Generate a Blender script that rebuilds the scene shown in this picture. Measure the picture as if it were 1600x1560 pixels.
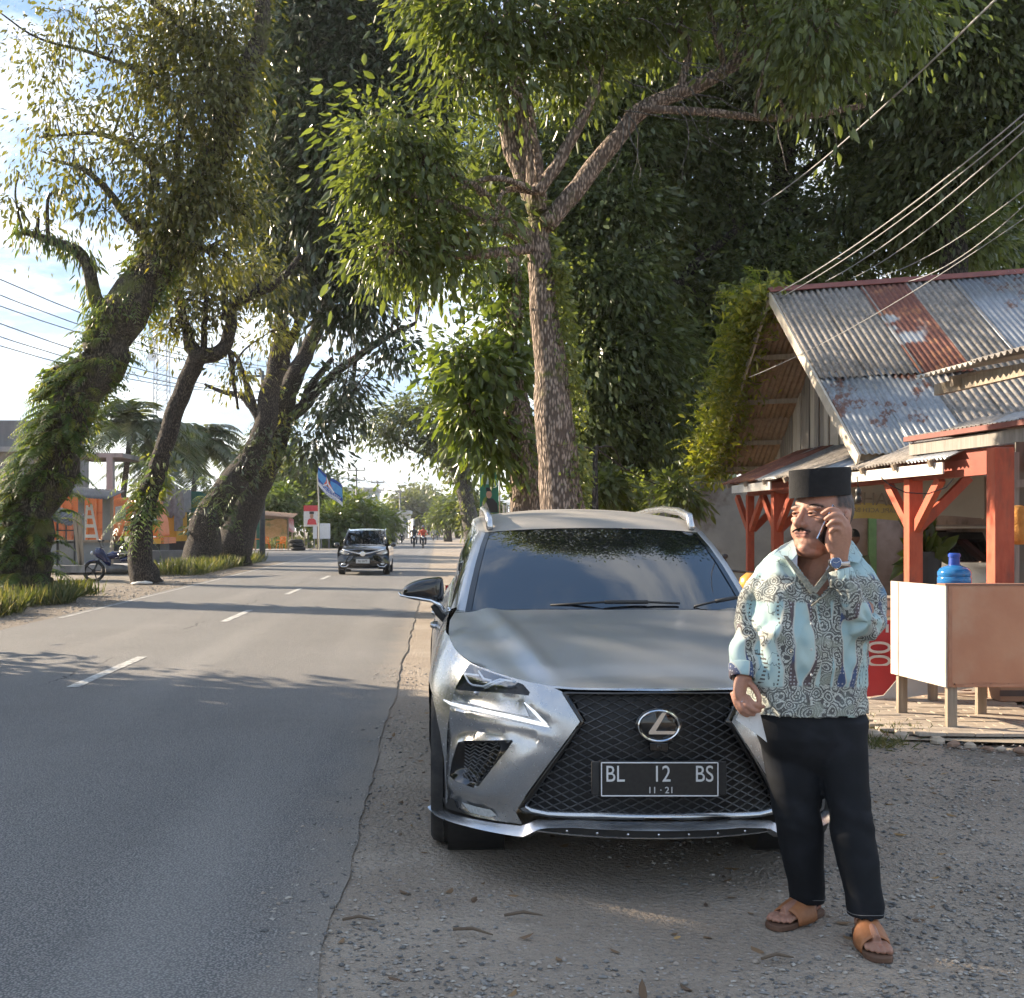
import bpy, bmesh, math, random
import numpy as np
from mathutils import Vector, Matrix, Euler
from mathutils import noise as mnoise
from mathutils.geometry import delaunay_2d_cdt

for o in list(bpy.data.objects):
    bpy.data.objects.remove(o)
scene = bpy.context.scene
COL = scene.collection
R = math.radians
PI = math.pi
HAZE = 0.00025

# ------------------------------------------------------------------ camera
FPX, VX, VY, CAMH = 1790.0, 686.0, 826.0, 1.5      # focal length and vanishing point of the road, metres above ground
cam = bpy.data.cameras.new('camera')
cam_o = bpy.data.objects.new('camera', cam)
COL.objects.link(cam_o)
cam_o.location = (0, 0, CAMH)
cam_o.rotation_euler = (R(90), 0, 0)
cam.sensor_fit = 'HORIZONTAL'
cam.sensor_width = 36
cam.lens = 36 * FPX / 1600
cam.shift_x = (800 - VX) / 1600
cam.shift_y = (VY - 780) / 1600
cam.clip_end = 4000
scene.camera = cam_o

# ------------------------------------------------------------------ sun, sky, exposure
SUN_AZ, SUN_EL = R(28), R(23)
SUN_DIR = Vector((-math.cos(SUN_AZ) * math.cos(SUN_EL), math.sin(SUN_AZ) * math.cos(SUN_EL), math.sin(SUN_EL)))
sl = bpy.data.lights.new('sun', 'SUN')
sl.energy = 2.7
sl.angle = R(0.6)
sl.color = (1.0, 0.83, 0.62)
so = bpy.data.objects.new('sun', sl)
COL.objects.link(so)
so.location = (-20, 20, 30)
so.rotation_euler = SUN_DIR.to_track_quat('Z', 'Y').to_euler()

scene.view_settings.view_transform = 'Standard'
scene.view_settings.look = 'None'
scene.view_settings.gamma = 1
scene.view_settings.exposure = 2.45
try:
    scene.view_settings.use_curve_mapping = False
except Exception:
    pass
scene.cycles.max_bounces = 4
scene.cycles.diffuse_bounces = 3
scene.cycles.glossy_bounces = 3
scene.cycles.transmission_bounces = 4
scene.cycles.volume_bounces = 0
scene.cycles.transparent_max_bounces = 8
scene.cycles.use_adaptive_sampling = True
scene.cycles.adaptive_threshold = 0.04
scene.cycles.use_denoising = True
scene.cycles.caustics_reflective = False
scene.cycles.caustics_refractive = False


# ------------------------------------------------------------------ node helpers
class E:
    """a socket with arithmetic"""
    def __init__(s, nt, sock): s.nt, s.s = nt, sock
    def _m(s, op, *o, clamp=False):
        n = s.nt.nodes.new('ShaderNodeMath'); n.operation = op; n.use_clamp = clamp
        for i, v in enumerate((s,) + o):
            if isinstance(v, E): s.nt.links.new(v.s, n.inputs[i])
            else: n.inputs[i].default_value = v
        return E(s.nt, n.outputs[0])
    def __add__(s, o): return s._m('ADD', o)
    __radd__ = __add__
    def __sub__(s, o): return s._m('SUBTRACT', o)
    def __rsub__(s, o): return (s * -1) + o
    def __mul__(s, o): return s._m('MULTIPLY', o)
    __rmul__ = __mul__
    def __truediv__(s, o): return s._m('DIVIDE', o)
    def __pow__(s, o): return s._m('POWER', o)
    def abs(s): return s._m('ABSOLUTE')
    def sin(s): return s._m('SINE')
    def cos(s): return s._m('COSINE')
    def frac(s): return s._m('FRACT')
    def floor(s): return s._m('FLOOR')
    def pp(s, a): return s._m('PINGPONG', a)
    def lt(s, o): return s._m('LESS_THAN', o)
    def gt(s, o): return s._m('GREATER_THAN', o)
    def min(s, o): return s._m('MINIMUM', o)
    def max(s, o): return s._m('MAXIMUM', o)
    def clamp(s): return s._m('ADD', 0.0, clamp=True)
    def ramp(s, a, b, smooth=True):
        n = s.nt.nodes.new('ShaderNodeMapRange'); n.clamp = True
        n.interpolation_type = 'SMOOTHSTEP' if smooth else 'LINEAR'
        s.nt.links.new(s.s, n.inputs['Value'])
        if a < b: n.inputs['From Min'].default_value = a; n.inputs['From Max'].default_value = b
        else:
            n.inputs['From Min'].default_value = b; n.inputs['From Max'].default_value = a
            n.inputs['To Min'].default_value = 1; n.inputs['To Max'].default_value = 0
        return E(s.nt, n.outputs[0])

def _in(nt, sock, v):
    if isinstance(v, E): nt.links.new(v.s, sock)
    elif isinstance(v, bpy.types.NodeSocket): nt.links.new(v, sock)
    elif isinstance(v, (tuple, list)) and len(v) == 3 and sock.type == 'RGBA': sock.default_value = (*v, 1)
    else: sock.default_value = v

def mixc(nt, f, a, b, mode='MIX'):
    n = nt.nodes.new('ShaderNodeMix'); n.data_type = 'RGBA'; n.blend_type = mode
    _in(nt, n.inputs[0], f); _in(nt, n.inputs[6], a); _in(nt, n.inputs[7], b)
    return E(nt, n.outputs[2])

def coord(nt, kind='Object'):
    n = nt.nodes.new('ShaderNodeTexCoord')
    return E(nt, n.outputs[kind])

def geopos(nt):
    n = nt.nodes.new('ShaderNodeNewGeometry')
    return E(nt, n.outputs['Position'])

def sep(nt, v):
    n = nt.nodes.new('ShaderNodeSeparateXYZ'); nt.links.new(v.s, n.inputs[0])
    return [E(nt, n.outputs[i]) for i in range(3)]

def comb(nt, x, y, z):
    n = nt.nodes.new('ShaderNodeCombineXYZ')
    for i, v in enumerate((x, y, z)): _in(nt, n.inputs[i], v)
    return E(nt, n.outputs[0])

def vmap(nt, v, scale=(1, 1, 1), loc=(0, 0, 0), rot=(0, 0, 0)):
    n = nt.nodes.new('ShaderNodeMapping'); nt.links.new(v.s, n.inputs[0])
    n.inputs['Location'].default_value = loc; n.inputs['Rotation'].default_value = rot; n.inputs['Scale'].default_value = scale
    return E(nt, n.outputs[0])

def noise(nt, v, scale, detail=4, rough=0.55, dist=0.0, color=False):
    n = nt.nodes.new('ShaderNodeTexNoise'); nt.links.new(v.s, n.inputs['Vector'])
    n.inputs['Scale'].default_value = scale; n.inputs['Detail'].default_value = detail
    n.inputs['Roughness'].default_value = rough; n.inputs['Distortion'].default_value = dist
    return E(nt, n.outputs[1 if color else 0])

def voro(nt, v, scale, feature='F1', out=0, rnd=1.0):
    n = nt.nodes.new('ShaderNodeTexVoronoi'); n.feature = feature; nt.links.new(v.s, n.inputs['Vector'])
    n.inputs['Scale'].default_value = scale; n.inputs['Randomness'].default_value = rnd
    return E(nt, n.outputs[out])

def bumpn(nt, h, strength, dist=0.01):
    n = nt.nodes.new('ShaderNodeBump'); nt.links.new(h.s, n.inputs['Height'])
    n.inputs['Strength'].default_value = strength; n.inputs['Distance'].default_value = dist
    return n.outputs[0]

def newmat(name):
    m = bpy.data.materials.new(name); m.use_nodes = True
    nt = m.node_tree
    return m, nt, nt.nodes['Principled BSDF']

_M = {}
def M(name, c1, c2=None, scale=6, rough=0.6, metal=0.0, bump=0.0, bscale=60, bdist=0.01, coat=0.0, stretch=(1, 1, 1),
      c3=None, s3=1.5, t3=(0.5, 0.65), rvar=0.0, spec=0.5, world=False, emit=None, estr=0):
    """plain procedural material: two-tone noise, an optional larger patch colour, fine bump"""
    if name in _M: return _M[name]
    m, nt, b = newmat(name)
    co = geopos(nt) if world else coord(nt)
    v = vmap(nt, co, stretch)
    if c2 is None: c2 = tuple(min(1, x * 1.25) for x in c1)
    n = noise(nt, v, scale, 5, 0.6)
    c = mixc(nt, n.ramp(0.3, 0.7), c1, c2)
    if c3 is not None:
        k = noise(nt, v, s3, 6, 0.65)
        c = mixc(nt, k.ramp(*t3), c, c3)
    _in(nt, b.inputs['Base Color'], c)
    if rvar: _in(nt, b.inputs['Roughness'], noise(nt, co, scale * 1.7, 4) * rvar + (rough - rvar * 0.5))
    else: b.inputs['Roughness'].default_value = rough
    b.inputs['Metallic'].default_value = metal
    b.inputs['Specular IOR Level'].default_value = spec
    if coat: b.inputs['Coat Weight'].default_value = coat; b.inputs['Coat Roughness'].default_value = 0.05
    if bump: nt.links.new(bumpn(nt, noise(nt, v, bscale, 5, 0.6), bump, bdist), b.inputs['Normal'])
    if emit: b.inputs['Emission Color'].default_value = (*emit, 1); b.inputs['Emission Strength'].default_value = estr
    _M[name] = m
    return m

# ------------------------------------------------------------------ world
world = bpy.data.worlds.new('World'); scene.world = world; world.use_nodes = True
nt = world.node_tree; nt.nodes.clear()
sky = nt.nodes.new('ShaderNodeTexSky'); sky.sky_type = 'NISHITA'; sky.sun_disc = False
sky.sun_elevation = SUN_EL; sky.sun_rotation = math.atan2(SUN_DIR.x, SUN_DIR.y)
sky.air_density = 1.0; sky.dust_density = 0.6; sky.ozone_density = 1.0
gdir = coord(nt, 'Generated')
dx, dy, dz = sep(nt, gdir)
den = dz.max(0.0) + 0.16
pl = comb(nt, dx / den, dy / den, 0.0)
cn = noise(nt, vmap(nt, pl, (0.75, 0.75, 1), (3.1, 1.7, 0.4)), 2.7, 8, 0.6, 0.3)
cloud = cn.ramp(0.43, 0.60)
low = dz.ramp(0.30, 0.02)                                   # whiter towards the horizon, all round
cloud = (cloud + low * 0.35).min(1.0)
lum = noise(nt, pl, 2.3, 5).ramp(.3, .7)
veil = mixc(nt, cloud, (0.5, 0.86, 1.5), mixc(nt, lum, (2.0, 2.1, 2.2), (2.8, 2.85, 2.9)))
skyc = mixc(nt, 0.86, E(nt, sky.outputs[0]), veil)        # bright thin haze over the clear sky
bg = nt.nodes.new('ShaderNodeBackground'); nt.links.new(skyc.s, bg.inputs[0]); bg.inputs[1].default_value = 0.10
wo = nt.nodes.new('ShaderNodeOutputWorld'); nt.links.new(bg.outputs[0], wo.inputs[0])

# ------------------------------------------------------------------ object helpers
rng = random.Random(7)
nrng = np.random.default_rng(11)

def P(px, py, Y):
    """photograph pixel at distance Y -> point in metres"""
    return Vector(((px - VX) / FPX * Y, Y, CAMH - (py - VY) / FPX * Y))

def tag(o, label=None, cat=None, group=None, kind=None):
    if label: o['label'] = label
    if cat: o['category'] = cat
    if group: o['group'] = group
    if kind: o['kind'] = kind
    return o

WL = {}
def wloc(o): return WL.get(o.name, Vector((0, 0, 0)))

def empty(name, loc, label=None, cat=None, group=None):
    o = bpy.data.objects.new(name, None); COL.objects.link(o)
    o.location = loc; o.empty_display_size = 0.2
    WL[o.name] = Vector(loc)
    return tag(o, label, cat, group)

def link_mesh(name, me, mat, parent=None, origin=None):
    o = bpy.data.objects.new(name, me); COL.objects.link(o)
    if mat is not None:
        if isinstance(mat, (list, tuple)):
            for m in mat: me.materials.append(m)
        else: me.materials.append(mat)
    if parent is not None:
        o.parent = parent; base = wloc(parent)
        me.transform(Matrix.Translation(-base))
        WL[o.name] = base.copy()
    else:
        if origin is None:
            n = len(me.vertices); a = np.empty(n * 3, np.float32); me.vertices.foreach_get('co', a); a = a.reshape(-1, 3)
            lo, hi = a.min(0), a.max(0); origin = Vector(((lo[0] + hi[0]) / 2, (lo[1] + hi[1]) / 2, lo[2]))
        origin = Vector(origin)
        me.transform(Matrix.Translation(-origin)); o.location = origin
        WL[o.name] = origin
    return o

class MB:
    """mesh builder in world metres"""
    def __init__(s): s.v = []; s.f = []; s.mi = []; s.cur = 0
    def add(s, vs, fs):
        b = len(s.v); s.v.extend([tuple(p) for p in vs])
        for f in fs: s.f.append(tuple(i + b for i in f)); s.mi.append(s.cur)
        return s
    def box(s, c, d, rot=None, taper=1.0):
        c = Vector(c); hx, hy, hz = d[0] / 2, d[1] / 2, d[2] / 2
        vs = [Vector((x * (taper if z > 0 else 1), y * (taper if z > 0 else 1), z)) for z in (-hz, hz) for x, y in ((-hx, -hy), (hx, -hy), (hx, hy), (-hx, hy))]
        if rot is not None:
            m = Euler(rot).to_matrix() if not isinstance(rot, Matrix) else rot
            vs = [m @ v for v in vs]
        return s.add([v + c for v in vs], [(3, 2, 1, 0), (4, 5, 6, 7), (0, 1, 5, 4), (1, 2, 6, 5), (2, 3, 7, 6), (3, 0, 4, 7)])
    def bar(s, a, b, w, h=None, up=(0, 0, 1)):
        """rectangular beam from a to b"""
        a, b = Vector(a), Vector(b); h = h or w
        t = (b - a).normalized(); up = Vector(up)
        if abs(t.dot(up)) > 0.98: up = Vector((0, 1, 0))
        x = t.cross(up).normalized(); y = x.cross(t)
        q = [x * sx * w / 2 + y * sy * h / 2 for sx, sy in ((-1, -1), (1, -1), (1, 1), (-1, 1))]
        return s.add([a + k for k in q] + [b + k for k in q], [(0, 1, 2, 3), (7, 6, 5, 4), (0, 4, 5, 1), (1, 5, 6, 2), (2, 6, 7, 3), (3, 7, 4, 0)])
    def tube(s, pts, rad, n=8, cap=True, closed=False):
        pts = [Vector(p) for p in pts]; m = len(pts)
        if not isinstance(rad, list): rad = [rad] * m
        vs, fs = [], []; ref = None
        for i, p in enumerate(pts):
            t = (pts[(i + 1) % m if closed else min(i + 1, m - 1)] - pts[(i - 1) % m if closed else max(i - 1, 0)])
            t = t.normalized() if t.length > 1e-9 else Vector((0, 0, 1))
            if ref is None:
                ref = Vector((0, 0, 1)) if abs(t.z) < 0.9 else Vector((1, 0, 0))
            x = (ref - t * ref.dot(t))
            x = x.normalized() if x.length > 1e-6 else t.orthogonal().normalized()
            y = t.cross(x); ref = x
            r = rad[i]; rx, ry = (r, r) if not hasattr(r, '__len__') else r
            for k in range(n):
                a = 2 * PI * k / n; vs.append(p + x * math.cos(a) * rx + y * math.sin(a) * ry)
        for i in range(m if closed else m - 1):
            for k in range(n):
                a, b = i * n, ((i + 1) % m) * n
                fs.append((a + k, a + (k + 1) % n, b + (k + 1) % n, b + k))
        if cap and not closed:
            fs.append(tuple(range(n - 1, -1, -1))); fs.append(tuple((m - 1) * n + k for k in range(n)))
        return s.add(vs, fs)
    def lathe(s, prof, c=(0, 0, 0), n=20, mat=None, cap=True):
        """profile of (r, z) turned about z, then moved by mat / c"""
        c = Vector(c); vs, fs = [], []
        for r, z in prof:
            for k in range(n):
                a = 2 * PI * k / n; p = Vector((r * math.cos(a), r * math.sin(a), z))
                vs.append((mat @ p if mat is not None else p) + c)
        for i in range(len(prof) - 1):
            for k in range(n):
                fs.append((i * n + k, i * n + (k + 1) % n, (i + 1) * n + (k + 1) % n, (i + 1) * n + k))
        if cap:
            fs.append(tuple(range(n - 1, -1, -1))); fs.append(tuple((len(prof) - 1) * n + k for k in range(n)))
        return s.add(vs, fs)
    def ell(s, c, r, n=12, m=8, rot=None):
        c = Vector(c); vs, fs = [], []
        mt = None if rot is None else (Euler(rot).to_matrix() if not isinstance(rot, Matrix) else rot)
        for i in range(m + 1):
            ph = PI * (i / m) - PI / 2; ph = max(-PI / 2 + 0.02, min(PI / 2 - 0.02, ph))
            for k in range(n):
                a = 2 * PI * k / n
                p = Vector((r[0] * math.cos(ph) * math.cos(a), r[1] * math.cos(ph) * math.sin(a), r[2] * math.sin(ph)))
                vs.append((mt @ p if mt is not None else p) + c)
        for i in range(m):
            for k in range(n): fs.append((i * n + k, i * n + (k + 1) % n, (i + 1) * n + (k + 1) % n, (i + 1) * n + k))
        fs.append(tuple(range(n - 1, -1, -1))); fs.append(tuple(m * n + k for k in range(n)))
        return s.add(vs, fs)
    def prism(s, pts, d):
        """closed outline of 3D points pushed along vector d"""
        pts = [Vector(p) for p in pts]; d = Vector(d); n = len(pts)
        return s.add(pts + [p + d for p in pts], [tuple(range(n - 1, -1, -1)), tuple(range(n, 2 * n))] + [(i, (i + 1) % n, n + (i + 1) % n, n + i) for i in range(n)])
    def grid(s, rows, flip=False):
        """rows of points of equal length"""
        m, n = len(rows), len(rows[0]); vs = [p for r in rows for p in r]; fs = []
        for i in range(m - 1):
            for k in range(n - 1):
                q = (i * n + k, i * n + k + 1, (i + 1) * n + k + 1, (i + 1) * n + k)
                fs.append(q[::-1] if flip else q)
        return s.add(vs, fs)
    def build(s, name, mat, parent=None, smooth=False, origin=None, fix=True, bevel=0, auto=None):
        me = bpy.data.meshes.new(name); me.from_pydata(s.v, [], s.f)
        if any(s.mi): me.polygons.foreach_set('material_index', s.mi)
        if fix or auto:
            bm = bmesh.new(); bm.from_mesh(me)
            bmesh.ops.remove_doubles(bm, verts=bm.verts, dist=1e-6)
            if fix: bmesh.ops.recalc_face_normals(bm, faces=bm.faces)
            if auto is not None:
                for e in bm.edges:
                    if len(e.link_faces) == 2 and e.calc_face_angle(0) > R(auto): e.smooth = False
            bm.to_mesh(me); bm.free()
        if smooth or auto is not None: me.polygons.foreach_set('use_smooth', [True] * len(me.polygons))
        me.update()
        o = link_mesh(name, me, mat, parent, origin)
        if bevel:
            md = o.modifiers.new('bevel', 'BEVEL'); md.width = bevel; md.segments = 2; md.limit_method = 'ANGLE'
        return o

def np_mesh(name, V, F, k=4):
    """numpy arrays -> mesh (all faces k-sided)"""
    me = bpy.data.meshes.new(name)
    V = np.asarray(V, np.float32); F = np.asarray(F, np.int32)
    me.vertices.add(len(V)); me.vertices.foreach_set('co', V.ravel())
    me.loops.add(F.size); me.loops.foreach_set('vertex_index', F.ravel())
    me.polygons.add(len(F)); me.polygons.foreach_set('loop_start', np.arange(0, F.size, k, dtype=np.int32))
    me.update(calc_edges=True); me.validate()
    return me

def copy_tree(o, parent=None):
    c = o.copy(); COL.objects.link(c); c.parent = parent
    for ch in list(o.children): copy_tree(ch, c)
    return c

def dup(o, loc, rz=None, scale=None, **kw):
    c = copy_tree(o); c.location = loc
    if rz is not None: c.rotation_euler = (0, 0, rz)
    if scale is not None: c.scale = (scale,) * 3
    return tag(c, **kw)

def text_mesh(name, body, size, mat, parent, m, font_shear=0, align='CENTER', extrude=0.001, spacing=1.0, xs=1.0):
    """flat lettering: text in its own x-y plane, placed by matrix m (world)"""
    cu = bpy.data.curves.new(name, 'FONT'); cu.body = body; cu.size = size; cu.align_x = align; cu.align_y = 'CENTER'
    cu.extrude = extrude; cu.space_character = spacing; cu.shear = font_shear
    t = bpy.data.objects.new(name, cu); COL.objects.link(t)
    dg = bpy.context.evaluated_depsgraph_get(); dg.update()
    me = bpy.data.meshes.new_from_object(t.evaluated_get(dg))
    bpy.data.objects.remove(t); bpy.data.curves.remove(cu)
    me.name = name; me.materials.clear()
    me.transform(m @ Matrix.Diagonal((xs, 1, 1, 1)))
    return link_mesh(name, me, mat, parent)

def basis(o, x, y):
    """matrix with origin o, x axis and y axis"""
    x = Vector(x).normalized(); z = x.cross(Vector(y)).normalized(); y = z.cross(x)
    m = Matrix((x, y, z)).transposed().to_4x4(); m.translation = Vector(o)
    return m
# ================================================================== ground, road, shoulder
def m_ground():
    m, nt, b = newmat('packed earth'); p = geopos(nt)
    n1 = noise(nt, p, 0.35, 6, 0.6); n2 = noise(nt, p, 14, 6, 0.7); n3 = voro(nt, p, 38)
    c = mixc(nt, n1.ramp(0.35, 0.65), (0.16, 0.135, 0.105), (0.24, 0.205, 0.16))
    c = mixc(nt, n2.ramp(0.45, 0.7), c, (0.30, 0.27, 0.23)); c = mixc(nt, n3.ramp(0.32, 0.05) * 0.5, c, (0.20, 0.20, 0.20))
    _in(nt, b.inputs['Base Color'], c); b.inputs['Roughness'].default_value = 0.95
    nt.links.new(bumpn(nt, n2 + n3 * 0.8, 0.9, 0.02), b.inputs['Normal'])
    return m
def m_asphalt():
    m, nt, b = newmat('worn asphalt'); p = geopos(nt)
    n1 = noise(nt, p, 0.5, 5, 0.6); n2 = noise(nt, p, 70, 3, 0.7); v = voro(nt, p, 105); big = noise(nt, vmap(nt, p, (0.8, 0.12, 1)), 1.0, 4)
    vc = voro(nt, p, 105, out=1)
    c = mixc(nt, n1.ramp(0.3, 0.7), (0.225, 0.205, 0.186), (0.28, 0.26, 0.238))
    c = mixc(nt, big.ramp(0.45, 0.7) * 0.5, c, (0.27, 0.26, 0.243))
    r = sep(nt, vc)[0]
    c = mixc(nt, v.ramp(0.5, 0.2) * r.ramp(0.5, 1.0), c, (0.34, 0.33, 0.32))
    c = mixc(nt, v.ramp(0.35, 0.62), c, (0.10, 0.10, 0.10))
    x, y, z = sep(nt, p)
    patch = noise(nt, vmap(nt, p, (0.5, 0.22, 1), (4.4, 2, 0)), 1.0, 2)
    c = mixc(nt, patch.ramp(0.58, 0.72) * 0.25, c, (0.12, 0.118, 0.116))
    # fine wandering cracks along a seam
    w = noise(nt, vmap(nt, p, (0.5, 1.2, 1)), 1.6, 5)
    crack = (x + 3.75 + (w - 0.5) * 0.55).abs().ramp(0.014, 0.004) * noise(nt, p, 0.22, 2).ramp(0.5, 0.56)
    wt_ = ((x + 1.05).abs().ramp(.42, .05) + (x + 2.7).abs().ramp(.42, .05) + (x + 4.3).abs().ramp(.42, .05)) * noise(nt, vmap(nt, p, (1, .15, 1)), .9, 4).ramp(.3, .7)
    c = mixc(nt, wt_ * .28, c, (0.30, 0.285, 0.265))
    st_ = noise(nt, vmap(nt, p, (1.1, .5, 1), (7, 3, 0)), 1.3, 5, .7).ramp(.60, .74); c = mixc(nt, st_ * .4, c, (0.12, 0.115, 0.11))
    dust = (x + .40 + (noise(nt, p, 2.2, 5) - .5) * .5).ramp(-.35, .12); c = mixc(nt, dust * .75, c, (0.27, 0.232, 0.19))
    c = mixc(nt, crack, c, (0.02, 0.02, 0.021))
    _in(nt, b.inputs['Base Color'], c); b.inputs['Roughness'].default_value = 0.82
    nt.links.new(bumpn(nt, v * -1.0 + n2 * 0.5 - crack, 0.7, 0.009), b.inputs['Normal'])
    return m
def m_gravel(k=1.0):
    m, nt, b = newmat('gravel shoulder'); p = geopos(nt)
    n1 = noise(nt, p, 0.9, 6, 0.65); n2 = noise(nt, p, 22, 6, 0.7); v = voro(nt, p, 42); vc = voro(nt, p, 42, out=1); v2 = voro(nt, p, 110)
    r, g, _ = sep(nt, vc)
    c = mixc(nt, n1.ramp(0.35, 0.65), (0.27, 0.225, 0.18), (0.36, 0.31, 0.255))
    st = mixc(nt, r, (0.16, 0.155, 0.15), (0.42, 0.39, 0.36))
    c = mixc(nt, v.ramp(0.36, 0.22) * g.ramp(0.35, 0.5), c, st)
    c = mixc(nt, n2.ramp(0.5, 0.72) * 0.8, c, (0.19, 0.16, 0.13))
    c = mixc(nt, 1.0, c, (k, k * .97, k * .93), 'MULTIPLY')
    _in(nt, b.inputs['Base Color'], c); b.inputs['Roughness'].default_value = 0.92
    nt.links.new(bumpn(nt, v * -0.9 + v2 * -0.4 + n2 * 0.7, 0.9, 0.015), b.inputs['Normal'])
    return m
def m_paint():
    m, nt, b = newmat('worn white road paint'); p = geopos(nt)
    w = noise(nt, p, 9, 6, 0.75)
    c = mixc(nt, w.ramp(0.42, 0.60), (0.55, 0.54, 0.51), (0.26, 0.255, 0.245))
    _in(nt, b.inputs['Base Color'], c); b.inputs['Roughness'].default_value = 0.7
    nt.links.new(bumpn(nt, noise(nt, p, 90, 3), 0.5, 0.006), b.inputs['Normal'])
    return m
GRAVEL, ASPHALT, PAINT = m_gravel(), m_asphalt(), m_paint()
EDGEP = M('faded edge paint', (.20, .195, .185), (.42, .41, .39), scale=3, rough=.8, world=True)

def sheet(name, pts, z, mat):
    mb = MB(); mb.add([(x, y, z) for x, y in pts], [tuple(range(len(pts)))])
    return tag(mb.build(name, mat, origin=(0, 0, 0)), kind='structure')
g = MB(); g.add([(-260, -40, -0.012), (260, -40, -0.012), (260, 760, -0.012), (-260, 760, -0.012)], [(0, 1, 2, 3)])
tag(g.build('ground', m_ground(), origin=(0, 0, -0.012)), kind='structure')

def edge_strip(name, xl, xr, y0, y1, z, mat, amp_l, amp_r, step=0.25, seed=0.0, far=None):
    rows = []; y = y0
    while y < y1:
        a = xl(y) + amp_l * (mnoise.noise((y * 1.3, seed, 0.3)) + 0.5 * mnoise.noise((y * 4.1, seed, 1.3)))
        b_ = xr(y) + amp_r * (mnoise.noise((y * 1.3, seed, 5.3)) + 0.5 * mnoise.noise((y * 4.1, seed, 6.3)))
        rows.append([(a, y, z), (b_, y, z)]); y += step * (1 if y < 25 else 6)
    mb = MB(); mb.grid(rows, flip=True)
    return tag(mb.build(name, mat, origin=(0, 0, 0), fix=False), kind='structure')
left_edge = lambda y: -6.4 - 0.012 * max(0, y - 16)
edge_strip('road', left_edge, lambda y: -0.40, -30, 700, 0.014, ASPHALT, 0.04, 0.035, 0.1)
edge_strip('gravel_shoulder', lambda y: -0.62, lambda y: 3.3 if y > 7 else 6.5, -20, 220, 0.004, GRAVEL, 0.05, 0.25, 0.2, 3.0)
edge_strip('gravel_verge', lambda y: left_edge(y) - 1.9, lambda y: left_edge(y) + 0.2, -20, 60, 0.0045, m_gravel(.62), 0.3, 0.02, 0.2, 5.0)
# the paved mouth of a side lane on the far side
mb = MB(); mb.add([(-30, 62, 0.006), (-7.0, 52, 0.006), (-6.9, 80, 0.006), (-12, 76, 0.006), (-30, 72, 0.006)], [(0, 1, 2, 3, 4)])
tag(mb.build('side_lane', ASPHALT, origin=(0, 0, 0)), kind='structure')
for i in range(14):
    y = 3.15 + i * 7.55; L = 2.55
    mb = MB(); x = -3.43
    rows = []
    for k in range(11):
        yy = y + L * k / 10; e = 0.012
        rows.append([(x - 0.06 + e * mnoise.noise((yy * 9, 1, i)), yy, 0.0185), (x + 0.06 + e * mnoise.noise((yy * 9, 2, i)), yy, 0.0185)])
    mb.grid(rows, flip=True)
    tag(mb.build('centre_dash', PAINT, fix=False), kind='structure')
edge_strip('edge_line', lambda y: left_edge(y) + 0.12, lambda y: left_edge(y) + 0.20, 19, 120, 0.0182, EDGEP, 0.02, 0.02, 0.2, 9.0)

# loose stones on the shoulder: countless, one mass
def stones(name, label, pts, smin, smax, mats, seed):
    r = np.random.default_rng(seed); n = len(pts)
    base = np.array([(1, 0, 0), (-.6, .8, 0), (-.6, -.8, 0), (.1, .1, .75), (.1, .9, .25), (-.9, .05, .3), (.25, -.85, .3), (.8, .15, .4)], float)
    F = np.array([(0, 4, 7), (4, 1, 3), (4, 3, 7), (1, 5, 3), (5, 2, 6), (5, 6, 3), (6, 7, 3), (6, 0, 7), (2, 0, 6), (0, 1, 4), (1, 2, 5)])
    s = smin + (smax - smin) * r.random(n) ** 3.2
    a = r.random(n) * 6.28; V = base[None] * (0.7 + 0.6 * r.random((n, 8, 3)))
    V[:, :, 0] *= (0.8 + 0.7 * r.random(n))[:, None]; V[:, :, 2] *= (0.5 + 0.5 * r.random(n))[:, None]
    ca, sa = np.cos(a)[:, None], np.sin(a)[:, None]
    x = V[:, :, 0] * ca - V[:, :, 1] * sa; y = V[:, :, 0] * sa + V[:, :, 1] * ca
    W = np.stack([x, y, V[:, :, 2]], -1) * s[:, None, None] + pts[:, None, :]
    FF = (F[None] + (np.arange(n) * 8)[:, None, None]).reshape(-1, 3)
    me = np_mesh(name, W.reshape(-1, 3), FF, 3)
    o = link_mesh(name, me, mats, origin=(0, 0, 0))
    me.polygons.foreach_set('material_index', np.repeat(r.integers(0, len(mats), n), len(F)).astype(np.int32))
    return tag(o, label, kind='stuff')
ST = [M('stone grey', (0.21, 0.195, 0.175), (0.29, 0.27, 0.245), rough=.85, scale=30), M('stone pale', (0.36, 0.325, 0.28), (0.45, 0.41, 0.36), rough=.85, scale=30),
      M('stone brown', (0.31, 0.255, 0.205), (0.40, 0.34, 0.28), rough=.9, scale=30), M('stone blue grey', (0.20, 0.193, 0.183), (0.28, 0.268, 0.25), rough=.8, scale=30),
      M('stone dark', (0.10, 0.098, 0.095), (0.16, 0.155, 0.15), rough=.8, scale=30)]
r_ = np.random.default_rng(5); pts = []
while len(pts) < 42000:
    y = 3.2 + 9.5 * r_.random() ** 1.8; x = -0.95 + 6.2 * r_.random()
    if x > 3.3 and y > 8.2: continue
    d = mnoise.noise((x * 1.1, y * 0.8, 2.2)) + 0.5 + (0.25 if x > 1.0 else 0) - (0.55 if -0.2 < x < 1.6 and y > 4 else 0)
    if x < -0.2: d -= 0.3
    if x < -.42: d -= .25 + 1.1 * (-.42 - x)
    if r_.random() < d + 0.1: pts.append((x, y, 0.006 if x > -.4 else .015))
stones('loose_gravel', 'loose grey and pale stones strewn over the road shoulder', np.array(pts), 0.003, 0.0135, ST, 3)
pts = np.stack([-6.3 - 2.2 * r_.random(5000), 14 + 26 * r_.random(5000), np.full(5000, 0.004)], -1)
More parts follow.
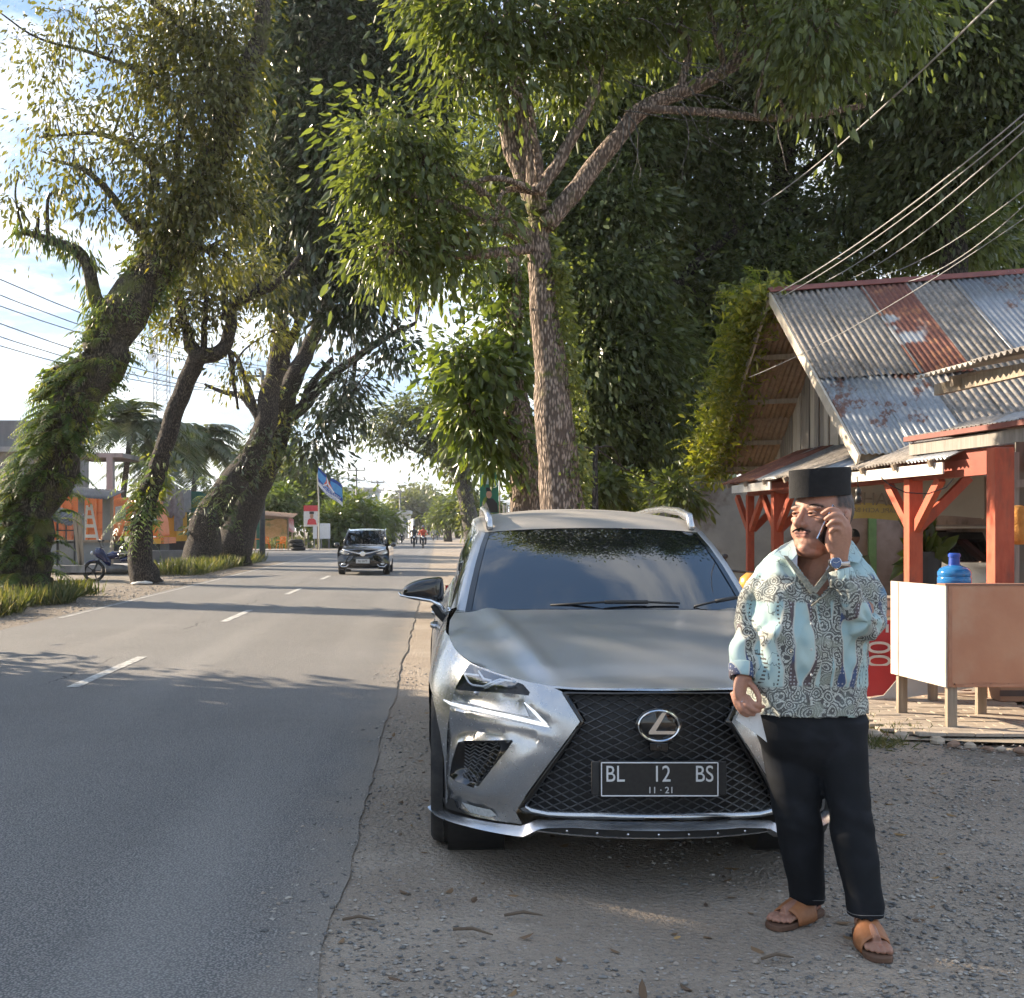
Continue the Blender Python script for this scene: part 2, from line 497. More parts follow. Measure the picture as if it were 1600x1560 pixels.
stones('verge_gravel', 'grey stones along the left edge of the road', pts, 0.006, 0.035, ST, 4)
# ================================================================== the silver car on the shoulder
CX, CY = 0.88, 4.6                 # centre line and nose of the car
CW, CA, CP = 0.92, 0.95, 2.15      # half width, length of the rounded nose, its fullness
def tk(z): return 0.0 if z < 0.75 else 0.95 * (z - 0.75) ** 2
def se(x):
    x = min(abs(x), CW * 0.9999); return CA * (1 - (1 - (x / CW) ** CP) ** (1 / CP))
def zt(z, x):
    d = max(0, z - 0.60); e = max(0, 0.42 - z)
    return 0.5 * d * d * (1 + 4 * x * x) + 0.5 * e * e
def Ff(x, z): return se(abs(x) + tk(z)) + zt(z, x)
def Gs(y, z):
    """half width of the body side at y behind the nose and height z"""
    x = CW - tk(z)
    yy = y
    for _ in range(6):
        q = min(max((yy - zt(z, x)) / CA, 0), 1)
        x = CW * (1 - (1 - q) ** CP) ** (1 / CP) - tk(z)
    w = x
    if z < 0.5: w -= 0.5 * (0.5 - z) ** 2 * (1 if y > 0.9 else max(0, (y - 0.5) / 0.4))
    if y > 3.5: w -= 0.11 * (y - 3.5) ** 2
    # door sculpting
    w -= 0.022 * math.exp(-((z - 0.62 - 0.03 * (y - 2)) / 0.11) ** 2) * max(0, min(1, (y - 1.25) / 0.3)) * max(0, min(1, (3.4 - y) / 0.3))
    # flared arches
    for c in (0.93, 3.59):
        d = math.hypot(y - c, z - 0.36)
        if d < 0.52: w += 0.014 * (0.52 - d) / 0.14 if d > 0.38 else 0.014
    return w
_xs = np.linspace(0, CW * 0.9995, 1500); _ys = np.array([se(x) for x in _xs])
_ul = np.concatenate([[0], np.cumsum(np.hypot(np.diff(_xs), np.diff(_ys)))])
def x2u(x): return math.copysign(float(np.interp(abs(x), _xs, _ul)), x)
def u2x(u): return math.copysign(float(np.interp(abs(u), _ul, _xs)), u)
def pxf(px, py):
    """photograph pixel -> (x, z) on the nose surface; x is negative on the picture's left"""
    dy = 0.1; x = z = 0
    for _ in range(60):
        s = FPX / (CY + dy); x = (px - VX) / s - CX; z = CAMH - (py - VY) / s
        xx = max(-CW * 0.995 + tk(z), min(0.6, x))
        dy += (Ff(xx, z) - dy) * 0.35
    return (max(-CW * 0.995 + tk(z), x), z)
def pxy(px, py, y):
    s = FPX / (CY + y); return Vector(((px - VX) / s - CX, y, CAMH - (py - VY) / s))
def car(v): return Vector((v[0] + CX, v[1] + CY, v[2]))
def front3(u, z, off):
    x = u2x(u); y = Ff(x, z); h = 0.004
    d = (Ff(abs(x) + h, z) - Ff(abs(x) - h, z)) / (2 * h); d = max(-6, min(6, d))
    n = Vector((math.copysign(d, x), -1, 0)).normalized()
    return car((x + n.x * off, y + n.y * off, z))

def inpoly(P_, poly):
    poly = np.asarray(poly); x, y = P_[:, 0], P_[:, 1]; r = np.zeros(len(P_), bool); j = len(poly) - 1
    for i in range(len(poly)):
        xi, yi = poly[i]; xj, yj = poly[j]
        c = ((yi > y) != (yj > y)) & (x < (xj - xi) * (y - yi) / (yj - yi + 1e-12) + xi)
        r ^= c; j = i
    return r
def dens(pl, sp, closed=True, vals=None):
    out, ov = [], []; n = len(pl)
    for i in range(n if closed else n - 1):
        a, b = np.array(pl[i]), np.array(pl[(i + 1) % n]); k = max(1, int(np.linalg.norm(b - a) / sp))
        for t in range(k):
            out.append(tuple(a + (b - a) * t / k))
            if vals is not None: ov.append(vals[i] + (vals[(i + 1) % n] - vals[i]) * t / k)
    if not closed:
        out.append(tuple(pl[-1]))
        if vals is not None: ov.append(vals[-1])
    return out, ov
def panel(outline, f3, sp=0.03, holes=(), feats=(), bval=0.0, hval=None, iters=500, soft=0.0):
    """fill a 2D outline with a fine triangle net; offsets given on the border and on feature lines are
    spread smoothly over the inside, and f3(a, b, offset) lifts every point into space -> (verts, faces)"""
    pts, edges, fixed = [], [], {}
    def addline(pl, closed, vals):
        q, v = dens(pl, sp, closed, vals); b = len(pts)
        for i, p_ in enumerate(q):
            pts.append(p_)
            if v: fixed[b + i] = v[i]
        for i in range(len(q) if closed else len(q) - 1): edges.append((b + i, b + (i + 1) % len(q)))
        return q
    bv = bval if hasattr(bval, '__len__') else ([bval] * len(outline) if bval is not None else None)
    addline(outline, True, bv)
    for i, h in enumerate(holes):
        hv = None if hval is None else hval[i]
        addline(h, True, None if hv is None else (hv if hasattr(hv, '__len__') else [hv] * len(h)))
    nb = len(pts)
    for pl, v in feats: addline(pl, False, v if hasattr(v, '__len__') else [v] * len(pl))
    A = np.array(outline); lo, hi = A.min(0), A.max(0)
    gx, gy = np.arange(lo[0], hi[0], sp), np.arange(lo[1], hi[1], sp * 0.9)
    G_ = np.array([(x + (0.5 * sp if j % 2 else 0), y) for j, y in enumerate(gy) for x in gx])
    if len(G_):
        k = inpoly(G_, outline)
        for h in holes: k &= ~inpoly(G_, h)
        G_ = G_[k]; B = np.array(pts)
        if len(G_):
            d = np.min(((G_[:, None, :] - B[None]) ** 2).sum(-1), 1); G_ = G_[d > (0.5 * sp) ** 2]
        pts.extend(map(tuple, G_))
    r = delaunay_2d_cdt([Vector(p_) for p_ in pts], edges, [], 0, 1e-6)
    V = np.array([tuple(v) for v in r[0]]); T = np.array(r[2]); oi = r[3]
    C = V[T].mean(1); k = inpoly(C, outline)
    for h in holes: k &= ~inpoly(C, h)
    T = T[k]
    off = np.zeros(len(V)); fx = np.zeros(len(V), bool)
    for i, src in enumerate(oi):
        for s_ in src:
            if s_ in fixed: off[i] = fixed[s_]; fx[i] = True
    if fx.any() and np.ptp(off[fx]) > 1e-9 or (fx.any() and not fx.all()):
        E_ = np.concatenate([T[:, [0, 1]], T[:, [1, 2]], T[:, [2, 0]]]); E_ = np.concatenate([E_, E_[:, ::-1]])
        deg = np.bincount(E_[:, 0], minlength=len(V)).clip(1)
        n = len(V); used = np.zeros(n, bool); used[T.ravel()] = True
        if n < 40 or not soft:
            if not fx.all(): off[~fx] = off[fx].mean()
            for _ in range(iters):
                s_ = np.bincount(E_[:, 0], weights=off[E_[:, 1]], minlength=n) / deg
                off = np.where(fx, off, s_)
        else:                                    # thin plate: smooth everywhere, held by the given lines
            E_ = np.unique(E_, axis=0); I_, J_ = E_[:, 0], E_[:, 1]; deg = np.bincount(I_, minlength=n).clip(1).astype(float)
            onb = np.zeros(n, bool)
            for i, src in enumerate(oi):
                if any(s_ < nb for s_ in src): onb[i] = True
            rw = np.where(onb, 0.15, 1.0); w = np.where(fx, np.where(onb, 30.0, soft), 0.0) + 1e-9
            def Lx(x): return (np.bincount(I_, weights=x[J_], minlength=n) / deg - x) * rw
            def Lt(y): y = y * rw; z_ = y / deg; return np.bincount(J_, weights=z_[I_], minlength=n) - y
            def Ax(x): return Lt(Lx(x)) + w * x
            x = np.where(fx, off, off[fx].mean()); r_ = w * off - Ax(x); pc = 1 / (w + 1.2); z_ = pc * r_; p_ = z_.copy(); rz_ = r_ @ z_
            for _ in range(900):
                Ap = Ax(p_); al = rz_ / (p_ @ Ap + 1e-30); x += al * p_; r_ -= al * Ap
                z_ = pc * r_; r2 = r_ @ z_; p_ = z_ + p_ * (r2 / (rz_ + 1e-30)); rz_ = r2
                if r2 < 1e-14: break
            off = x
    return [f3(a, b, o) for (a, b), o in zip(V, off)], [tuple(t) for t in T]

def mirror(vs):   # about the car's centre line
    return [Vector((2 * CX - v[0], v[1], v[2])) for v in vs]
def addpan(mb, outline, f3=None, both=True, flipped=False, **k):
    vs, fs = panel(outline, f3 or front3, **k)
    mb.add(vs, fs)
    if both: mb.add(mirror(vs), [f[::-1] for f in fs])
def Fp(*pts): return [(x2u(x), z) for x, z in (pxf(*p_) for p_ in pts)]
def fu(px, py): x, z = pxf(px, py); return (x2u(x), z)

# ---- materials
def m_carpaint(name, base, rough=0.27, dust=0.28):
    m, nt, b = newmat(name); co = coord(nt)
    fl = noise(nt, co, 900, 2); d = noise(nt, co, 1.8, 5, 0.6); g_ = geo = nt.nodes.new('ShaderNodeNewGeometry')
    nz = sep(nt, E(nt, geo.outputs['Normal']))[2]
    c = mixc(nt, fl.ramp(0.35, 0.65), base, tuple(min(1, x * 1.35) for x in base))
    dm = (nz.ramp(0.55, 0.95) * dust + noise(nt, co, 60, 3).ramp(0.6, 0.8) * 0.05) * (d.ramp(0.2, 0.8) * .5 + .5)
    c = mixc(nt, dm, c, (0.36, 0.32, 0.27))
    _in(nt, b.inputs['Base Color'], c)
    _in(nt, b.inputs['Metallic'], 0.85 - dm * 0.8)
    _in(nt, b.inputs['Roughness'], dm * 0.5 + rough)
    b.inputs['Coat Weight'].default_value = 0.55; _in(nt, b.inputs['Coat Roughness'], dm * 0.5 + 0.08)
    return m
PAINTC = m_carpaint('silver metallic paint', (0.40, 0.41, 0.425))
GLOSSB = M('gloss black plastic', (0.008, 0.008, 0.009), rough=0.08, scale=40, coat=0.5)
MATTB = M('matt black plastic', (0.016, 0.016, 0.017), (0.028, 0.027, 0.026), rough=0.55, scale=30)
CHROME = M('bright metal trim', (0.72, 0.73, 0.75), (0.78, 0.79, 0.8), rough=0.12, metal=1.0)
SATIN = M('satin silver trim', (0.52, 0.53, 0.55), (0.58, 0.59, 0.6), rough=0.26, metal=0.9)
RUBBER = M('tyre rubber', (0.018, 0.018, 0.018), (0.04, 0.037, 0.034), rough=0.85, scale=18, bump=0.3, bscale=120)
WHITEP = M('white plastic', (0.75, 0.76, 0.78), (0.82, 0.83, 0.85), rough=0.25)
def m_glass_dark(name, tint=(0.006, 0.007, 0.009), rough=0.015):
    m, nt, b = newmat(name); co = coord(nt)
    d = noise(nt, co, 7, 6, 0.7)
    c = mixc(nt, d.ramp(0.5, 0.95) * 0.05, tint, (0.25, 0.24, 0.22))
    _in(nt, b.inputs['Base Color'], c); _in(nt, b.inputs['Roughness'], d.ramp(0.4, 0.9) * 0.02 + rough)
    b.inputs['IOR'].default_value = 2.1
    return m
TINT = m_glass_dark('tinted car glass')
def m_clear(name='clear lens'):
    m = bpy.data.materials.new(name); m.use_nodes = True; nt = m.node_tree; nt.nodes.clear()
    t = nt.nodes.new('ShaderNodeBsdfTransparent'); g_ = nt.nodes.new('ShaderNodeBsdfGlossy'); g_.inputs['Roughness'].default_value = 0.03
    fr = nt.nodes.new('ShaderNodeFresnel'); fr.inputs[0].default_value = 1.5
    t.inputs[0].default_value = (0.93, 0.95, 0.97, 1)
    co = coord(nt); n = noise(nt, co, 8, 3)
    mx = nt.nodes.new('ShaderNodeMixShader'); _in(nt, mx.inputs[0], E(nt, fr.outputs[0]) * (n * 0.1 + 0.25))
    nt.links.new(t.outputs[0], mx.inputs[1]); nt.links.new(g_.outputs[0], mx.inputs[2])
    o = nt.nodes.new('ShaderNodeOutputMaterial'); nt.links.new(mx.outputs[0], o.inputs[0])
    return m
LENS = m_clear()
DRLM = M('lit daytime light strip', (0.9, 0.92, 0.95), rough=0.2, emit=(0.95, 0.98, 1.0), estr=0.18)

CAR = empty('parked_car', (CX, CY + 2.3, 0), 'silver crossover car with black spindle grille parked on the gravel shoulder', 'car')

# ---- outlines traced on the nose surface (picture's left half)
hoodline_px = [(1028, 1077), (960, 1076), (900, 1075), (859, 1072), (830, 1067), (797, 1058), (764, 1047), (735, 1034), (718, 1022), (707, 1008), (702, 994)]
head_px = [(704, 1021), (722, 1031), (764, 1050), (797, 1061), (818, 1070), (828, 1082), (826, 1087), (790, 1083), (713, 1078), (707, 1066)]
drl_px = [(684, 1077), (705, 1093), (740, 1101), (800, 1115), (827, 1120), (817, 1096), (828, 1104), (863, 1138), (845, 1135), (740, 1113), (704, 1104), (690, 1095)]
vent_px = [(717, 1160), (731, 1157), (800, 1156), (803, 1158), (795, 1170), (750, 1228), (742, 1231), (712, 1220), (704, 1212), (708, 1190)]
grille_half = [(1028, 1083), (884, 1083), (880, 1088), (908, 1129), (826, 1244), (815, 1262), (822, 1268), (856, 1274), (1028, 1278)]
x52 = None
def Gfront_bound(z):   # where the nose surface reaches y = 0.52
    return -Gs(0.52, z)
fascia = Fp((878, 1081), (906, 1128), (822, 1242), (806, 1270), (816, 1288), (745, 1277), (706, 1264), (692, 1250))
zb = pxf(692, 1250)[1]
outer = [(x2u(-Gs(0.52, z)), z) for z in np.linspace(zb + 0.01, 0.90, 14)]
hood_f = [fu(*p_) for p_ in hoodline_px]
hl_keep = [q for q in hood_f if q[0] > outer[-1][0] + 0.015]
fascia_out = fascia + outer + [q for q in hl_keep[::-1] if q[0] < fu(878, 1081)[0] - 0.01]

body = MB()
head_o, drl_o, vent_o = Fp(*head_px), Fp(*drl_px), Fp(*vent_px)
feats = [
    (Fp((690, 1103), (720, 1112), (760, 1122), (850, 1143), (882, 1150)), [0.008, 0.012, 0.012, 0.008, 0.0]),        # lower lip of the light strip
    (Fp((694, 1150), (730, 1143), (790, 1146), (850, 1160)), [-0.010, -0.016, -0.014, -0.004]),                        # hollow above the vent
    (Fp((690, 1212), (700, 1222), (730, 1238), (786, 1256)), [0.010, 0.014, 0.014, 0.004]),                            # ledge under the vent
    (Fp((692, 1230), (705, 1240), (735, 1256), (790, 1270)), [-0.006, -0.012, -0.016, -0.010]),                          # dirty hollow beneath
    (Fp((832, 1096), (850, 1108), (872, 1128)), [0.012, 0.010, 0.004]),
    (Fp((700, 1084), (760, 1090), (812, 1097)), [-0.012, -0.014, -0.012]),                                             # shelf between lamps
    (Fp((760, 1234), (800, 1200), (850, 1150)), [0.01, 0.014, 0.008]),
]
addpan(body, fascia_out, sp=0.024, soft=0.25, holes=[head_o, drl_o, vent_o], feats=feats, bval=0.0, hval=[0.0, 0.0, 0.006])

# hood: seen from above, heights carried by its border and three crease lines
def top3(a, b, o): return car((a, b, o))
def f3pt(px, py): x, z = pxf(px, py); return (x, Ff(x, z), z)
hl3 = [f3pt(*p_) for p_ in hoodline_px]
hl3[0] = (0.0, hl3[0][1], hl3[0][2]); hl3 = [hl3[0]] + hl3[1:]
rear = [(-0.833, 1.02, 0.992), (-0.825, 1.20, 1.035), (-0.80, 1.34, 1.062), (-0.74, 1.33, 1.072), (-0.5, 1.235, 1.088), (-0.25, 1.185, 1.095), (0, 1.17, 1.097)]
half = hl3 + rear + [(0, .9, 1.052), (0, .65, 1.012), (0, .4, .957), (0, .22, .900)]
hood_out = [(q[0], q[1]) for q in half]; hood_z = [q[2] + 0.002 for q in half]
hood_z[0] += 0.0
hb_ = hl3 + rear[:3]; hby = np.array([q[1] for q in hb_]); hbx = np.array([-q[0] for q in hb_]); hbz = np.array([q[2] for q in hb_])
czy, czz = [half[0][1], .18, .30, .45, .65, .90, 1.17, 1.4], [half[0][2] + .002, .880, .922, .962, 1.004, 1.047, 1.090, 1.125]
def hood3(a, b, o):
    xe = float(np.interp(b, hby, hbx)); ze = float(np.interp(b, hby, hbz)); zc = float(np.interp(b, czy, czz)); x = abs(a)
    t = min(1.0, x / max(xe, 1e-4)); z = zc + (ze - zc) * t ** 2.6
    if b > 1.0: z = min(z, 1.10)
    xr = .40 + .20 * max(0, b - .15); wd_ = max(0, min(1, (b - .14) / .15))
    z += wd_ * .014 * math.exp(-((x - xr) / .045) ** 2) * (1 if x < xr else 1.0) - wd_ * .010 * math.exp(-((x - xr - .11) / .06) ** 2) * max(0, 1 - t ** 6)
    return car((a, b, z))
hood = MB()
addpan(hood, hood_out, hood3, sp=0.026, bval=0.0)
# rolled front lip of the hood
lip = [car((q[0], q[1], q[2] + .001)) for q in hl3[:7]]
for sgn in (1, -1):
    a = lip if sgn == 1 else mirror(lip)
    hood.grid([a, [Vector((v.x, v.y - .004, v.z - .008)) for v in a], [Vector((v.x, v.y + .02, v.z - .013)) for v in a]])
hood.build('hood', PAINTC, CAR, auto=38)

# fender and doors: the body side from y = 0.52 to the tail
def arch(c, r, a0, a1, n=14): return [(c + r * math.cos(a), 0.36 + r * math.sin(a)) for a in np.linspace(a0, a1, n)]
def side3(s):
    def f(a, b, o): return car((s * (Gs(a, b) + o), a, b))
    return f
front_edge = [(0.52, z) for z in np.linspace(0.90, zb + 0.01, 12)]
hs = [(q[1], q[2]) for q in hl3 if q[1] > 0.53 and q[2] < 1.2]
belt = [(1.40, 1.06), (1.9, 1.065), (2.5, 1.085), (3.2, 1.11), (3.9, 1.15), (4.25, 1.17)]
side_out = front_edge + [(0.53, zb)] + arch(0.93, 0.405, R(198), R(-18))[0:] + [(1.36, 0.23), (3.16, 0.23)] + arch(3.59, 0.405, R(198), R(-18)) + [(4.2, 0.27), (4.40, 0.32), (4.47, 0.6), (4.45, 0.95), (4.36, 1.14)] + belt[::-1][0:] + [(1.34, 1.06), (1.20, 1.033), (1.02, 0.99)] + hs[::-1]
sf = [([(1.3, 0.86), (2.4, 0.90), (3.4, 0.95), (4.2, 0.97)], 0.006)]
for s in (-1, 1):
    addpan(body, side_out, side3(s), both=False, sp=0.05, soft=.05, bval=0.0, feats=sf)
# tail: bumper and lower tailgate
rows = []
for z in (0.30, 0.45, 0.6, 0.75, 0.9, 1.05, 1.16):
    yb = 4.63 - 0.9 * max(0, z - 0.72) ** 2 - (0.1 if z < 0.4 else 0) - 0.10 * max(0, z - 0.9)
    xw = Gs(4.42, min(z, 1.1)) if z < 1.1 else Gs(4.36, 1.1) - .02
    rows.append([car((x * xw, yb - (yb - 4.42) * abs(x) ** 4, z)) for x in np.linspace(-1, 1, 17)])
body.grid(rows)
body.build('body', PAINTC, CAR, auto=32)

# roof, pillars, glass
def row(yc, zc, hw, ye, ze, n=15):
    out = []
    for t in np.linspace(-1, 1, n):
        e = abs(t) ** 2.2; out.append(car((t * hw, yc + (ye - yc) * e, zc + (ze - zc) * e)))
    return out
ws = [row(1.175, 1.085, .745, 1.385, 1.062), row(1.37, 1.205, .715, 1.55, 1.18), row(1.57, 1.325, .68, 1.72, 1.30), row(1.76, 1.425, .645, 1.885, 1.40), row(1.93, 1.50, .612, 2.03, 1.475)]
mb = MB(); mb.grid(ws, flip=True); wsh = mb.build('windshield', TINT, CAR, smooth=True, fix=False)
mb = MB()     # black printed border
for k in (0, 1):
    e = [w[0] if k == 0 else w[-1] for w in ws]; inn = [w[1] if k == 0 else w[-2] for w in ws]
    o_ = Vector((0, -.003, .003))
    mb.grid([[v + o_ for v in e], [a + (b_ - a) * .3 + o_ for a, b_ in zip(e, inn)]])
mb.grid([[v + Vector((0, -.003, .003)) for v in ws[0]], [a + (b_ - a) * .07 + Vector((0, -.003, .003)) for a, b_ in zip(ws[0], ws[1])]])
mb.build('windshield_border', GLOSSB, wsh, smooth=True)
rf = [row(1.93, 1.503, .612, 2.03, 1.478), row(2.15, 1.556, .618, 2.2, 1.525), row(2.5, 1.602, .622, 2.52, 1.560), row(3.0, 1.628, .615, 3.0, 1.580), row(3.5, 1.618, .60, 3.5, 1.572), row(3.95, 1.578, .575, 3.93, 1.54), row(4.28, 1.535, .545, 4.2, 1.50)]
mb = MB(); mb.grid(rf, flip=True)
PAINTR = m_carpaint('silver paint dusty roof', (0.30, 0.30, 0.30), 0.3, 0.9)
mb.build('roof', PAINTR, CAR, smooth=True, fix=False)
rg = [row(4.28, 1.533, .545, 4.2, 1.498), row(4.42, 1.38, .62, 4.30, 1.36), row(4.52, 1.17, .70, 4.37, 1.16)]
mb = MB(); mb.grid(rg, flip=True); mb.build('rear_window', TINT, CAR, smooth=True, fix=False)
pil = MB()
for s in (-1, 1):
    sg = MB(); trim = MB()
    we = [w[0] if s < 0 else w[-1] for w in ws]
    # A pillar: from the windshield edge outwards and back
    outw = [car((s * .79, 1.46, 1.062)), car((s * .76, 1.66, 1.18)), car((s * .73, 1.83, 1.295)), car((s * .69, 2.0, 1.40)), car((s * .655, 2.16, 1.478))]
    mid = [(a + b_) / 2 + Vector((s * .013, -.018, .012)) for a, b_ in zip(we, outw)]
    pil.grid([we, mid, outw])
    # roof side rail
    re = [r_[0] if s < 0 else r_[-1] for r_ in rf]
    rl = [car((s * .655, 2.16, 1.478)), car((s * .66, 2.35, 1.50)), car((s * .668, 2.6, 1.518)), car((s * .668, 3.0, 1.528)), car((s * .655, 3.5, 1.52)), car((s * .63, 3.93, 1.49)), car((s * .60, 4.2, 1.45))]
    pil.grid([re, [(a + b_) / 2 + Vector((s * .012, 0, .008)) for a, b_ in zip(re, rl)], rl])
    # side glass, belt to rail
    ys = [1.5, 1.75, 2.0, 2.16, 2.35, 2.6, 3.0, 3.5, 3.85]
    rail_pts = [(1.46, .79, 1.062), (1.66, .76, 1.18), (1.83, .73, 1.295), (2.0, .69, 1.40), (2.16, .655, 1.478), (2.35, .66, 1.50), (2.6, .668, 1.518), (3.0, .668, 1.528), (3.5, .655, 1.52), (3.93, .63, 1.49), (4.2, .60, 1.45)]
    ry, rx, rz = zip(*rail_pts); by, bz = zip(*belt)
    top = [car((s * np.interp(y, ry, rx), y, np.interp(y, ry, rz) - .004)) for y in ys]
    bot = [car((s * (Gs(y, np.interp(y, by, bz)) - .012), y, np.interp(y, by, bz))) for y in ys]
    sg.grid([bot, [(a + b_) / 2 + Vector((s * .018, 0, .0)) for a, b_ in zip(bot, top)], top])
    trim.tube([v + Vector((s * .008, 0, .0)) for v in bot], .011, 6)
    sg.build('side_window', TINT, CAR, smooth=True); trim.build('window_trim', CHROME, CAR, smooth=True)
    # C pillar panel
    pil.grid([[bot[-1], car((s * (Gs(4.25, 1.15) - .01), 4.25, 1.17)), rg[2][0] if s < 0 else rg[2][-1]], [top[-1], car((s * .61, 4.15, 1.46)), rg[0][0] if s < 0 else rg[0][-1]]])
    # door seams and the cowl corner
    pil.grid([[car((s * .80, 1.34, 1.064)), car((s * .79, 1.46, 1.066))], [car((s * .745, 1.385, 1.064)), car((s * .745, 1.42, 1.075))]])
pil.build('pillars', PAINTC, CAR, smooth=True)
for s in (-1, 1):
    for y in (1.34, 2.42, 3.42):
        mb = MB(); mb.tube([car((s * (Gs(y, z) + .001), y + (0.10 * max(0, .55 - z) if y > 3 else 0), z)) for z in np.linspace(.32, 1.05, 10)], .004, 4); mb.build('door_seam', MATTB, CAR)
    for y in (2.18, 3.2):
        mb = MB(); mb.tube([car((s * (Gs(y + d, .93) + k), y + d, .93)) for d, k in ((-.1, .0), (-.08, .03), (.08, .03), (.1, .0))], .014, 6); mb.build('door_handle', SATIN, CAR, smooth=True)
    mb = MB(); mb.tube([car((s * k, y, z)) for k, y, z in ((.585, 2.04, 1.50), (.588, 2.12, 1.562), (.592, 2.4, 1.602), (.592, 2.9, 1.626), (.58, 3.4, 1.62), (.565, 3.8, 1.60), (.56, 3.95, 1.55))], [(.02, .02), (.034, .022), (.026, .02), (.022, .02), (.022, .02), (.022, .02), (.022, .02)], 8)
    mb.build('roof_rail', SATIN, CAR, smooth=True)
# wipers on the cowl
mb = MB()
mb.grid([[v + Vector((0, .02, -.004)) for v in ws[0]], [v + Vector((0, -.10, -.012)) for v in ws[0]]])
mb.build('cowl', MATTB, CAR)
for pp in ([(860, 946), (945, 941), (1012, 941), (1062, 943)], [(1085, 948), (1118, 940), (1150, 934), (1195, 930)]):
    mb = MB(); q = [car(pxy(a, b_, 1.19 + .0006 * abs(a - 960))) for a, b_ in pp]
    mb.tube(q, .006, 6); mb.tube([q[1], q[2]], .010, 6); mb.build('wiper', MATTB, CAR, smooth=True)

# ---- headlamps
for s in (0, 1):
    mi = (lambda v: v) if s == 0 else mirror
    hb = MB(); vs, fs = panel(head_o, front3, sp=0.02, bval=-0.004, feats=[(Fp((716, 1045), (740, 1064), (800, 1076)), [-0.05, -0.06, -0.05])])
    hb.add(mi(vs), fs); lamp = hb.build('headlight', M('lamp housing', (0.012, 0.013, 0.017), (0.03, 0.033, 0.04), rough=0.6, scale=30, spec=.15), CAR, smooth=True)
    lb = MB(); vs, fs = panel(head_o, front3, sp=0.02, bval=0.0, feats=[(Fp((716, 1045), (740, 1064), (800, 1076)), 0.006)])
    lb.add(mi(vs), fs); lb.build('lens', LENS, lamp, smooth=True)
    for ln in ([(716, 1037), (724, 1054), (731, 1067), (737, 1071), (754, 1073), (766, 1067), (780, 1062), (808, 1066)], [(724, 1053), (746, 1056)], [(746, 1049), (754, 1061), (766, 1064)], [(756, 1076), (772, 1068), (786, 1064)]):
        gb = MB(); gb.tube(mi([front3(*fu(*p_), -0.006) for p_ in ln]), .0048, 6); gb.build('light_guide', WHITEP, lamp, smooth=True)
    wb = MB(); wb.ell(mi([front3(*fu(744, 1083), 0.004)])[0], (.009, .008, .009), 8, 6); wb.build('washer_nozzle', SATIN, CAR, smooth=True)
    db = MB(); vs, fs = panel(drl_o, front3, sp=0.02, bval=-0.004, feats=[(Fp((700, 1098), (740, 1107), (800, 1121), (845, 1131)), -0.01)])
    db.add(mi(vs), fs); dr = db.build('light_strip', M('light strip housing', (0.30, 0.31, 0.33), (0.5, 0.51, 0.53), rough=0.3, metal=.3, scale=60), CAR, smooth=True)
    db = MB(); ln = [(694, 1094), (705, 1100), (740, 1108), (800, 1121), (842, 1131), (858, 1136)]
    c_ = [front3(*fu(*p_), 0.0) for p_ in ln]
    db.tube(mi(c_), [.004, .007, .008, .009, .008, .003], 8)
    db.tube(mi([front3(*fu(*p_), 0.0) for p_ in [(819, 1098), (834, 1112), (854, 1133)]]), [.002, .006, .006], 8)
    db.build('light_bar', DRLM, dr, smooth=True)
    # side vent: black frame, hollow, honeycomb
    vb = MB(); vs, fs = panel(vent_o, front3, sp=0.02, bval=0.004, feats=[(Fp((724, 1172), (770, 1166), (736, 1216), (716, 1206), (724, 1172)), -0.05)])
    vb.add(mi(vs), fs); vent = vb.build('fog_vent', GLOSSB, CAR, smooth=True)
    hb = MB()
    for k in range(11):
        t = k / 10
        a = [(720 + 5 * t - 8 * t * t, 1164 + 52 * t), (786 - 46 * t, 1162 + 58 * t)]
        n = 7
        ln = [(a[0][0] + (a[1][0] - a[0][0]) * i / n, a[0][1] + (a[1][1] - a[0][1]) * i / n + (2.4 if i % 2 else -2.4)) for i in range(n + 1)]
        hb.tube(mi([front3(*fu(*p_), -0.02) for p_ in ln]), .0028, 4)
    hb.build('vent_mesh', M('vent mesh', (0.06, 0.06, 0.062), (0.12, 0.12, 0.12), rough=.4), vent)
    # reflector and clip in the lower corner
    rb = MB(); vs, fs = panel(Fp((722, 1254), (742, 1260), (768, 1266), (776, 1274), (765, 1277), (735, 1270)), front3, sp=.02, bval=0.0); rb.add(mi(vs), fs)
    rb.build('reflector', M('dusty clear reflector', (0.33, 0.36, 0.37), (0.5, 0.52, 0.52), scale=70, rough=.3), CAR, smooth=True)
    rb = MB(); vs, fs = panel(Fp((694, 1246), (712, 1249), (716, 1262), (735, 1272), (700, 1263)), front3, sp=.02, bval=0.008); rb.add(mi(vs), fs); rb.build('corner_clip', MATTB, CAR)
    # silver lower lip, outer blade
    lb = MB()
    topl = Fp((684, 1253), (690, 1264), (745, 1280), (814, 1290), (838, 1281), (900, 1280), (1028, 1283)); botl = Fp((684, 1262), (698, 1276), (745, 1291), (825, 1306), (853, 1292), (900, 1291), (1028, 1296))
    tq, _ = dens(topl, .03, False); bq = []
    for a in tq:
        bq.append((a[0], float(np.interp(-a[0], [-q[0] for q in botl][::-1] if False else sorted([-q[0] for q in botl]), [q[1] for q in sorted(botl, key=lambda q: -q[0])]))))
    A_ = [front3(a[0], a[1], .002) for a in tq]; B_ = [front3(a[0], a[1] - .003, .012) for a in tq]; C_ = [front3(b_[0], b_[1] + .006, .05) for b_ in bq]; D_ = [front3(b_[0], b_[1] - .006, .0) for b_ in bq]
    lb.grid([mi(A_), mi(B_), mi(C_), mi(D_)]); lb.build('lower_lip', SATIN, CAR, auto=30)
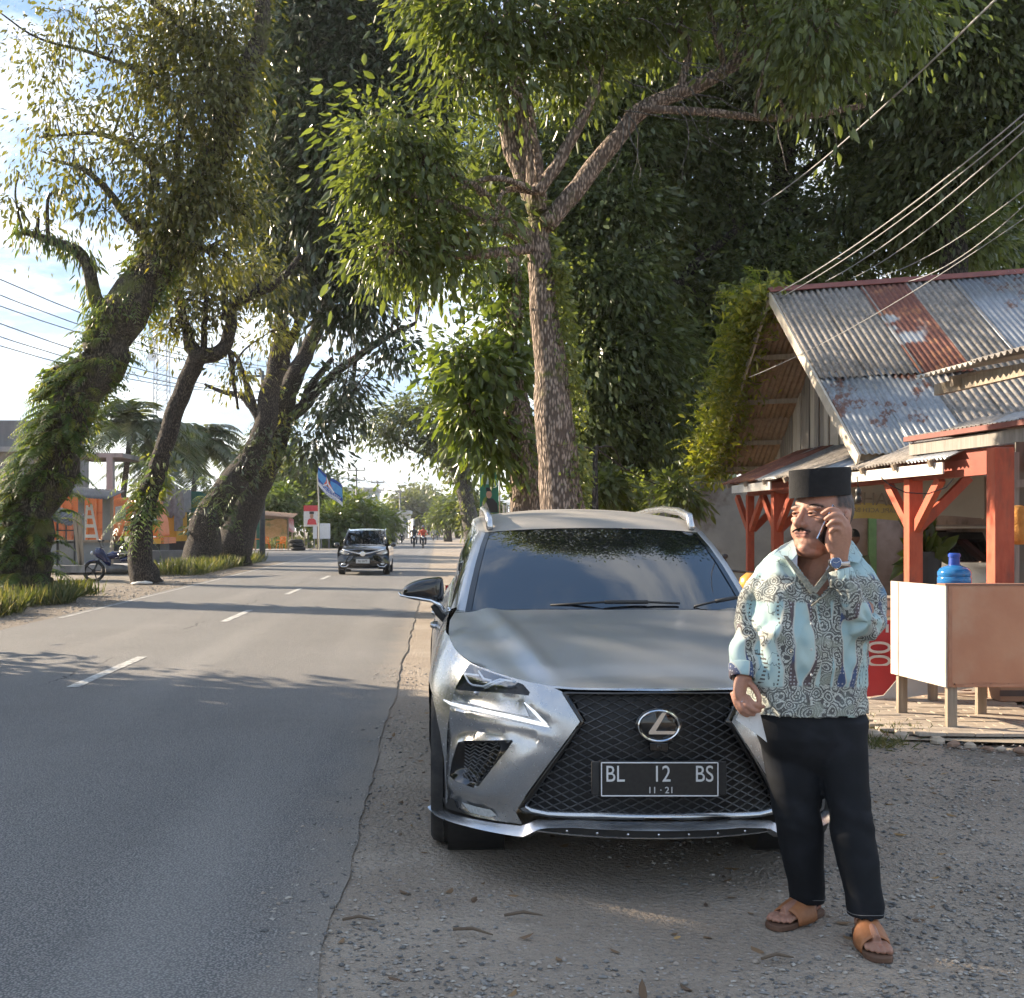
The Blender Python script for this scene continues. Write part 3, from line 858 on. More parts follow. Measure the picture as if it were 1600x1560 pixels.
# ---- grille: black field, frame, lattice
gq = Fp(*grille_half); gq[0] = (0.0, gq[0][1]); gq[-1] = (0.0, gq[-1][1])
gb = MB(); addpan(gb, gq, sp=0.03, bval=-0.035)
gb.cur = 0
grille = gb.build('grille', M('grille backing', (0.006, 0.006, 0.007), rough=0.5, scale=40), CAR, smooth=True)
fr = MB()
edge = Fp((1028, 1081), (884, 1081), (878, 1083), (907, 1129), (824, 1243), (809, 1263), (816, 1270), (856, 1277), (1028, 1281)); inner = Fp((1028, 1086), (893, 1086), (890, 1089), (914, 1129), (834, 1244), (822, 1261), (826, 1264), (858, 1270), (1028, 1273))
for q in (edge, inner): q[0] = (0.0, q[0][1]); q[-1] = (0.0, q[-1][1])
e1, i1 = [], []
for k in range(len(edge) - 1):
    for t in np.linspace(0, 1, 8, endpoint=False):
        e1.append((edge[k][0] + (edge[k + 1][0] - edge[k][0]) * t, edge[k][1] + (edge[k + 1][1] - edge[k][1]) * t)); i1.append((inner[k][0] + (inner[k + 1][0] - inner[k][0]) * t, inner[k][1] + (inner[k + 1][1] - inner[k][1]) * t))
rows = [[front3(*p_, .001) for p_ in e1], [front3(*p_, .012) for p_ in [((a[0] + b_[0]) / 2, (a[1] + b_[1]) / 2) for a, b_ in zip(e1, i1)]], [front3(*p_, -.036) for p_ in i1]]
fr.grid(rows); fr.grid([mirror(r_) for r_ in rows]); fr.build('grille_frame', GLOSSB, grille, smooth=True)
st = MB()
for s in (0, 1):
    ln = [front3(*p_, .006) for p_ in dens(Fp((822, 1262), (830, 1268), (856, 1274), (940, 1276), (1028, 1278)), .03, False)[0]]
    ln2 = [v + Vector((0, .0, .012)) for v in ln]; ln3 = [v + Vector((0, .04, .014)) for v in ln]
    st.grid([ln, ln2, ln3] if s == 0 else [mirror(ln), mirror(ln2), mirror(ln3)])
st.build('grille_sill', SATIN, grille, smooth=True)
lat = MB(); gpoly = gq + [(-a, b_) for a, b_ in gq[::-1]]
GP = np.array(gpoly)
for fam in (1, -1):
    sl_ = 0.48 * fam
    for k in range(-26, 60):
        z0 = 0.12 + k * 0.0345
        us = np.arange(-0.62, 0.621, 0.02); zs = z0 + sl_ * us if fam == 1 else z0 + sl_ * us
        ok = inpoly(np.stack([us, zs], -1), GP); run = []
        for u_, z_, o_ in list(zip(us, zs, ok)) + [(0, 0, False)]:
            if o_: run.append(front3(u_, z_, -.016 if fam == 1 else -.018))
            elif run:
                if len(run) > 1: lat.tube(run, (.0034, .0034), 4, cap=False) if False else lat.tube(run, .0032, 4, cap=False)
                run = []
lat.build('grille_mesh', M('grille lattice', (0.035, 0.035, 0.037), (0.07, 0.07, 0.072), rough=.3, scale=50), grille)
# emblem: oval ring with a slanted bar
ec = front3(0, pxf(1028, 1133)[1], 0.0); SE_ = FPX / (CY)
eb = MB(); ex, ez = 36 / 389, 27 / 389
eb.lathe([(1.0, 0.0), (1.0, .012), (.9, .018), (0, .018)], (0, 0, 0), 40, None)
eb.v = [(ec.x + v[0] * ex, ec.y - v[2], ec.z + v[1] * ez) for v in eb.v]
emb = eb.build('emblem', GLOSSB, CAR, auto=40)
eb = MB(); eb.tube([(ec.x + .081 * math.cos(a), ec.y - .021, ec.z + .061 * math.sin(a)) for a in np.linspace(0, 2 * PI, 48, endpoint=False)], (.006, .008), 8, closed=True)
lp = [(.010, .038), (.026, .040), (-.012, -.022), (.052, -.022), (.060, -.034), (-.036, -.034), (-.036, -.026)]
eb.prism([(ec.x + a, ec.y - .019, ec.z + b_) for a, b_ in [(.012, .054), (.030, .054), (-.014, -.020), (.070, -.020), (.058, -.033), (-.040, -.033), (-.042, -.024)]], (0, -.008, 0))
eb.build('emblem_ring', CHROME, emb, auto=40)
mb = MB(); z_ = pxf(1028, 1166)[1]; c_ = front3(0, z_, 0); mb.box((c_.x, c_.y - .004, c_.z), (.075, .03, .032)); mb.tube([(c_.x, c_.y - .026, c_.z), (c_.x, c_.y - .018, c_.z)], .01, 12); mb.build('front_camera', GLOSSB, grille, bevel=.004)
# number plate
pc = front3(0, 0, 0); pz = CAMH - (1217 - VY) / 391; pxc = (1030 - VX) / 391 ; py_ = CY - 0.035
mb = MB(); mb.box((pxc, py_ + .012, pz), (.478, .012, .146)); plate = mb.build('number_plate', M('black plate', (0.012, 0.012, 0.013), (0.02, 0.02, 0.02), rough=.35, scale=60), CAR, bevel=.006)
mb = MB()
for a, b_ in (((-.232, -.066), (.232, -.066)), ((.232, -.066), (.232, .066)), ((.232, .066), (-.232, .066)), ((-.232, .066), (-.232, -.066))):
    mb.bar((pxc + a[0], py_ + .003, pz + a[1]), (pxc + b_[0], py_ + .003, pz + b_[1]), .004, .004)
mb.build('plate_border', WHITEP, plate)
mb = MB(); mb.box((pxc, py_ + .022, pz), (.54, .016, .135)); mb.build('plate_bracket', MATTB, CAR, bevel=.005)
PL = M('plate lettering', (0.62, 0.63, 0.64), (0.7, 0.7, 0.7), rough=.5)
for tx, dx_, dz_, sz, xs_ in (('BL', -.178, .018, .092, .82), ('12', .008, .018, .092, .82), ('BS', .178, .018, .092, .82), ('11 · 21', .005, -.045, .036, 1.05)):
    t = text_mesh('plate_letters', tx, sz, PL, plate, basis((pxc + dx_, py_ + .004, pz + dz_), (1, 0, 0), (0, 0, 1)), xs=xs_)
# black lower intake and its bright bottom line
mb = MB(); uu = np.linspace(-.50, .50, 25)
zb2 = pxf(1028, 1298)[1]
mb.grid([[front3(u_, zb2 + .004, .02) for u_ in uu], [front3(u_, zb2 - .024, .02) for u_ in uu], [front3(u_, zb2 - .03, -.2) for u_ in uu]]); und = mb.build('lower_intake', MATTB, CAR)
mb = MB(); mb.tube([front3(u_, zb2 - .026, .023) for u_ in uu], .0035, 5); mb.build('bottom_trim', SATIN, und)
for k in range(7):
    mb = MB(); c_ = front3(-.36 + .12 * k, zb2 - .012, .022); mb.ell(c_, (.006, .004, .006), 8, 4); mb.build('fastener', SATIN, und)
# gap behind lips, underbody
mb = MB(); mb.box(car((0, 2.4, .34)), (1.5, 3.6, .2)); mb.box(car((0, .72, .40)), (1.0, .5, .3)); mb.box(car((0, 2.9, .7)), (1.4, 2.8, .55)); mb.build('underbody', MATTB, CAR)
# ---- wheels
for cy in (.93, 3.59):
    for s in (-1, 1):
        c = car((s * .80, cy, .362)); rot = Matrix.Rotation(R(90), 3, 'Y')
        mb = MB(); mb.lathe([(.235, -.11), (.33, -.118), (.352, -.105), (.362, -.07), (.362, .07), (.352, .105), (.33, .118), (.235, .11)], c, 40, rot, cap=False)
        tyre = mb.build('wheel', RUBBER, CAR, smooth=True)
        mb = MB()
        for g_ in (-.06, -.02, .02, .06):
            mb.tube([c + Vector((g_, .3615 * math.cos(a), .3615 * math.sin(a))) for a in np.linspace(0, 2 * PI, 40, endpoint=False)], .004, 4, closed=True)
        mb.build('tread_groove', GLOSSB, tyre)
        mb = MB(); mb.lathe([(.235, -.1), (.235, .1), (.215, .105), (.215, -.1)], c, 32, rot, cap=False)
        for k in range(10):
            a = 2 * PI * k / 10; mb.bar(c + Vector((s * .085, .03 * math.cos(a), .03 * math.sin(a))), c + Vector((s * .09, .225 * math.cos(a), .225 * math.sin(a))), .035, .03, up=(1, 0, 0))
        mb.lathe([(.0, s * .09), (.05, s * .1), (.06, s * .07), (0, s * .07)], c, 16, rot, cap=False)
        mb.build('rim', SATIN, tyre, auto=35)
        mb = MB(); mb.lathe([(.41, -.2), (.41, .06), (.405, .06), (.405, -.2), (0, -.2)], car((s * .80, cy, .362)) - Vector((s * .02, 0, 0)), 32, Matrix.Rotation(R(90) * s, 3, 'Y'), cap=False); mb.build('wheel_well', MATTB, CAR)
# ---- wing mirrors
for s in (0, 1):
    mi = (lambda v: v) if s == 0 else mirror
    Ym = 1.52
    hous = [(690, 900), (693, 905), (695, 930), (692, 946), (676, 942), (630, 937), (626, 926), (632, 915), (652, 905)]
    fr3 = [car(pxy(a, b_, Ym)) for a, b_ in hous]; cc = sum(fr3, Vector()) / len(fr3)
    def ring(sc, d): return [cc + (v - cc) * sc + Vector((0, d, 0)) for v in fr3]
    mb = MB(); rings = [ring(.35, -.055), ring(.75, -.045), ring(.96, -.012), ring(1.0, .03), ring(.97, .10)]
    rings = [mi(r_) for r_ in rings]; n = len(fr3)
    vs = [v for r_ in rings for v in r_]; fs = [(i * n + k, i * n + (k + 1) % n, (i + 1) * n + (k + 1) % n, (i + 1) * n + k) for i in range(4) for k in range(n)]
    mb.add(vs, fs + [tuple(range(n - 1, -1, -1)), tuple(4 * n + k for k in range(n))])
    wm = mb.build('wing_mirror', GLOSSB, CAR, smooth=True)
    md = wm.modifiers.new('s', 'SUBSURF'); md.levels = md.render_levels = 2
    mb = MB(); ln = [car(pxy(a, b_, Ym + e)) for a, b_, e in ((624, 926, .03), (627, 931, -.0), (648, 934, -.05), (672, 938, -.055), (686, 945, -.04), (693, 955, .0), (699, 963, .03))]
    mb.tube(mi(ln), [(.005, .006), (.006, .008), (.006, .008), (.008, .011), (.012, .018), (.016, .02), (.016, .018)], 8); mb.build('mirror_trim', CHROME, wm, smooth=True)
    mb = MB(); mb.tube(mi([car(pxy(a, b_, Ym + e)) for a, b_, e in ((680, 944, .02), (688, 958, .03), (697, 968, .02), (706, 972, .02))]), [(.03, .02), (.028, .02), (.026, .02), (.026, .02)], 8); mb.build('mirror_arm', MATTB, wm, smooth=True)
# tail lamps
for s in (-1, 1):
    mb = MB(); mb.grid([[car((s * x, y - .004, z)) for x, y in ((.35, 4.60), (.6, 4.575), (.83, 4.46))] for z in (.98, 1.05)]); mb.build('tail_light', M('red lamp', (0.4, 0.01, 0.01), rough=.1), CAR)
# ================================================================== the man beside the car
# Built standing at the origin facing -y, then moved; lateral x: negative is the picture's left.
MX, MY = 1.44, 4.28
MS = 1790 / MY
def man(px, py, d=0.0):
    """photograph pixel -> point at the man's distance plus d"""
    return P(px, py, MY + d)
def remesh(mb, voxel, smooth=3, name='tmp', fac=0.5):
    me = bpy.data.meshes.new(name); me.from_pydata([tuple(v) for v in mb.v], [], mb.f)
    bm = bmesh.new(); bm.from_mesh(me); bmesh.ops.recalc_face_normals(bm, faces=bm.faces); bm.to_mesh(me); bm.free()
    o = bpy.data.objects.new(name, me); COL.objects.link(o)
    r = o.modifiers.new('r', 'REMESH'); r.mode = 'VOXEL'; r.voxel_size = voxel; r.adaptivity = 0
    if smooth:
        sm = o.modifiers.new('s', 'SMOOTH'); sm.iterations = smooth; sm.factor = fac
    dg = bpy.context.evaluated_depsgraph_get(); dg.update()
    out = bpy.data.meshes.new_from_object(o.evaluated_get(dg)); bpy.data.objects.remove(o)
    return out
def coords(me):
    a = np.empty(len(me.vertices) * 3, np.float32); me.vertices.foreach_get('co', a); return a.reshape(-1, 3).astype(float)
def setco(me, a): me.vertices.foreach_set('co', a.astype(np.float32).ravel()); me.update()
def colattr(me, c):
    at = me.color_attributes.new('Col', 'FLOAT_COLOR', 'POINT')
    at.data.foreach_set('color', np.concatenate([c, np.ones((len(c), 1))], 1).astype(np.float32).ravel())
def catmull(pts, n=6):
    """smooth a list of tuples (any length)"""
    q = [np.array(p_, float) for p_ in pts]; out = []
    for i in range(len(q) - 1):
        p0, p1, p2, p3 = q[max(i - 1, 0)], q[i], q[i + 1], q[min(i + 2, len(q) - 1)]
        for t in np.linspace(0, 1, n, endpoint=False):
            out.append(0.5 * ((2 * p1) + (-p0 + p2) * t + (2 * p0 - 5 * p1 + 4 * p2 - p3) * t * t + (-p0 + 3 * p1 - 3 * p2 + p3) * t ** 3))
    out.append(q[-1]); return out
def limb(mb, pts, n=14, k=5):
    """pts: (x, y, z, r[, r2])"""
    q = catmull([p_ if len(p_) == 5 else (*p_, p_[3]) for p_ in pts], k)
    mb.tube([p_[:3] for p_ in q], [(p_[3], p_[4]) for p_ in q], n)
def ringloft(mb, rings, n=28, cap=True):
    """rings: (cx, cy, z, rx, ry[, squareness])"""
    vs, fs = [], []
    for rg_ in rings:
        cx, cy, z, rx, ry = rg_[:5]; e = rg_[5] if len(rg_) > 5 else 2.0
        for k in range(n):
            a = 2 * PI * k / n; c, s = math.cos(a), math.sin(a)
            vs.append((cx + rx * math.copysign(abs(c) ** (2 / e), c), cy + ry * math.copysign(abs(s) ** (2 / e), s), z))
    for i in range(len(rings) - 1):
        for k in range(n): fs.append((i * n + k, i * n + (k + 1) % n, (i + 1) * n + (k + 1) % n, (i + 1) * n + k))
    if cap: fs += [tuple(range(n - 1, -1, -1)), tuple((len(rings) - 1) * n + k for k in range(n))]
    mb.add(vs, fs)

MAN = empty('person', (MX, MY, 0), 'man in turquoise batik shirt and black cap holding a phone to his ear', 'person')
# key joints in the world, from the photograph
neck = man(1278, 888, .02); headc = man(1284, 808, .0)
shR, shL = man(1203, 880, .03), man(1352, 893, .03)          # picture left / picture right shoulder
elR, wrR = man(1163, 985, .05), man(1163, 1062, -.04)
elL, wrL = man(1358, 978, -.10), man(1311, 876, -.14)
hip = man(1262, 1115, .02)
# ---------------------------------------------------------------- head (local: face towards -y, z up, origin at head centre)
hd = MB()
hd.ell((0, .012, .028), (.079, .098, .098), 28, 20)                 # skull
hd.ell((0, -.02, -.035), (.070, .074, .085), 24, 16)               # face block
hd.ell((0, -.038, -.078), (.054, .050, .042), 20, 12)              # jaw
hd.ell((0, -.068, -.100), (.024, .022, .018), 14, 10)              # chin
for s in (-1, 1):
    hd.ell((s * .041, -.046, -.045), (.027, .031, .036), 14, 10)   # cheek
    hd.ell((s * .052, -.010, -.075), (.023, .042, .036), 14, 10)   # jowl
    hd.ell((s * .038, -.062, -.012), (.025, .016, .012), 14, 8)    # cheek bone
    hd.ell((s * .033, -.073, .0235), (.024, .0125, .008), 14, 8, (0, s * .12, 0))    # brow
    hd.ell((s * .014, -.094, -.031), (.0095, .0115, .0085), 12, 8)   # nostril wing
    hd.ell((s * .079, .014, -.012), (.010, .024, .035), 12, 10, (0, s * .18, s * .35))    # ear
    hd.ell((s * .076, .006, -.036), (.008, .012, .012), 10, 8)
    hd.ell((s * .012, -.0855, -.0515), (.016, .0085, .005), 12, 8, (0, s * .12, s * -.35))   # upper lip
    hd.ell((s * .010, -.083, -.0630), (.015, .009, .006), 12, 8, (0, 0, s * -.3))    # lower lip
limb(hd, [(0, -.080, .020, .0085), (0, -.090, .004, .0082), (0, -.102, -.014, .0092), (0, -.112, -.027, .0115), (0, -.098, -.034, .009)], 12, 4)   # nose
hd.ell((0, -.110, -.026), (.0125, .012, .0105), 14, 10)
hd.ell((0, -.080, -.046), (.020, .010, .010), 12, 8)               # philtrum
hd.ell((0, -.048, -.110), (.040, .036, .020), 14, 8)               # under the chin
HS = 1.22
HROT = Matrix.Rotation(R(-58), 3, 'Z') @ Matrix.Rotation(R(-4), 3, 'X')
hdv = [HROT @ Vector(v) * HS + headc for v in hd.v]
bodym = MB(); bodym.add(hdv, hd.f)
def HL(p_): return HROT @ Vector(p_) * HS + headc
# neck and upper chest
limb(bodym, [(*(headc + Vector((.006, .03, -.03))), .062, .066), (*(headc + Vector((.008, .028, -.085))), .066, .07), (*(neck + Vector((0, .03, .0))), .072, .078), (*(neck + Vector((0, .04, -.05))), .105, .085), (*(neck + Vector((0, .03, -.12))), .12, .10)], 20, 4)
# trunk and limbs under the clothes
limb(bodym, [(neck.x, MY + .04, neck.z - .10, .12, .07), (hip.x, MY + .03, 1.15, .16, .11), (hip.x, MY + .02, .95, .155, .12), (hip.x, MY + .03, .82, .10, .08)], 20, 4)
limb(bodym, [(*(shR - Vector((-.02, 0, .03))), .03), (*((shR + elR) / 2), .024), (*elR, .022), (*((elR + wrR) / 2), .024), (*wrR, .029, .024)], 14, 4)
limb(bodym, [(*(shL - Vector((.02, 0, .03))), .03), (*((shL + elL) / 2), .024), (*(elL + Vector((-.01, 0, .01))), .022), (*((elL + wrL) / 2 + Vector((0, -.015, 0))), .024), (*wrL, .029, .025)], 14, 4)
anR, anL = man(1262, 1402, .12), man(1352, 1420, -.12)
hiR, hiL = Vector((hip.x - .085, MY + .03, .86)), Vector((hip.x + .095, MY + .01, .86))
knR, knL = man(1245, 1265, .045), man(1322, 1270, -.045)
def zsole(v): return v
for h_, k_, a_ in ((hiR, knR, anR), (hiL, knL, anL)):
    a2 = Vector((a_.x, a_.y, .07))
    limb(bodym, [(*h_, .05), (*((h_ + k_) / 2), .045), (*k_, .036), (*((k_ + a2) / 2 + Vector((0, .015, .02))), .036), (*a2, .036), (a2.x, a2.y + .01, .045, .036)], 14, 4)
# feet: right foot (picture left) points left, the other to the camera
FEET = []
for a_, ang in ((anR, R(-52)), (anL, R(-6))):
    d = Vector((math.sin(ang), -math.cos(ang), 0)); sdd = Vector((d.y, -d.x, 0))
    o = Vector((a_.x, a_.y, 0)); FEET.append((o, d, sdd))
    def fp(l, s, z): return o + d * l + sdd * s + Vector((0, 0, z))
    limb(bodym, [(*fp(-.055, 0, .055), .030, .028), (*fp(0, 0, .062), .036, .034), (*fp(.06, 0, .055), .040, .030), (*fp(.12, 0, .044), .044, .020), (*fp(.155, 0, .040), .042, .016)], 16, 4)
    side = 1 if ang < R(-20) else -1           # where the big toe is
    for i, (s, l, r) in enumerate(((-.032, .205, .0145), (-.010, .208, .0105), (.008, .202, .0098), (.024, .192, .0092), (.038, .178, .0085))):
        sg_ = s * (1 if ang > R(-20) else -1)
        limb(bodym, [(*fp(l - .075, sg_ * .85, .040), r), (*fp(l - .03, sg_, .042), r * .95), (*fp(l - .01, sg_, .036), r * .9), (*fp(l, sg_, .034), r * .55)], 10, 4)
# hands --------------------------------------------------------------
def finger(mb, pts, r0, r1, n=10):
    m = len(pts); limb(mb, [(*p_, r0 + (r1 - r0) * i / (m - 1) * (1.0 if i < m - 1 else 1.15)) for i, p_ in enumerate(pts)], n, 4)
# raised hand: back of the hand towards the camera, fingers folded over the phone to the left
D = .06
def mh(px, py, d): return man(px, py, d + D)
limb(bodym, [(*mh(1311, 880, -.20), .030, .026), (*mh(1312, 862, -.212), .033, .024), (*mh(1313, 845, -.226), .040, .020), (*mh(1313, 828, -.235), .041, .019), (*mh(1309, 814, -.232), .034, .017)], 16, 4)
finger(bodym, [mh(1320, 819, -.226), mh(1310, 800, -.238), mh(1297, 796, -.236), mh(1283, 804, -.220)], .0115, .0085)      # index
finger(bodym, [mh(1322, 827, -.232), mh(1314, 808, -.250), mh(1301, 805, -.250), mh(1288, 813, -.232)], .0115, .0085)
finger(bodym, [mh(1320, 835, -.236), mh(1313, 817, -.256), mh(1302, 815, -.256), mh(1292, 823, -.238)], .0105, .008)
finger(bodym, [mh(1316, 842, -.236), mh(1311, 827, -.254), mh(1303, 826, -.254), mh(1296, 833, -.240)], .0095, .0075)
finger(bodym, [mh(1300, 862, -.215), mh(1294, 846, -.212), mh(1298, 826, -.20), mh(1308, 812, -.192)], .014, .010)                                   # thumb
# lowered hand: loosely curled, holding the white sheet
limb(bodym, [(*man(1162, 1056, -.035), .027, .023), (*man(1157, 1070, -.05), .036, .020), (*man(1156, 1083, -.058), .037, .018), (*man(1159, 1092, -.06), .031, .015)], 16, 4)
finger(bodym, [man(1145, 1082, -.05), man(1150, 1099, -.072), man(1159, 1113, -.078), man(1169, 1119, -.066)], .0115, .0085)
finger(bodym, [man(1152, 1087, -.058), man(1158, 1103, -.086), man(1168, 1114, -.088), man(1179, 1117, -.070)], .0115, .0085)
finger(bodym, [man(1160, 1089, -.062), man(1167, 1102, -.096), man(1178, 1110, -.094), man(1188, 1111, -.074)], .0105, .008)
finger(bodym, [man(1168, 1088, -.058), man(1176, 1098, -.092), man(1186, 1104, -.088), man(1194, 1104, -.072)], .0095, .0075)
finger(bodym, [man(1172, 1068, -.045), man(1181, 1079, -.07), man(1186, 1091, -.085), man(1186, 1101, -.088)], .0125, .0095)
me = remesh(bodym, .0042, 2, 'body')
V = coords(me)
# skin colours: lips, stubble, brows, cropped hair as pigment; lip parting and ear hollow as painted shade
inv = HROT.transposed()
H = ((V - np.array(headc)) / HS) @ np.array(HROT)
near = np.linalg.norm(V - np.array(headc), axis=1) < .21
nz = np.array([mnoise.noise((v[0] * 55, v[1] * 55, v[2] * 55)) for v in V])
skin = np.array((.42, .215, .145)); n2_ = np.array([mnoise.noise((v[0] * 18, v[1] * 18, v[2] * 18)) for v in V])
C = np.tile(skin, (len(V), 1)) * (1 + .10 * nz[:, None] + .14 * n2_[:, None] * np.array([.5, 1.0, 1.0]))
def blend(mask, col, a=1.0):
    global C
    m_ = np.clip(mask, 0, 1)[:, None] * a; C = C * (1 - m_) + np.array(col) * m_
def sm(x, a, b): t = np.clip((x - a) / (b - a), 0, 1); return t * t * (3 - 2 * t)
x_, y_, z_ = H[:, 0], H[:, 1], H[:, 2]; ax = np.abs(x_)
front = near & (y_ < -.02)
blend(near * sm(y_, -.03, -.07) * sm(ax, .07, .04) * sm(z_, -.01, -.04), (.37, .16, .11), .35)
lip = front & (np.abs(z_ + .057) < .0135) & (ax < .026) & (y_ < -.072)
blend(lip.astype(float) * sm(np.abs(z_ + .057), .013, .008), (.26, .10, .085), .8)
blend((front & (np.abs(z_ + .0572) < .0022) & (ax < .026)).astype(float), (.09, .03, .028), .9)  # dark parting of the lips, crease shade put into the colour
must = front * sm(np.abs(z_ + .0435 + .10 * ax), .0075, .003) * sm(ax, .036, .026) * (y_ < -.06)
blend(must * (.72 + .6 * nz), (.09, .06, .05), .6)
stub = front * sm(np.abs(ax - .036), .012, .002) * sm(z_, -.042, -.05) * sm(z_, -.085, -.07) * (y_ < -.045)
blend(stub * (.5 + .8 * nz), (.10, .07, .055), .6)
chinst = front * sm(np.hypot(x_ / .03, (z_ + .088) / .014), 1.2, .4) * (y_ < -.06)
blend(chinst * (.5 + .9 * nz), (.11, .075, .06), .55)
brow = front * sm(np.abs(z_ - .0275 - .10 * (ax - .03) + 6 * np.clip(ax - .035, 0, 1) ** 2 * 1.0), .0075, .003) * sm(ax, .010, .016) * sm(ax, .058, .050)
blend(brow * (.8 + .5 * nz), (.03, .022, .018), .92)
blend(front * sm(np.hypot((ax - .030) / .019, (z_ - .0055) / .0085), 1.25, .8), (.16, .075, .055), .55)      # lids
hair = near * ((y_ > .008) | (z_ > .05)) * sm(y_ * 1.0 + z_ * .55 - .004, .0, .012) * (z_ > -.075 + .2 * np.clip(.06 - y_, 0, 1)) * np.where((ax > .068) & (y_ < .045) & (np.abs(z_ + .012) < .042), 0.0, 1.0)
temple = near * sm(y_, -.035, -.012) * sm(z_, .018, .035)
blend(np.maximum(hair, temple) * (1.0 + .3 * nz), (.016, .014, .013), 1.0)
blend(near * (np.hypot((y_ - .002) / .008, (z_ + .016) / .014) < 1) * (ax > .078), (.10, .04, .03), .7)  # shade of the ear hollow put into the colour
feet = V[:, 2] < .1
blend(feet.astype(float), (.30, .155, .105), .6)
colattr(me, C)
m, nt, b = newmat('skin')
vc = nt.nodes.new('ShaderNodeVertexColor'); vc.layer_name = 'Col'; co = coord(nt)
_in(nt, b.inputs['Base Color'], mixc(nt, noise(nt, co, 140, 3).ramp(.3, .75) * .22, E(nt, vc.outputs[0]), (.22, .09, .06)))
b.inputs['Roughness'].default_value = .54; b.inputs['Subsurface Weight'].default_value = .12; b.inputs['Subsurface Radius'].default_value = (.012, .005, .003); b.inputs['Subsurface Scale'].default_value = .6
nt.links.new(bumpn(nt, noise(nt, co, 260, 5, .7) + noise(nt, co, 45, 4) * 2.2, .5, .0022), b.inputs['Normal'])
me.polygons.foreach_set('use_smooth', [True] * len(me.polygons))
body_o = link_mesh('body', me, m, MAN)
# eyes set into the sockets, with lids
EYEW = M('eye white', (.55, .50, .47), rough=.15, scale=50); IRIS = M('dark iris', (.02, .012, .008), rough=.06, scale=50)
LID = M('eyelid skin', (.36, .175, .115), (.42, .21, .14), rough=.5, scale=90)
for s in (-1, 1):
    c = HL((s * .030, -.0715, .0045)); mb = MB(); mb.ell(c, (.0115, .0115, .0115), 16, 12); ey = mb.build('eye', EYEW, body_o, smooth=True)
    g_ = HROT @ Vector((-.25, -1, .06)).normalized(); mb = MB(); mb.ell(c + g_ * .0075, (.0062, .0062, .0062), 12, 8); mb.build('iris', IRIS, ey, smooth=True)
    mb = MB()
    for zz, dr, th in ((.0060, 0, .0032), (-.0058, 0, .0026)):
        q = [HL((s * .030 + x, -.0715 - math.sqrt(max(0, .0150 ** 2 - x * x * .85)) , .0045 + zz * (1 - (x / .017) ** 2) - .001)) for x in np.linspace(-.0155, .0155, 9)]
        mb.tube(q, [.0015] + [th] * 7 + [.0015], 8)
    mb.build('eyelid', LID, ey, smooth=True)
HAIRM = M('dark hair', (.020, .016, .013), (.055, .045, .04), rough=.75, scale=220)
def hairs(name, n, root_fn, dir_fn, lmin, lmax, rr):
    mb = MB()
    for _ in range(n):
        a_, sgn = root_fn(rr); d = dir_fn(a_, sgn, rr); L_ = rr.uniform(lmin, lmax); a_, d = Vector(a_), Vector(d).normalized()
        p0, p1, p2 = HL(a_), HL(a_ + d * L_ * .6), HL(a_ + d * L_ + Vector((0, .0012, -.0006)))
        sd_ = (p2 - p0).cross(Vector((.3, .2, 1))).normalized() * .00055
        mb.add([p0 - sd_, p0 + sd_, p1 + sd_ * .7, p2, p1 - sd_ * .7], [(0, 1, 2, 3, 4)])
    o_ = mb.build(name, HAIRM, body_o, fix=False); o_['kind'] = 'stuff'
rr_ = random.Random(5)
def mroot(r):
    x = r.triangular(-.033, .033, 0) if r.random() < .5 else r.uniform(-.033, .033); t = r.random()
    return (x, -.0945 + 6.5 * x * x + .004 * t - .001, -.0395 - .10 * abs(x) - 5 * x * x - .0075 * t * (1 - abs(x) / .045)), 1 if x > 0 else -1
hairs('moustache', 380, mroot, lambda a_, s_, r: (s_ * .45 + r.uniform(-.3, .3), -.25, -.9), .005, .009, rr_)
for s in (-1, 1):
    def broot(r, s=s):
        t = r.random(); x = .013 + .040 * t; z = .0245 + .005 * math.sin(t * 2.6) - .006 * max(0, t - .6) + r.uniform(-.0035, .0035) * (1.1 - .7 * t)
        return (s * x, -.0845 + 9 * max(0, x - .03) ** 1.6 + .0015, z), s
    hairs('eyebrow', 170, broot, lambda a_, s_, r: (s_ * .9, -.15 + .25, .35 - 8 * max(0, abs(a_[0]) - .03) + r.uniform(-.2, .2)), .005, .009, rr_)
# cap
CAPM = M('black velvet', (.006, .006, .007), (.012, .012, .013), rough=.95, scale=60, bump=.4, bscale=300)
mb = MB(); n = 40; caps = []
cz = HL((0, .012, .0)); up = Vector((0, 0, 1))
capC = man(1281, 775, .0)
cw, cd = 47.5 / MS, .112
for z, k, in ((0, 1.0), (.012, 1.004), (.05, 1.006), (.094, 1.01), (.100, 1.0), (.1005, .97), (.092, .93), (.088, .5), (.088, .02)):
    rr = []
    for i in range(n):
        a = 2 * PI * i / n; l = Vector((.100 * math.cos(a) * k, .122 * math.sin(a) * k, 0)); l = Matrix.Rotation(R(-52), 3, 'Z') @ l
        rr.append(capC + Vector((l.x * 1.03, l.y, z + .010 * (l.x / .1) * .6 - (.004 if z < .01 else 0))))
    caps.append(rr)
for i in range(len(caps) - 1): mb.add(caps[i] + caps[i + 1], [(k, (k + 1) % n, n + (k + 1) % n, n + k) for k in range(n)])
mb.build('cap', CAPM, MAN, auto=50)
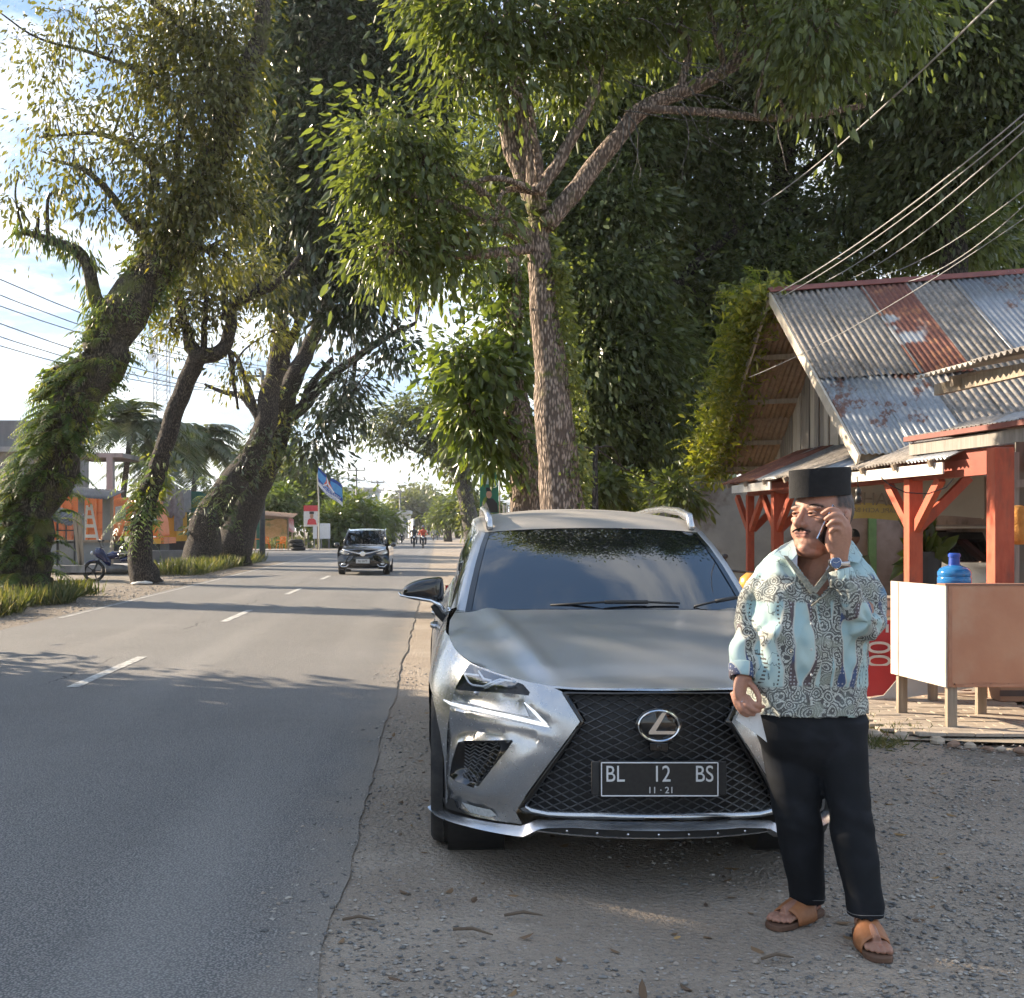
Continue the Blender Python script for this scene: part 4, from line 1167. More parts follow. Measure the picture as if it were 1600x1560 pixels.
# phone in the raised hand (a thing of its own)
pa, pb = man(1287, 847, -.135), man(1309, 800, -.105)
ax_ = (pb - pa).normalized(); nrm = Vector((.42, -.88, -.1)); nrm = (nrm - ax_ * nrm.dot(ax_)).normalized(); wd = ax_.cross(nrm)
mb = MB(); c = (pa + pb) / 2; L2 = (pb - pa).length / 2 + .008
mb.add([c + ax_ * a * L2 + wd * b_ * .036 + nrm * d * .0045 for a in (-1, 1) for b_ in (-1, 1) for d in (-1, 1)], [(0, 1, 3, 2), (4, 6, 7, 5), (0, 4, 5, 1), (2, 3, 7, 6), (0, 2, 6, 4), (1, 5, 7, 3)])
ph = tag(mb.build('mobile_phone', GLOSSB, bevel=.004), "dark mobile phone held to the man's ear", 'phone')
mb = MB(); mb.tube([c + ax_ * a * L2 + wd * b_ * .0362 + nrm * .001 for a, b_ in ((-1, -1), (1, -1), (1, 1), (-1, 1))], .0022, 6, closed=True); mb.build('frame', CHROME, ph)
for k in (.55, .35): mb = MB(); mb.ell(c + ax_ * L2 * -k + nrm * .0048 + wd * .02, (.005, .005, .005), 8, 6); mb.build('camera_lens', GLOSSB, ph)
# ---------------------------------------------------------------- shirt
sh = MB()
def T(pxl, pxr, py, d, ry, e=2.3):
    a, b_ = man(pxl, py), man(pxr, py); return ((a.x + b_.x) / 2, MY + d, a.z, (b_.x - a.x) / 2, ry, e)
ringloft(sh, [T(1168, 1356, 1118, .03, .150, 2.2), T(1168, 1357, 1105, .03, .152), T(1169, 1357, 1070, .025, .146), T(1172, 1356, 1030, .015, .152), T(1175, 1354, 990, .012, .152), T(1177, 1356, 950, .015, .146), T(1178, 1366, 915, .025, .136), T(1186, 1366, 893, .035, .125), T(1200, 1360, 874, .042, .102), T(1216, 1346, 861, .045, .085), T(1234, 1332, 851, .048, .075)], 40)
# raised-arm sleeve (picture right): shoulder - elbow - cuff
limb(sh, [(*man(1338, 900, .03), .068), (*man(1358, 930, .0), .062), (*man(1365, 962, -.04), .058), (*man(1357, 980, -.10), .060), (*man(1342, 962, -.135), .056), (*man(1327, 930, -.155), .053), (*man(1316, 905, -.148), .047), (*man(1312, 895, -.142), .044)], 20, 5)
# hanging sleeve (picture left)
limb(sh, [(*man(1213, 893, .035), .068), (*man(1190, 915, .04), .060), (*man(1175, 950, .045), .055), (*man(1169, 985, .04), .052), (*man(1163, 1015, .015), .048), (*man(1161, 1040, -.012), .048), (*man(1160, 1056, -.03), .046)], 20, 5)
sme = remesh(sh, .0065, 5, 'shirt')
V = coords(sme); sme.calc_loop_triangles()
Nn = np.empty(len(V) * 3, np.float32); sme.vertices.foreach_get('normal', Nn); Nn = Nn.reshape(-1, 3)
d_ = np.zeros(len(V))
for i, v in enumerate(V):
    t = max(0, min(1, (1.45 - v[2]) / .6))
    w = mnoise.noise((v[0] * 9 + v[2] * 4.5, v[1] * 9, v[2] * 6.5 - v[0] * 3)) * .016 + mnoise.noise((v[0] * 26 + v[2] * 11, v[1] * 20, v[2] * 10)) * .0065 + abs(mnoise.noise((v[0] * 13 - v[2] * 8, v[1] * 11, v[2] * 5 + v[0] * 6))) * -.018
    # drag folds fanning from the bent elbow and arm pits
    for (ex_, ez_), am, fq in (((shR.x + .06, shR.z - .06), .007, 17), ((elL.x - .03, elL.z + .02), .009, 16), ((elR.x + .02, elR.z), .006, 15)):
        dx_, dz_ = v[0] - ex_, v[2] - ez_; rr = math.hypot(dx_, dz_)
        w += am * math.exp(-(rr / .13) ** 2) * math.sin(math.atan2(dz_, dx_) * 5 + rr * fq)
    d_[i] = w
V2 = V + Nn * d_[:, None]
setco(sme, V2)
bm = bmesh.new(); bm.from_mesh(sme)      # open the hem, the cuffs and the neck
hemz = man(0, 1119).z
kill = [v for v in bm.verts if (v.co.z < hemz + .012 + .012 * (v.co.x - MX)) and v.normal.z < -.4 and v.co.x > man(1172, 0).x]
bmesh.ops.delete(bm, geom=kill, context='VERTS')
c1, c2 = man(1312, 892, -.142), man(1160, 1060, -.034)
kill = [v for v in bm.verts if (v.co - c1).length < .034 or (v.co - c2).length < .038]
bmesh.ops.delete(bm, geom=kill, context='VERTS')
# V-shaped opening
ntop = man(1272, 925)
def vopen(v):
    t = (v.co.z - man(0, 926).z) / (man(0, 868).z - man(0, 926).z)
    if t < 0 or v.co.y > MY + .01: return False
    return abs(v.co.x - (man(1266, 0).x + t * .012)) < .004 + .095 * t
kill = [v for v in bm.verts if vopen(v) or (v.co.z > man(0, 854).z)]
bmesh.ops.delete(bm, geom=kill, context='VERTS')
bm.to_mesh(sme); bm.free()
sme.polygons.foreach_set('use_smooth', [True] * len(sme.polygons))

def m_batik():
    m, nt, b = newmat('batik cloth'); co = geopos(nt)
    X, Y_, Z = sep(nt, co)
    wob = noise(nt, co, 5, 2)
    x = X - (MX - .035) + (wob - .5) * .035 + (Y_ - MY) * .35
    z = Z - 1.0 + (wob - .5) * .03
    per = 0.088
    k = (x / per).floor(); u = (x / per).frac() - .5                       # -.5 .. .5 in each stripe
    zz = z * 3.1 + 0.2 + (k * .5).frac()
    lens = (zz * PI).sin().abs() * .34 + .06                                # waist of the pale lozenges
    odd = (k * .5).frac().gt(.25)
    cream, aqua, teal, navy, dark, brown = (.50, .52, .47), (.33, .48, .50), (.20, .42, .46), (.05, .08, .18), (.085, .085, .080), (.10, .075, .08)
    # scroll work: warped rings, cream on dark
    cw = comb(nt, X * 1.0, Y_ * .7, Z)
    wv = vmap(nt, cw, (1, 1, 1)); wr = noise(nt, wv, 11, 2, color=True)
    n_ = nt.nodes.new('ShaderNodeVectorMath'); n_.operation = 'MULTIPLY_ADD'; nt.links.new(wr.s, n_.inputs[0]); n_.inputs[1].default_value = (.05, .05, .05); nt.links.new(cw.s, n_.inputs[2]); wv = E(nt, n_.outputs[0])
    f = voro(nt, wv, 27); rings = (f * 26).sin()
    fine = (voro(nt, wv, 70) * 20).sin()
    scroll = mixc(nt, rings.ramp(-.25, .1), dark, cream)
    scroll = mixc(nt, fine.ramp(.35, .6) * .8, scroll, dark)
    scroll = mixc(nt, noise(nt, co, 16, 2).ramp(.58, .66) * .7, scroll, (.25, .27, .22))
    # filler between: navy or brown with a fine flower grid
    gr = voro(nt, cw, 75, rnd=.2)
    fill = mixc(nt, gr.ramp(.30, .22), mixc(nt, noise(nt, cw, 6.5, 1).ramp(.42, .54), brown, navy), (.42, .42, .44))
    fill = mixc(nt, (gr * 1.0).ramp(.12, .08), fill, dark)
    # pale aqua field with thin wandering outlines
    out = (noise(nt, vmap(nt, cw, (1.2, 1, .55)), 17, 2) * 14).sin().abs().ramp(.16, .06)
    aq = mixc(nt, noise(nt, cw, 9, 2).ramp(.4, .6), aqua, (.42, .54, .52))
    aqf = mixc(nt, out * .85, aq, (.07, .10, .11))
    dots = (u.abs() - .2).abs().lt(.03) * (Z * 420).sin().gt(.1)
    aqd = mixc(nt, dots, aqf, dark)
    inl = u.abs().lt(lens); edge = (u.abs() - lens).abs().lt(.028)
    lens_c = mixc(nt, odd, aq, aqd)
    s1 = mixc(nt, inl, mixc(nt, odd, fill, scroll), lens_c)
    s1 = mixc(nt, edge * .85, s1, cream)
    stem = (u.abs() - .5).abs().lt(.075)
    s1 = mixc(nt, stem * .9, s1, scroll)
    # yoke: pale, outlined; border rows of scrolls at the hem, breast and cuff
    yoke = Z.ramp(1.315, 1.345)
    s1 = mixc(nt, yoke, s1, aqf)
    for zc, hw in ((1.275, .05), (.865, .062)):
        band = (Z + (wob - .5) * .05 - zc).abs().ramp(hw, hw - .012)
        s1 = mixc(nt, band * .92, s1, scroll)
    sl = (X - (MX + .19)).ramp(-.02, .02) * .85
    blue = mixc(nt, noise(nt, cw, 8, 2).ramp(.5, .56), scroll, (.04, .16, .30))
    s1 = mixc(nt, sl * noise(nt, cw, 4.2, 1).ramp(.42, .48), s1, blue)
    fr_ = (X - (MX - .035)).abs().ramp(.022, .018)                        # button strip
    s1 = mixc(nt, fr_ * .95, s1, scroll)
    _in(nt, b.inputs['Base Color'], s1); b.inputs['Roughness'].default_value = .72; b.inputs['Sheen Weight'].default_value = .1
    nt.links.new(bumpn(nt, noise(nt, co, 900, 2), .15, .001), b.inputs['Normal'])
    return m
BATIK = m_batik()
shirt = link_mesh('shirt', sme, BATIK, MAN)
sd = shirt.modifiers.new('t', 'SOLIDIFY'); sd.thickness = .003; sd.offset = -1
# collar wings
INNER = M('pale shirt lining', (.46, .50, .56), (.52, .55, .6), rough=.8)
def flap(name, outl, th, mat, parent=None):
    mb = MB(); mb.prism(outl, th); return mb.build(name, mat, parent or shirt, bevel=.002)
flap('collar', [man(1207, 866, -.045), man(1220, 853, -.01), man(1240, 843, .03), man(1246, 866, -.075), man(1238, 876, -.108), man(1224, 873, -.092)], (0, .006, -.002), BATIK)
flap('collar', [man(1324, 840, .03), man(1333, 846, .03), man(1348, 868, -.02), man(1342, 880, -.075), man(1322, 876, -.095), man(1318, 862, -.06)], (0, .006, -.002), BATIK)
FACING = M('olive facing', (.15, .15, .115), (.30, .29, .23), rough=.8, scale=90)
flap('lapel_facing', [man(1224, 868, -.097), man(1231, 869, -.10), man(1274, 920, -.136), man(1267, 929, -.140)], (0, .006, 0), FACING)
flap('lapel_facing', [man(1308, 871, -.112), man(1316, 876, -.112), man(1276, 928, -.142), man(1268, 923, -.138)], (0, .006, 0), FACING)
flap('lining', [man(1236, 862, -.045), man(1246, 868, -.075), man(1246, 893, -.098), man(1232, 878, -.09)], (0, .004, 0), INNER)
flap('lining', [man(1302, 872, -.075), man(1312, 868, -.075), man(1308, 880, -.09), man(1290, 892, -.105)], (0, .004, 0), INNER)
for py in (940, 975, 1015, 1055, 1092):
    mb = MB(); mb.ell(man(1268, py, -.165 if py > 960 else -.15), (.005, .003, .005), 10, 6); mb.build('button', M('shirt button', (.5, .5, .46), rough=.3), shirt, smooth=True)
for c_, ax2, r_c in ((c1, man(1316, 905, -.148) - c1, .046), (c2, man(1161, 1040, -.012) - c2, .049)):
    a2 = ax2.normalized(); mb = MB(); mb.tube([c_ - a2 * .002, c_ + a2 * .003, c_ + a2 * .05, c_ + a2 * .055], [r_c - .004, r_c, r_c + .004, r_c - .001], 22, cap=False); cf = mb.build('cuff', BATIK, shirt, smooth=True); q_ = cf.modifiers.new('t', 'SOLIDIFY'); q_.thickness = .003
# pocket flap line, slanted
mb = MB(); mb.tube([man(1268, 947, -.160), man(1290, 930, -.148), man(1302, 917, -.135)], .004, 6); mb.build('pocket_edge', FACING, shirt, smooth=True)
# watch
wc = man(1306, 880, -.182); mb = MB(); fw = Vector((-.12, -1, .12)).normalized(); wm_ = basis(wc, (1, 0, 0), (0, .12, 1)).to_3x3()
mb.lathe([(.0205, -.012), (.0215, -.004), (.0215, .002), (.019, .004), (.018, .002)], wc, 28, basis((0, 0, 0), (1, 0, -.12), (.12, .1, 1)).to_3x3(), cap=True)
wt = tag(mb.build('wrist_watch', CHROME, smooth=False, auto=40), "steel watch with blue dial on the man's raised wrist", 'watch')
mb = MB(); mb.lathe([(0.0, .0025), (.0178, .0025), (.0178, .0045), (0, .0045)], wc, 28, basis((0, 0, 0), (1, 0, -.12), (.12, .1, 1)).to_3x3(), cap=False); mb.build('dial', M('blue dial', (.01, .035, .13), (.015, .05, .17), rough=.12, coat=1), wt)
mb = MB()
for a in (R(30), R(160)): mb.bar(wc + Vector((0, -.006, 0)), wc + Vector((.012 * math.cos(a), -.006, .012 * math.sin(a))), .0014, .0008)
mb.build('hands', WHITEP, wt)
mb = MB(); cw_ = (wrL + man(1309, 878, -.2)) / 2
wcen = man(1311, 880, -.143); mb.tube([wcen + Vector((.036 * math.cos(a), .032 * math.sin(a), .004 * math.sin(a * 1))) for a in np.linspace(0, 2 * PI, 28, endpoint=False)], (.0095, .0025), 8, closed=True); mb.build('strap', M('steel strap', (.45, .46, .48), rough=.25, metal=1), wt)
# white sheet of paper held low against the thigh
PAPER = M('white card', (.55, .54, .52), (.62, .60, .57), rough=.5)
mb = MB(); mb.prism([man(1150, 1125, -.075), man(1158, 1108, -.07), (man(1186, 1110, -.055)), man(1198, 1160, -.075), man(1186, 1150, -.08)], (0.002, .003, 0)); tag(mb.build('folded_card', PAPER), "white folded card held in the man's lowered hand", 'card')
mb = MB(); rc = man(1158, 1096, -.078); mb.tube([rc + Vector((.013 * math.cos(a), .008 * math.sin(a), .006 * math.cos(a))) for a in np.linspace(0, 2 * PI, 16, endpoint=False)], .0022, 6, closed=True); tag(mb.build('finger_ring', CHROME, smooth=True), "silver ring on the man's lowered hand", 'ring')
# ---------------------------------------------------------------- trousers
tr = MB()
ringloft(tr, [T(1180, 1352, 1100, .03, .122), T(1181, 1354, 1125, .025, .128), T(1185, 1354, 1150, .02, .125), T(1194, 1351, 1172, .02, .105), T(1214, 1338, 1198, .02, .07), T(1240, 1310, 1215, .02, .04)], 32)
def leg(pts):
    q = []
    for (l, r, py, d, ry) in pts:
        a, b_ = man(l, py, d), man(r, py, d); q.append(((a.x + b_.x) / 2, MY + d, a.z, (b_.x - a.x) / 2, ry, 2.2))
    q = [tuple(t) for t in catmull(q, 4)]; ringloft(tr, q, 26)
leg([(1183, 1282, 1120, .05, .105), (1192, 1281, 1180, .05, .10), (1204, 1281, 1240, .045, .092), (1212, 1283, 1290, .05, .084), (1222, 1286, 1340, .075, .078), (1233, 1287, 1385, .10, .072), (1236, 1288, 1410, .115, .070)])
leg([(1256, 1354, 1120, .01, .105), (1276, 1353, 1180, -.01, .10), (1290, 1356, 1240, -.04, .092), (1298, 1364, 1290, -.06, .084), (1307, 1371, 1340, -.085, .078), (1320, 1376, 1390, -.11, .072), (1324, 1380, 1432, -.125, .068)])
tme = remesh(tr, .008, 5, 'trousers'); V = coords(tme); Nn = np.empty(len(V) * 3, np.float32); tme.vertices.foreach_get('normal', Nn); Nn = Nn.reshape(-1, 3)
d_ = np.zeros(len(V))
for i, v in enumerate(V):
    kf = math.exp(-((v[2] - .42) / .12) ** 2) + math.exp(-((v[2] - .08) / .08) ** 2) + .7 * math.exp(-((v[2] - .76) / .08) ** 2)
    d_[i] = mnoise.noise((v[0] * 8, v[1] * 8, v[2] * 13 + v[0] * 6)) * .006 * (.5 + kf) + mnoise.noise((v[0] * 15, v[1] * 15, v[2] * 36 + v[0] * 12)) * .0035 * kf
setco(tme, V + Nn * d_[:, None])
bm = bmesh.new(); bm.from_mesh(tme); bmesh.ops.delete(bm, geom=[v for v in bm.verts if v.normal.z < -.6 and v.co.z < .12], context='VERTS'); bm.to_mesh(tme); bm.free()
tme.polygons.foreach_set('use_smooth', [True] * len(tme.polygons))
m, nt, b = newmat('black denim'); co = coord(nt); x, y, z = sep(nt, co)
tw = ((x + z) * 2600).sin(); fade = noise(nt, co, 7, 4)
c = mixc(nt, fade.ramp(.45, .75), (.008, .009, .011), (.017, .019, .024)); c = mixc(nt, tw.ramp(.2, .9) * .25, c, (.03, .033, .04))
_in(nt, b.inputs['Base Color'], c); b.inputs['Roughness'].default_value = .85; b.inputs['Specular IOR Level'].default_value = .25
nt.links.new(bumpn(nt, noise(nt, co, 500, 2), .2, .001), b.inputs['Normal'])
trs = link_mesh('trousers', tme, m, MAN)
sd = trs.modifiers.new('t', 'SOLIDIFY'); sd.thickness = .004; sd.offset = -1
THREAD = M('grey stitching', (.12, .12, .12), rough=.9)
for a_, w_, py in ((man(1262, 0, .115), .0, 1396), ):
    pass
for (l, r, py, d, ry) in ((1236, 1288, 1399, .11, .071), (1323, 1380, 1422, -.122, .069)):
    a, b_ = man(l, py, d), man(r, py, d); mb = MB()
    mb.tube([((a.x + b_.x) / 2 + (b_.x - a.x) / 2 * 1.02 * math.cos(t), MY + d + ry * 1.03 * math.sin(t), a.z + .003 * math.sin(t * 3)) for t in np.linspace(PI, 2 * PI, 20)], .0012, 4); mb.build('hem_stitching', THREAD, trs)
# ---------------------------------------------------------------- sandals
LEATH = M('tan leather', (.30, .115, .045), (.36, .15, .06), rough=.55, scale=30, bump=.15, bscale=200); SOLE = M('brown sole', (.10, .05, .03), (.14, .075, .045), rough=.7)
for k, (o, d, sdd) in enumerate(FEET):
    def fp(l, s, z): return o + d * l + sdd * s + Vector((0, 0, z))
    outl = [(-.085, .0), (-.078, .025), (-.04, .036), (.03, .037), (.09, .045), (.15, .052), (.20, .046), (.226, .022), (.229, -.01), (.215, -.036), (.16, -.048), (.09, -.043), (.03, -.036), (-.04, -.034), (-.078, -.024)]
    q = catmull(outl + [outl[0]], 3)[:-1]
    mb = MB(); mb.prism([fp(l, s, .005) for l, s in q], (0, 0, .021))
    sn = tag(mb.build('sandal', SOLE, bevel=.004), ["tan leather slide sandal on the man's foot pointing to the car", "tan leather slide sandal on the man's foot nearer the camera"][k], 'sandal', 'slide sandals worn by the man')
    mb = MB(); rows = []
    for l in np.linspace(.03, .145, 8):
        rw = .050 + .006 * math.sin((l - .03) / .115 * PI); hz = .106 - .36 * (l - .03) 
        rows.append([fp(l + .012 * math.cos(t), rw * math.cos(t) * 1.02, .014 + (hz - .014) * max(0, math.sin(t)) ** .75) for t in np.linspace(0, PI, 17)])
    mb.grid(rows); st_ = mb.build('strap', LEATH, sn, smooth=True); q_ = st_.modifiers.new('t', 'SOLIDIFY'); q_.thickness = .004; q_.offset = 1
# ================================================================== right side: house with gable roof, porch, stall
def m_wood(name, c1, c2, stretch=(30, 30, 2), rough=.75):
    return M(name, c1, c2, scale=1.2, stretch=stretch, rough=rough, bump=.35, bscale=2.5, bdist=.01, c3=tuple(x * .55 for x in c1), s3=.6, t3=(.55, .75))
OLDW = m_wood('weathered timber', (.24, .19, .14), (.36, .30, .23)); GREYW = m_wood('grey timber', (.20, .18, .16), (.30, .28, .25))
REDW = M('red painted timber', (.42, .075, .035), (.50, .105, .05), scale=6, rough=.6, stretch=(3, 3, 1), c3=(.22, .07, .045), s3=2.2, t3=(.5, .75), bump=.3, bscale=12)
DRED = M('dark red painted timber', (.24, .05, .03), (.30, .07, .04), scale=4, rough=.6, bump=.15, bscale=20)
def m_sheet(name, kind):
    m, nt, b = newmat(name); co = geopos(nt); x, y, z = sep(nt, co)
    n1 = noise(nt, co, 2.2, 6, .7); n2 = noise(nt, co, 14, 6, .7)
    if kind == 'asbestos':
        c = mixc(nt, n2.ramp(.35, .65), (.20, .178, .158), (.33, .30, .27)); c = mixc(nt, n1.ramp(.5, .72), c, (.16, .148, .135)); c = mixc(nt, noise(nt, co, 45, 3).ramp(.60, .72), c, (.07, .068, .062)); r, me_ = .9, 0.0
    elif kind == 'zinc':
        c = mixc(nt, n2.ramp(.4, .7), (.25, .265, .28), (.34, .355, .37)); c = mixc(nt, n1.ramp(.55, .61), c, (.16, .075, .05)); r, me_ = .42, .55
    elif kind == 'zincclean':
        c = mixc(nt, n2.ramp(.4, .7), (.27, .285, .31), (.36, .38, .405)); c = mixc(nt, n1.ramp(.58, .66), c, (.20, .10, .06)); r, me_ = .4, .55
    else:
        c = mixc(nt, n2.ramp(.35, .7), (.17, .065, .05), (.25, .10, .065)); c = mixc(nt, n1.ramp(.50, .58), c, (.34, .15, .08)); c = mixc(nt, noise(nt, co, 1.1, 3).ramp(.60, .66), c, (.42, .43, .44)); r, me_ = .75, .1
    _in(nt, b.inputs['Base Color'], c); b.inputs['Roughness'].default_value = r; b.inputs['Metallic'].default_value = me_
    nt.links.new(bumpn(nt, n2, .4, .01), b.inputs['Normal']); return m
ASB, ZINC, ZINCC, RUST = (m_sheet(n_, k_) for n_, k_ in (('old fibre cement sheet', 'asbestos'), ('rust stained zinc', 'zinc'), ('zinc sheet', 'zincclean'), ('rusty red sheet', 'rust')))
def corr(name, o, along, down, w, l, mat, parent, pitch=.076, amp=.016, seg=6, lift=0.0, sag=0.0, th=.004):
    """corrugated sheet: o top corner, along = across the ridges, down = the fall line"""
    along, down = Vector(along).normalized(), Vector(down).normalized(); nrm = along.cross(down)
    if nrm.z < 0: nrm = -nrm
    n = max(2, int(w / pitch * seg)); rows = []
    for j in range(4):
        t = l * j / 3; rows.append([o + along * (w * i / n) + down * t + nrm * (lift + amp * math.sin(2 * PI * (w * i / n) / pitch) - sag * 4 * (t / l) * (1 - t / l)) for i in range(n + 1)])
    mb = MB(); mb.grid(rows); ob = mb.build(name, mat, parent, smooth=True)
    sd_ = ob.modifiers.new('t', 'SOLIDIFY'); sd_.thickness = th
    return ob
k = .85
gx = 5.1
apex = Vector((gx, gx * 1790 / (1205 - VX), 0)); apex.z = CAMH + (826 - 458) / 1790 * apex.y
eR = Vector((gx, gx * 1790 / (1345 - VX), 0)); eR.z = CAMH + (826 - 713) / 1790 * eR.y
eL = Vector((gx, gx * 1790 / (1118 - VX), 0)); eL.z = CAMH + (826 - 733) / 1790 * eL.y
rdir = Vector((3.2, -1.25, 0)).normalized()                     # the ridge runs back from the road, a little towards us
HOUSE = empty('wooden_house', (7.5, 16, 0), 'weathered wooden house with patched corrugated gable roof behind the porch', 'house')
dnF, dnB = (eR - apex).normalized(), (eL - apex).normalized()
LF, LB = (eR - apex).length, (eL - apex).length
wid = .62; RL = 6.2
patF = {(0, 1): ZINC, (1, 1): ZINC, (2, 0): RUST, (4, 0): ZINCC, (5, 0): ZINC, (6, 0): ZINC}
for i in range(10):
    for j in range(2):
        o = apex + rdir * (i * wid) + dnF * (j * LF * .56)
        mt = patF.get((i, j), ASB)
        corr('roof_sheet', o + Vector((0, 0, .01)), rdir, dnF, wid + .05, LF * (.60 if j == 0 else .44), mt, HOUSE, pitch=.09 if mt is ASB else .076, amp=.02 if mt is ASB else .013, lift=(.03 if j == 0 else .0) + (.012 if i % 2 else 0) + (.015 if mt is not ASB else 0))
for i in range(10):
    for j in range(3):
        corr('roof_sheet', apex + rdir * (i * wid) + dnB * (j * LB * .34), rdir, dnB, wid + .04, LB * .36, [M('old brown sheet', (.24, .16, .10), (.33, .23, .15), rough=.9, scale=10), ASB][1 if i > 2 else 0], HOUSE, pitch=.09, amp=.018, lift=.012 * (2 - j))
mb = MB(); pr = [apex + Vector((-.05, 0, .06)), apex + rdir * RL + Vector((0, 0, .06))]
mb.add([pr[0] + dnF * .17 + Vector((0, 0, .035)), pr[0] + Vector((0, 0, .03)), pr[0] + dnB * .17 + Vector((0, 0, .035)), pr[1] + dnF * .17 + Vector((0, 0, .035)), pr[1] + Vector((0, 0, .03)), pr[1] + dnB * .17 + Vector((0, 0, .035))], [(0, 1, 4, 3), (1, 2, 5, 4)])
rc_ = mb.build('ridge_cap', M('dull red metal', (.17, .05, .04), (.24, .075, .055), rough=.6), HOUSE); rc_.modifiers.new('t', 'SOLIDIFY').thickness = .01
for dn, L in ((dnF, LF), (dnB, LB)):          # barge boards
    mb = MB(); mb.bar(apex + Vector((-.03, 0, -.05)), apex + dn * L + Vector((-.03, 0, -.05)), .03, .15, up=(0, -dn.z, dn.y) if False else (0, 0, 1)); mb.build('barge_board', M('pale barge board', (.46, .40, .32), (.56, .50, .41), rough=.7, scale=8, stretch=(1, 1, 1), c3=(.22, .18, .14), s3=3, t3=(.6, .75)), HOUSE)
    for t in (.3, .55, .8, .97):                # purlin ends
        mb = MB(); o = apex + dn * L * t + Vector((0, 0, -.09)); mb.bar(o + Vector((.02, 0, 0)), o + rdir * 1.3, .05, .08); mb.build('purlin', OLDW, HOUSE)
# recessed gable wall of upright boards
gw = rdir * .95; nb = 30
GBM = [m_wood('silvered boards %d' % i_, a_, b_, (20, 20, 1.2)) for i_, (a_, b_) in enumerate((((.30, .26, .21), (.46, .41, .34)), ((.20, .17, .14), (.33, .29, .24)), ((.38, .31, .22), (.52, .44, .33)), ((.14, .12, .10), (.26, .23, .20))))]
base = max(eR.z, eL.z) - .35
for i in range(nb):
    t0, t1 = i / nb, (i + 1) / nb
    yA, yB = eL.y + (eR.y - eL.y) * (.03 + .94 * t0), eL.y + (eR.y - eL.y) * (.03 + .94 * t1) + .025
    def roofz(y): return apex.z + (eR.z - apex.z) * (apex.y - y) / (apex.y - eR.y) if y < apex.y else apex.z + (eL.z - apex.z) * (y - apex.y) / (eL.y - apex.y)
    zA, zB = roofz(yA) - .12, roofz(yB) - .12; e = .014 * (i % 2) + rng.uniform(-.004, .004)
    mb = MB(); f_ = Vector((gw.x + e, gw.y, 0))
    mb.prism([Vector((gx, yA - .01, base)) + f_, Vector((gx, yB + .0, base)) + f_, Vector((gx, yB, max(zB, base + .02))) + f_, Vector((gx, yA - .01, max(zA, base + .02))) + f_], (.02, 0, 0))
    mb.build('gable_board', GBM[rng.choice((0, 0, 1, 2, 3))], HOUSE)
# walls under the eaves
mb = MB(); c = (eR + eL) / 2 + rdir * 4.0
WALLC = M('pinkish render', (.36, .26, .22), (.42, .31, .27), rough=.9, scale=5, c3=(.28, .20, .17), s3=2, bump=.2, bscale=40)
mb.bar(Vector((eR.x, eR.y, 1.1)) + rdir * 3.6 + Vector((0, 1.2, 0)), Vector((eL.x, eL.y, 1.1)) + rdir * 3.6, .12, 2.4)
mb.build('wall', WALLC, HOUSE)
# ferns and creepers growing over the rear verge -> built with the plants

# ---- porch roof along the road, with fascia, posts and knee braces
PORCH = empty('warung_porch', (5.0, 13, 0), 'open timber porch with red posts and patched tin roof in front of the house', 'porch')
def E2(px, py, z): Y = (z - CAMH) * 1790 / (826 - py); return P(px, py, Y)
ev0, ev1 = E2(1128, 757, 2.22), E2(1472, 716, 2.22)                # front eave, parallel to the road
ed = (ev1 - ev0).normalized()
up = Vector((1.0, 0.25, .42)).normalized()
L = (ev1 - ev0).length; nS = 9
for i in range(nS):
    w = L / nS
    corr('porch_sheet', ev0 + ed * (i * w), ed, up, w + .06, 1.5, [RUST, RUST, ZINC, ASB, ASB, ZINCC, ASB, ASB, ZINCC][i], PORCH, lift=.01 * (i % 2))
fa = M('whitewashed board', (.60, .57, .52), (.70, .67, .62), rough=.8, scale=7, c3=(.38, .33, .28), s3=3, t3=(.6, .75))
for a, b_ in ((.06, .30), (.52, .995)):
    mb = MB(); mb.bar(ev0 + ed * L * a + Vector((.03, 0, -.10)), ev0 + ed * L * b_ + Vector((.03, 0, -.10)), .02, .12); mb.build('fascia_board', fa, PORCH)
for t in np.linspace(.05, .97, 9):
    mb = MB(); o = ev0 + ed * L * t; mb.bar(o + Vector((-.03, 0, -.05)), o + up * 1.5 + Vector((0, 0, -.05)), .04, .07); mb.build('rafter', OLDW, PORCH)
be0, be1 = ev0 + Vector((.35, -.4, -.12)), ev1 + Vector((.38, -2.2, -.10))
mb = MB(); mb.bar(be0, be1, .09, .17); mb.build('plate_beam', DRED, PORCH)
mb = MB(); mb.bar(be0 + Vector((2.6, 0, .35)), be1 + Vector((2.6, 0, .35)), .09, .15); mb.build('plate_beam', DRED, PORCH)
bd = (be1 - be0)
posts = []
for px, wd_ in ((1163, .11), (1214, .15), (1426, .155)):
    # where the beam passes that column of the picture
    t = 0
    for t_ in np.linspace(0, 1, 400):
        q = be0 + bd * t_
        if VX + q.x * FPX / q.y >= px: t = t_; break
    q = be0 + bd * t; posts.append(q)
    mb = MB(); mb.box((q.x, q.y, q.z / 2 - .03), (wd_, wd_, q.z - .06)); post = mb.build('post', REDW, PORCH, bevel=.008)
    if px < 1500:
        dd = bd.normalized()
        for s in (-1, 1):
            mb = MB(); mb.bar(q + Vector((0, 0, -.62)) + dd * s * .05, q + dd * s * .62 + Vector((0, 0, -.08)), .07, .10); mb.build('knee_brace', REDW, PORCH)
        mb = MB(); mb.bar(q + Vector((.05, 0, -.62)), q + Vector((.62, 0, -.04)), .07, .10); mb.build('knee_brace', REDW, PORCH)
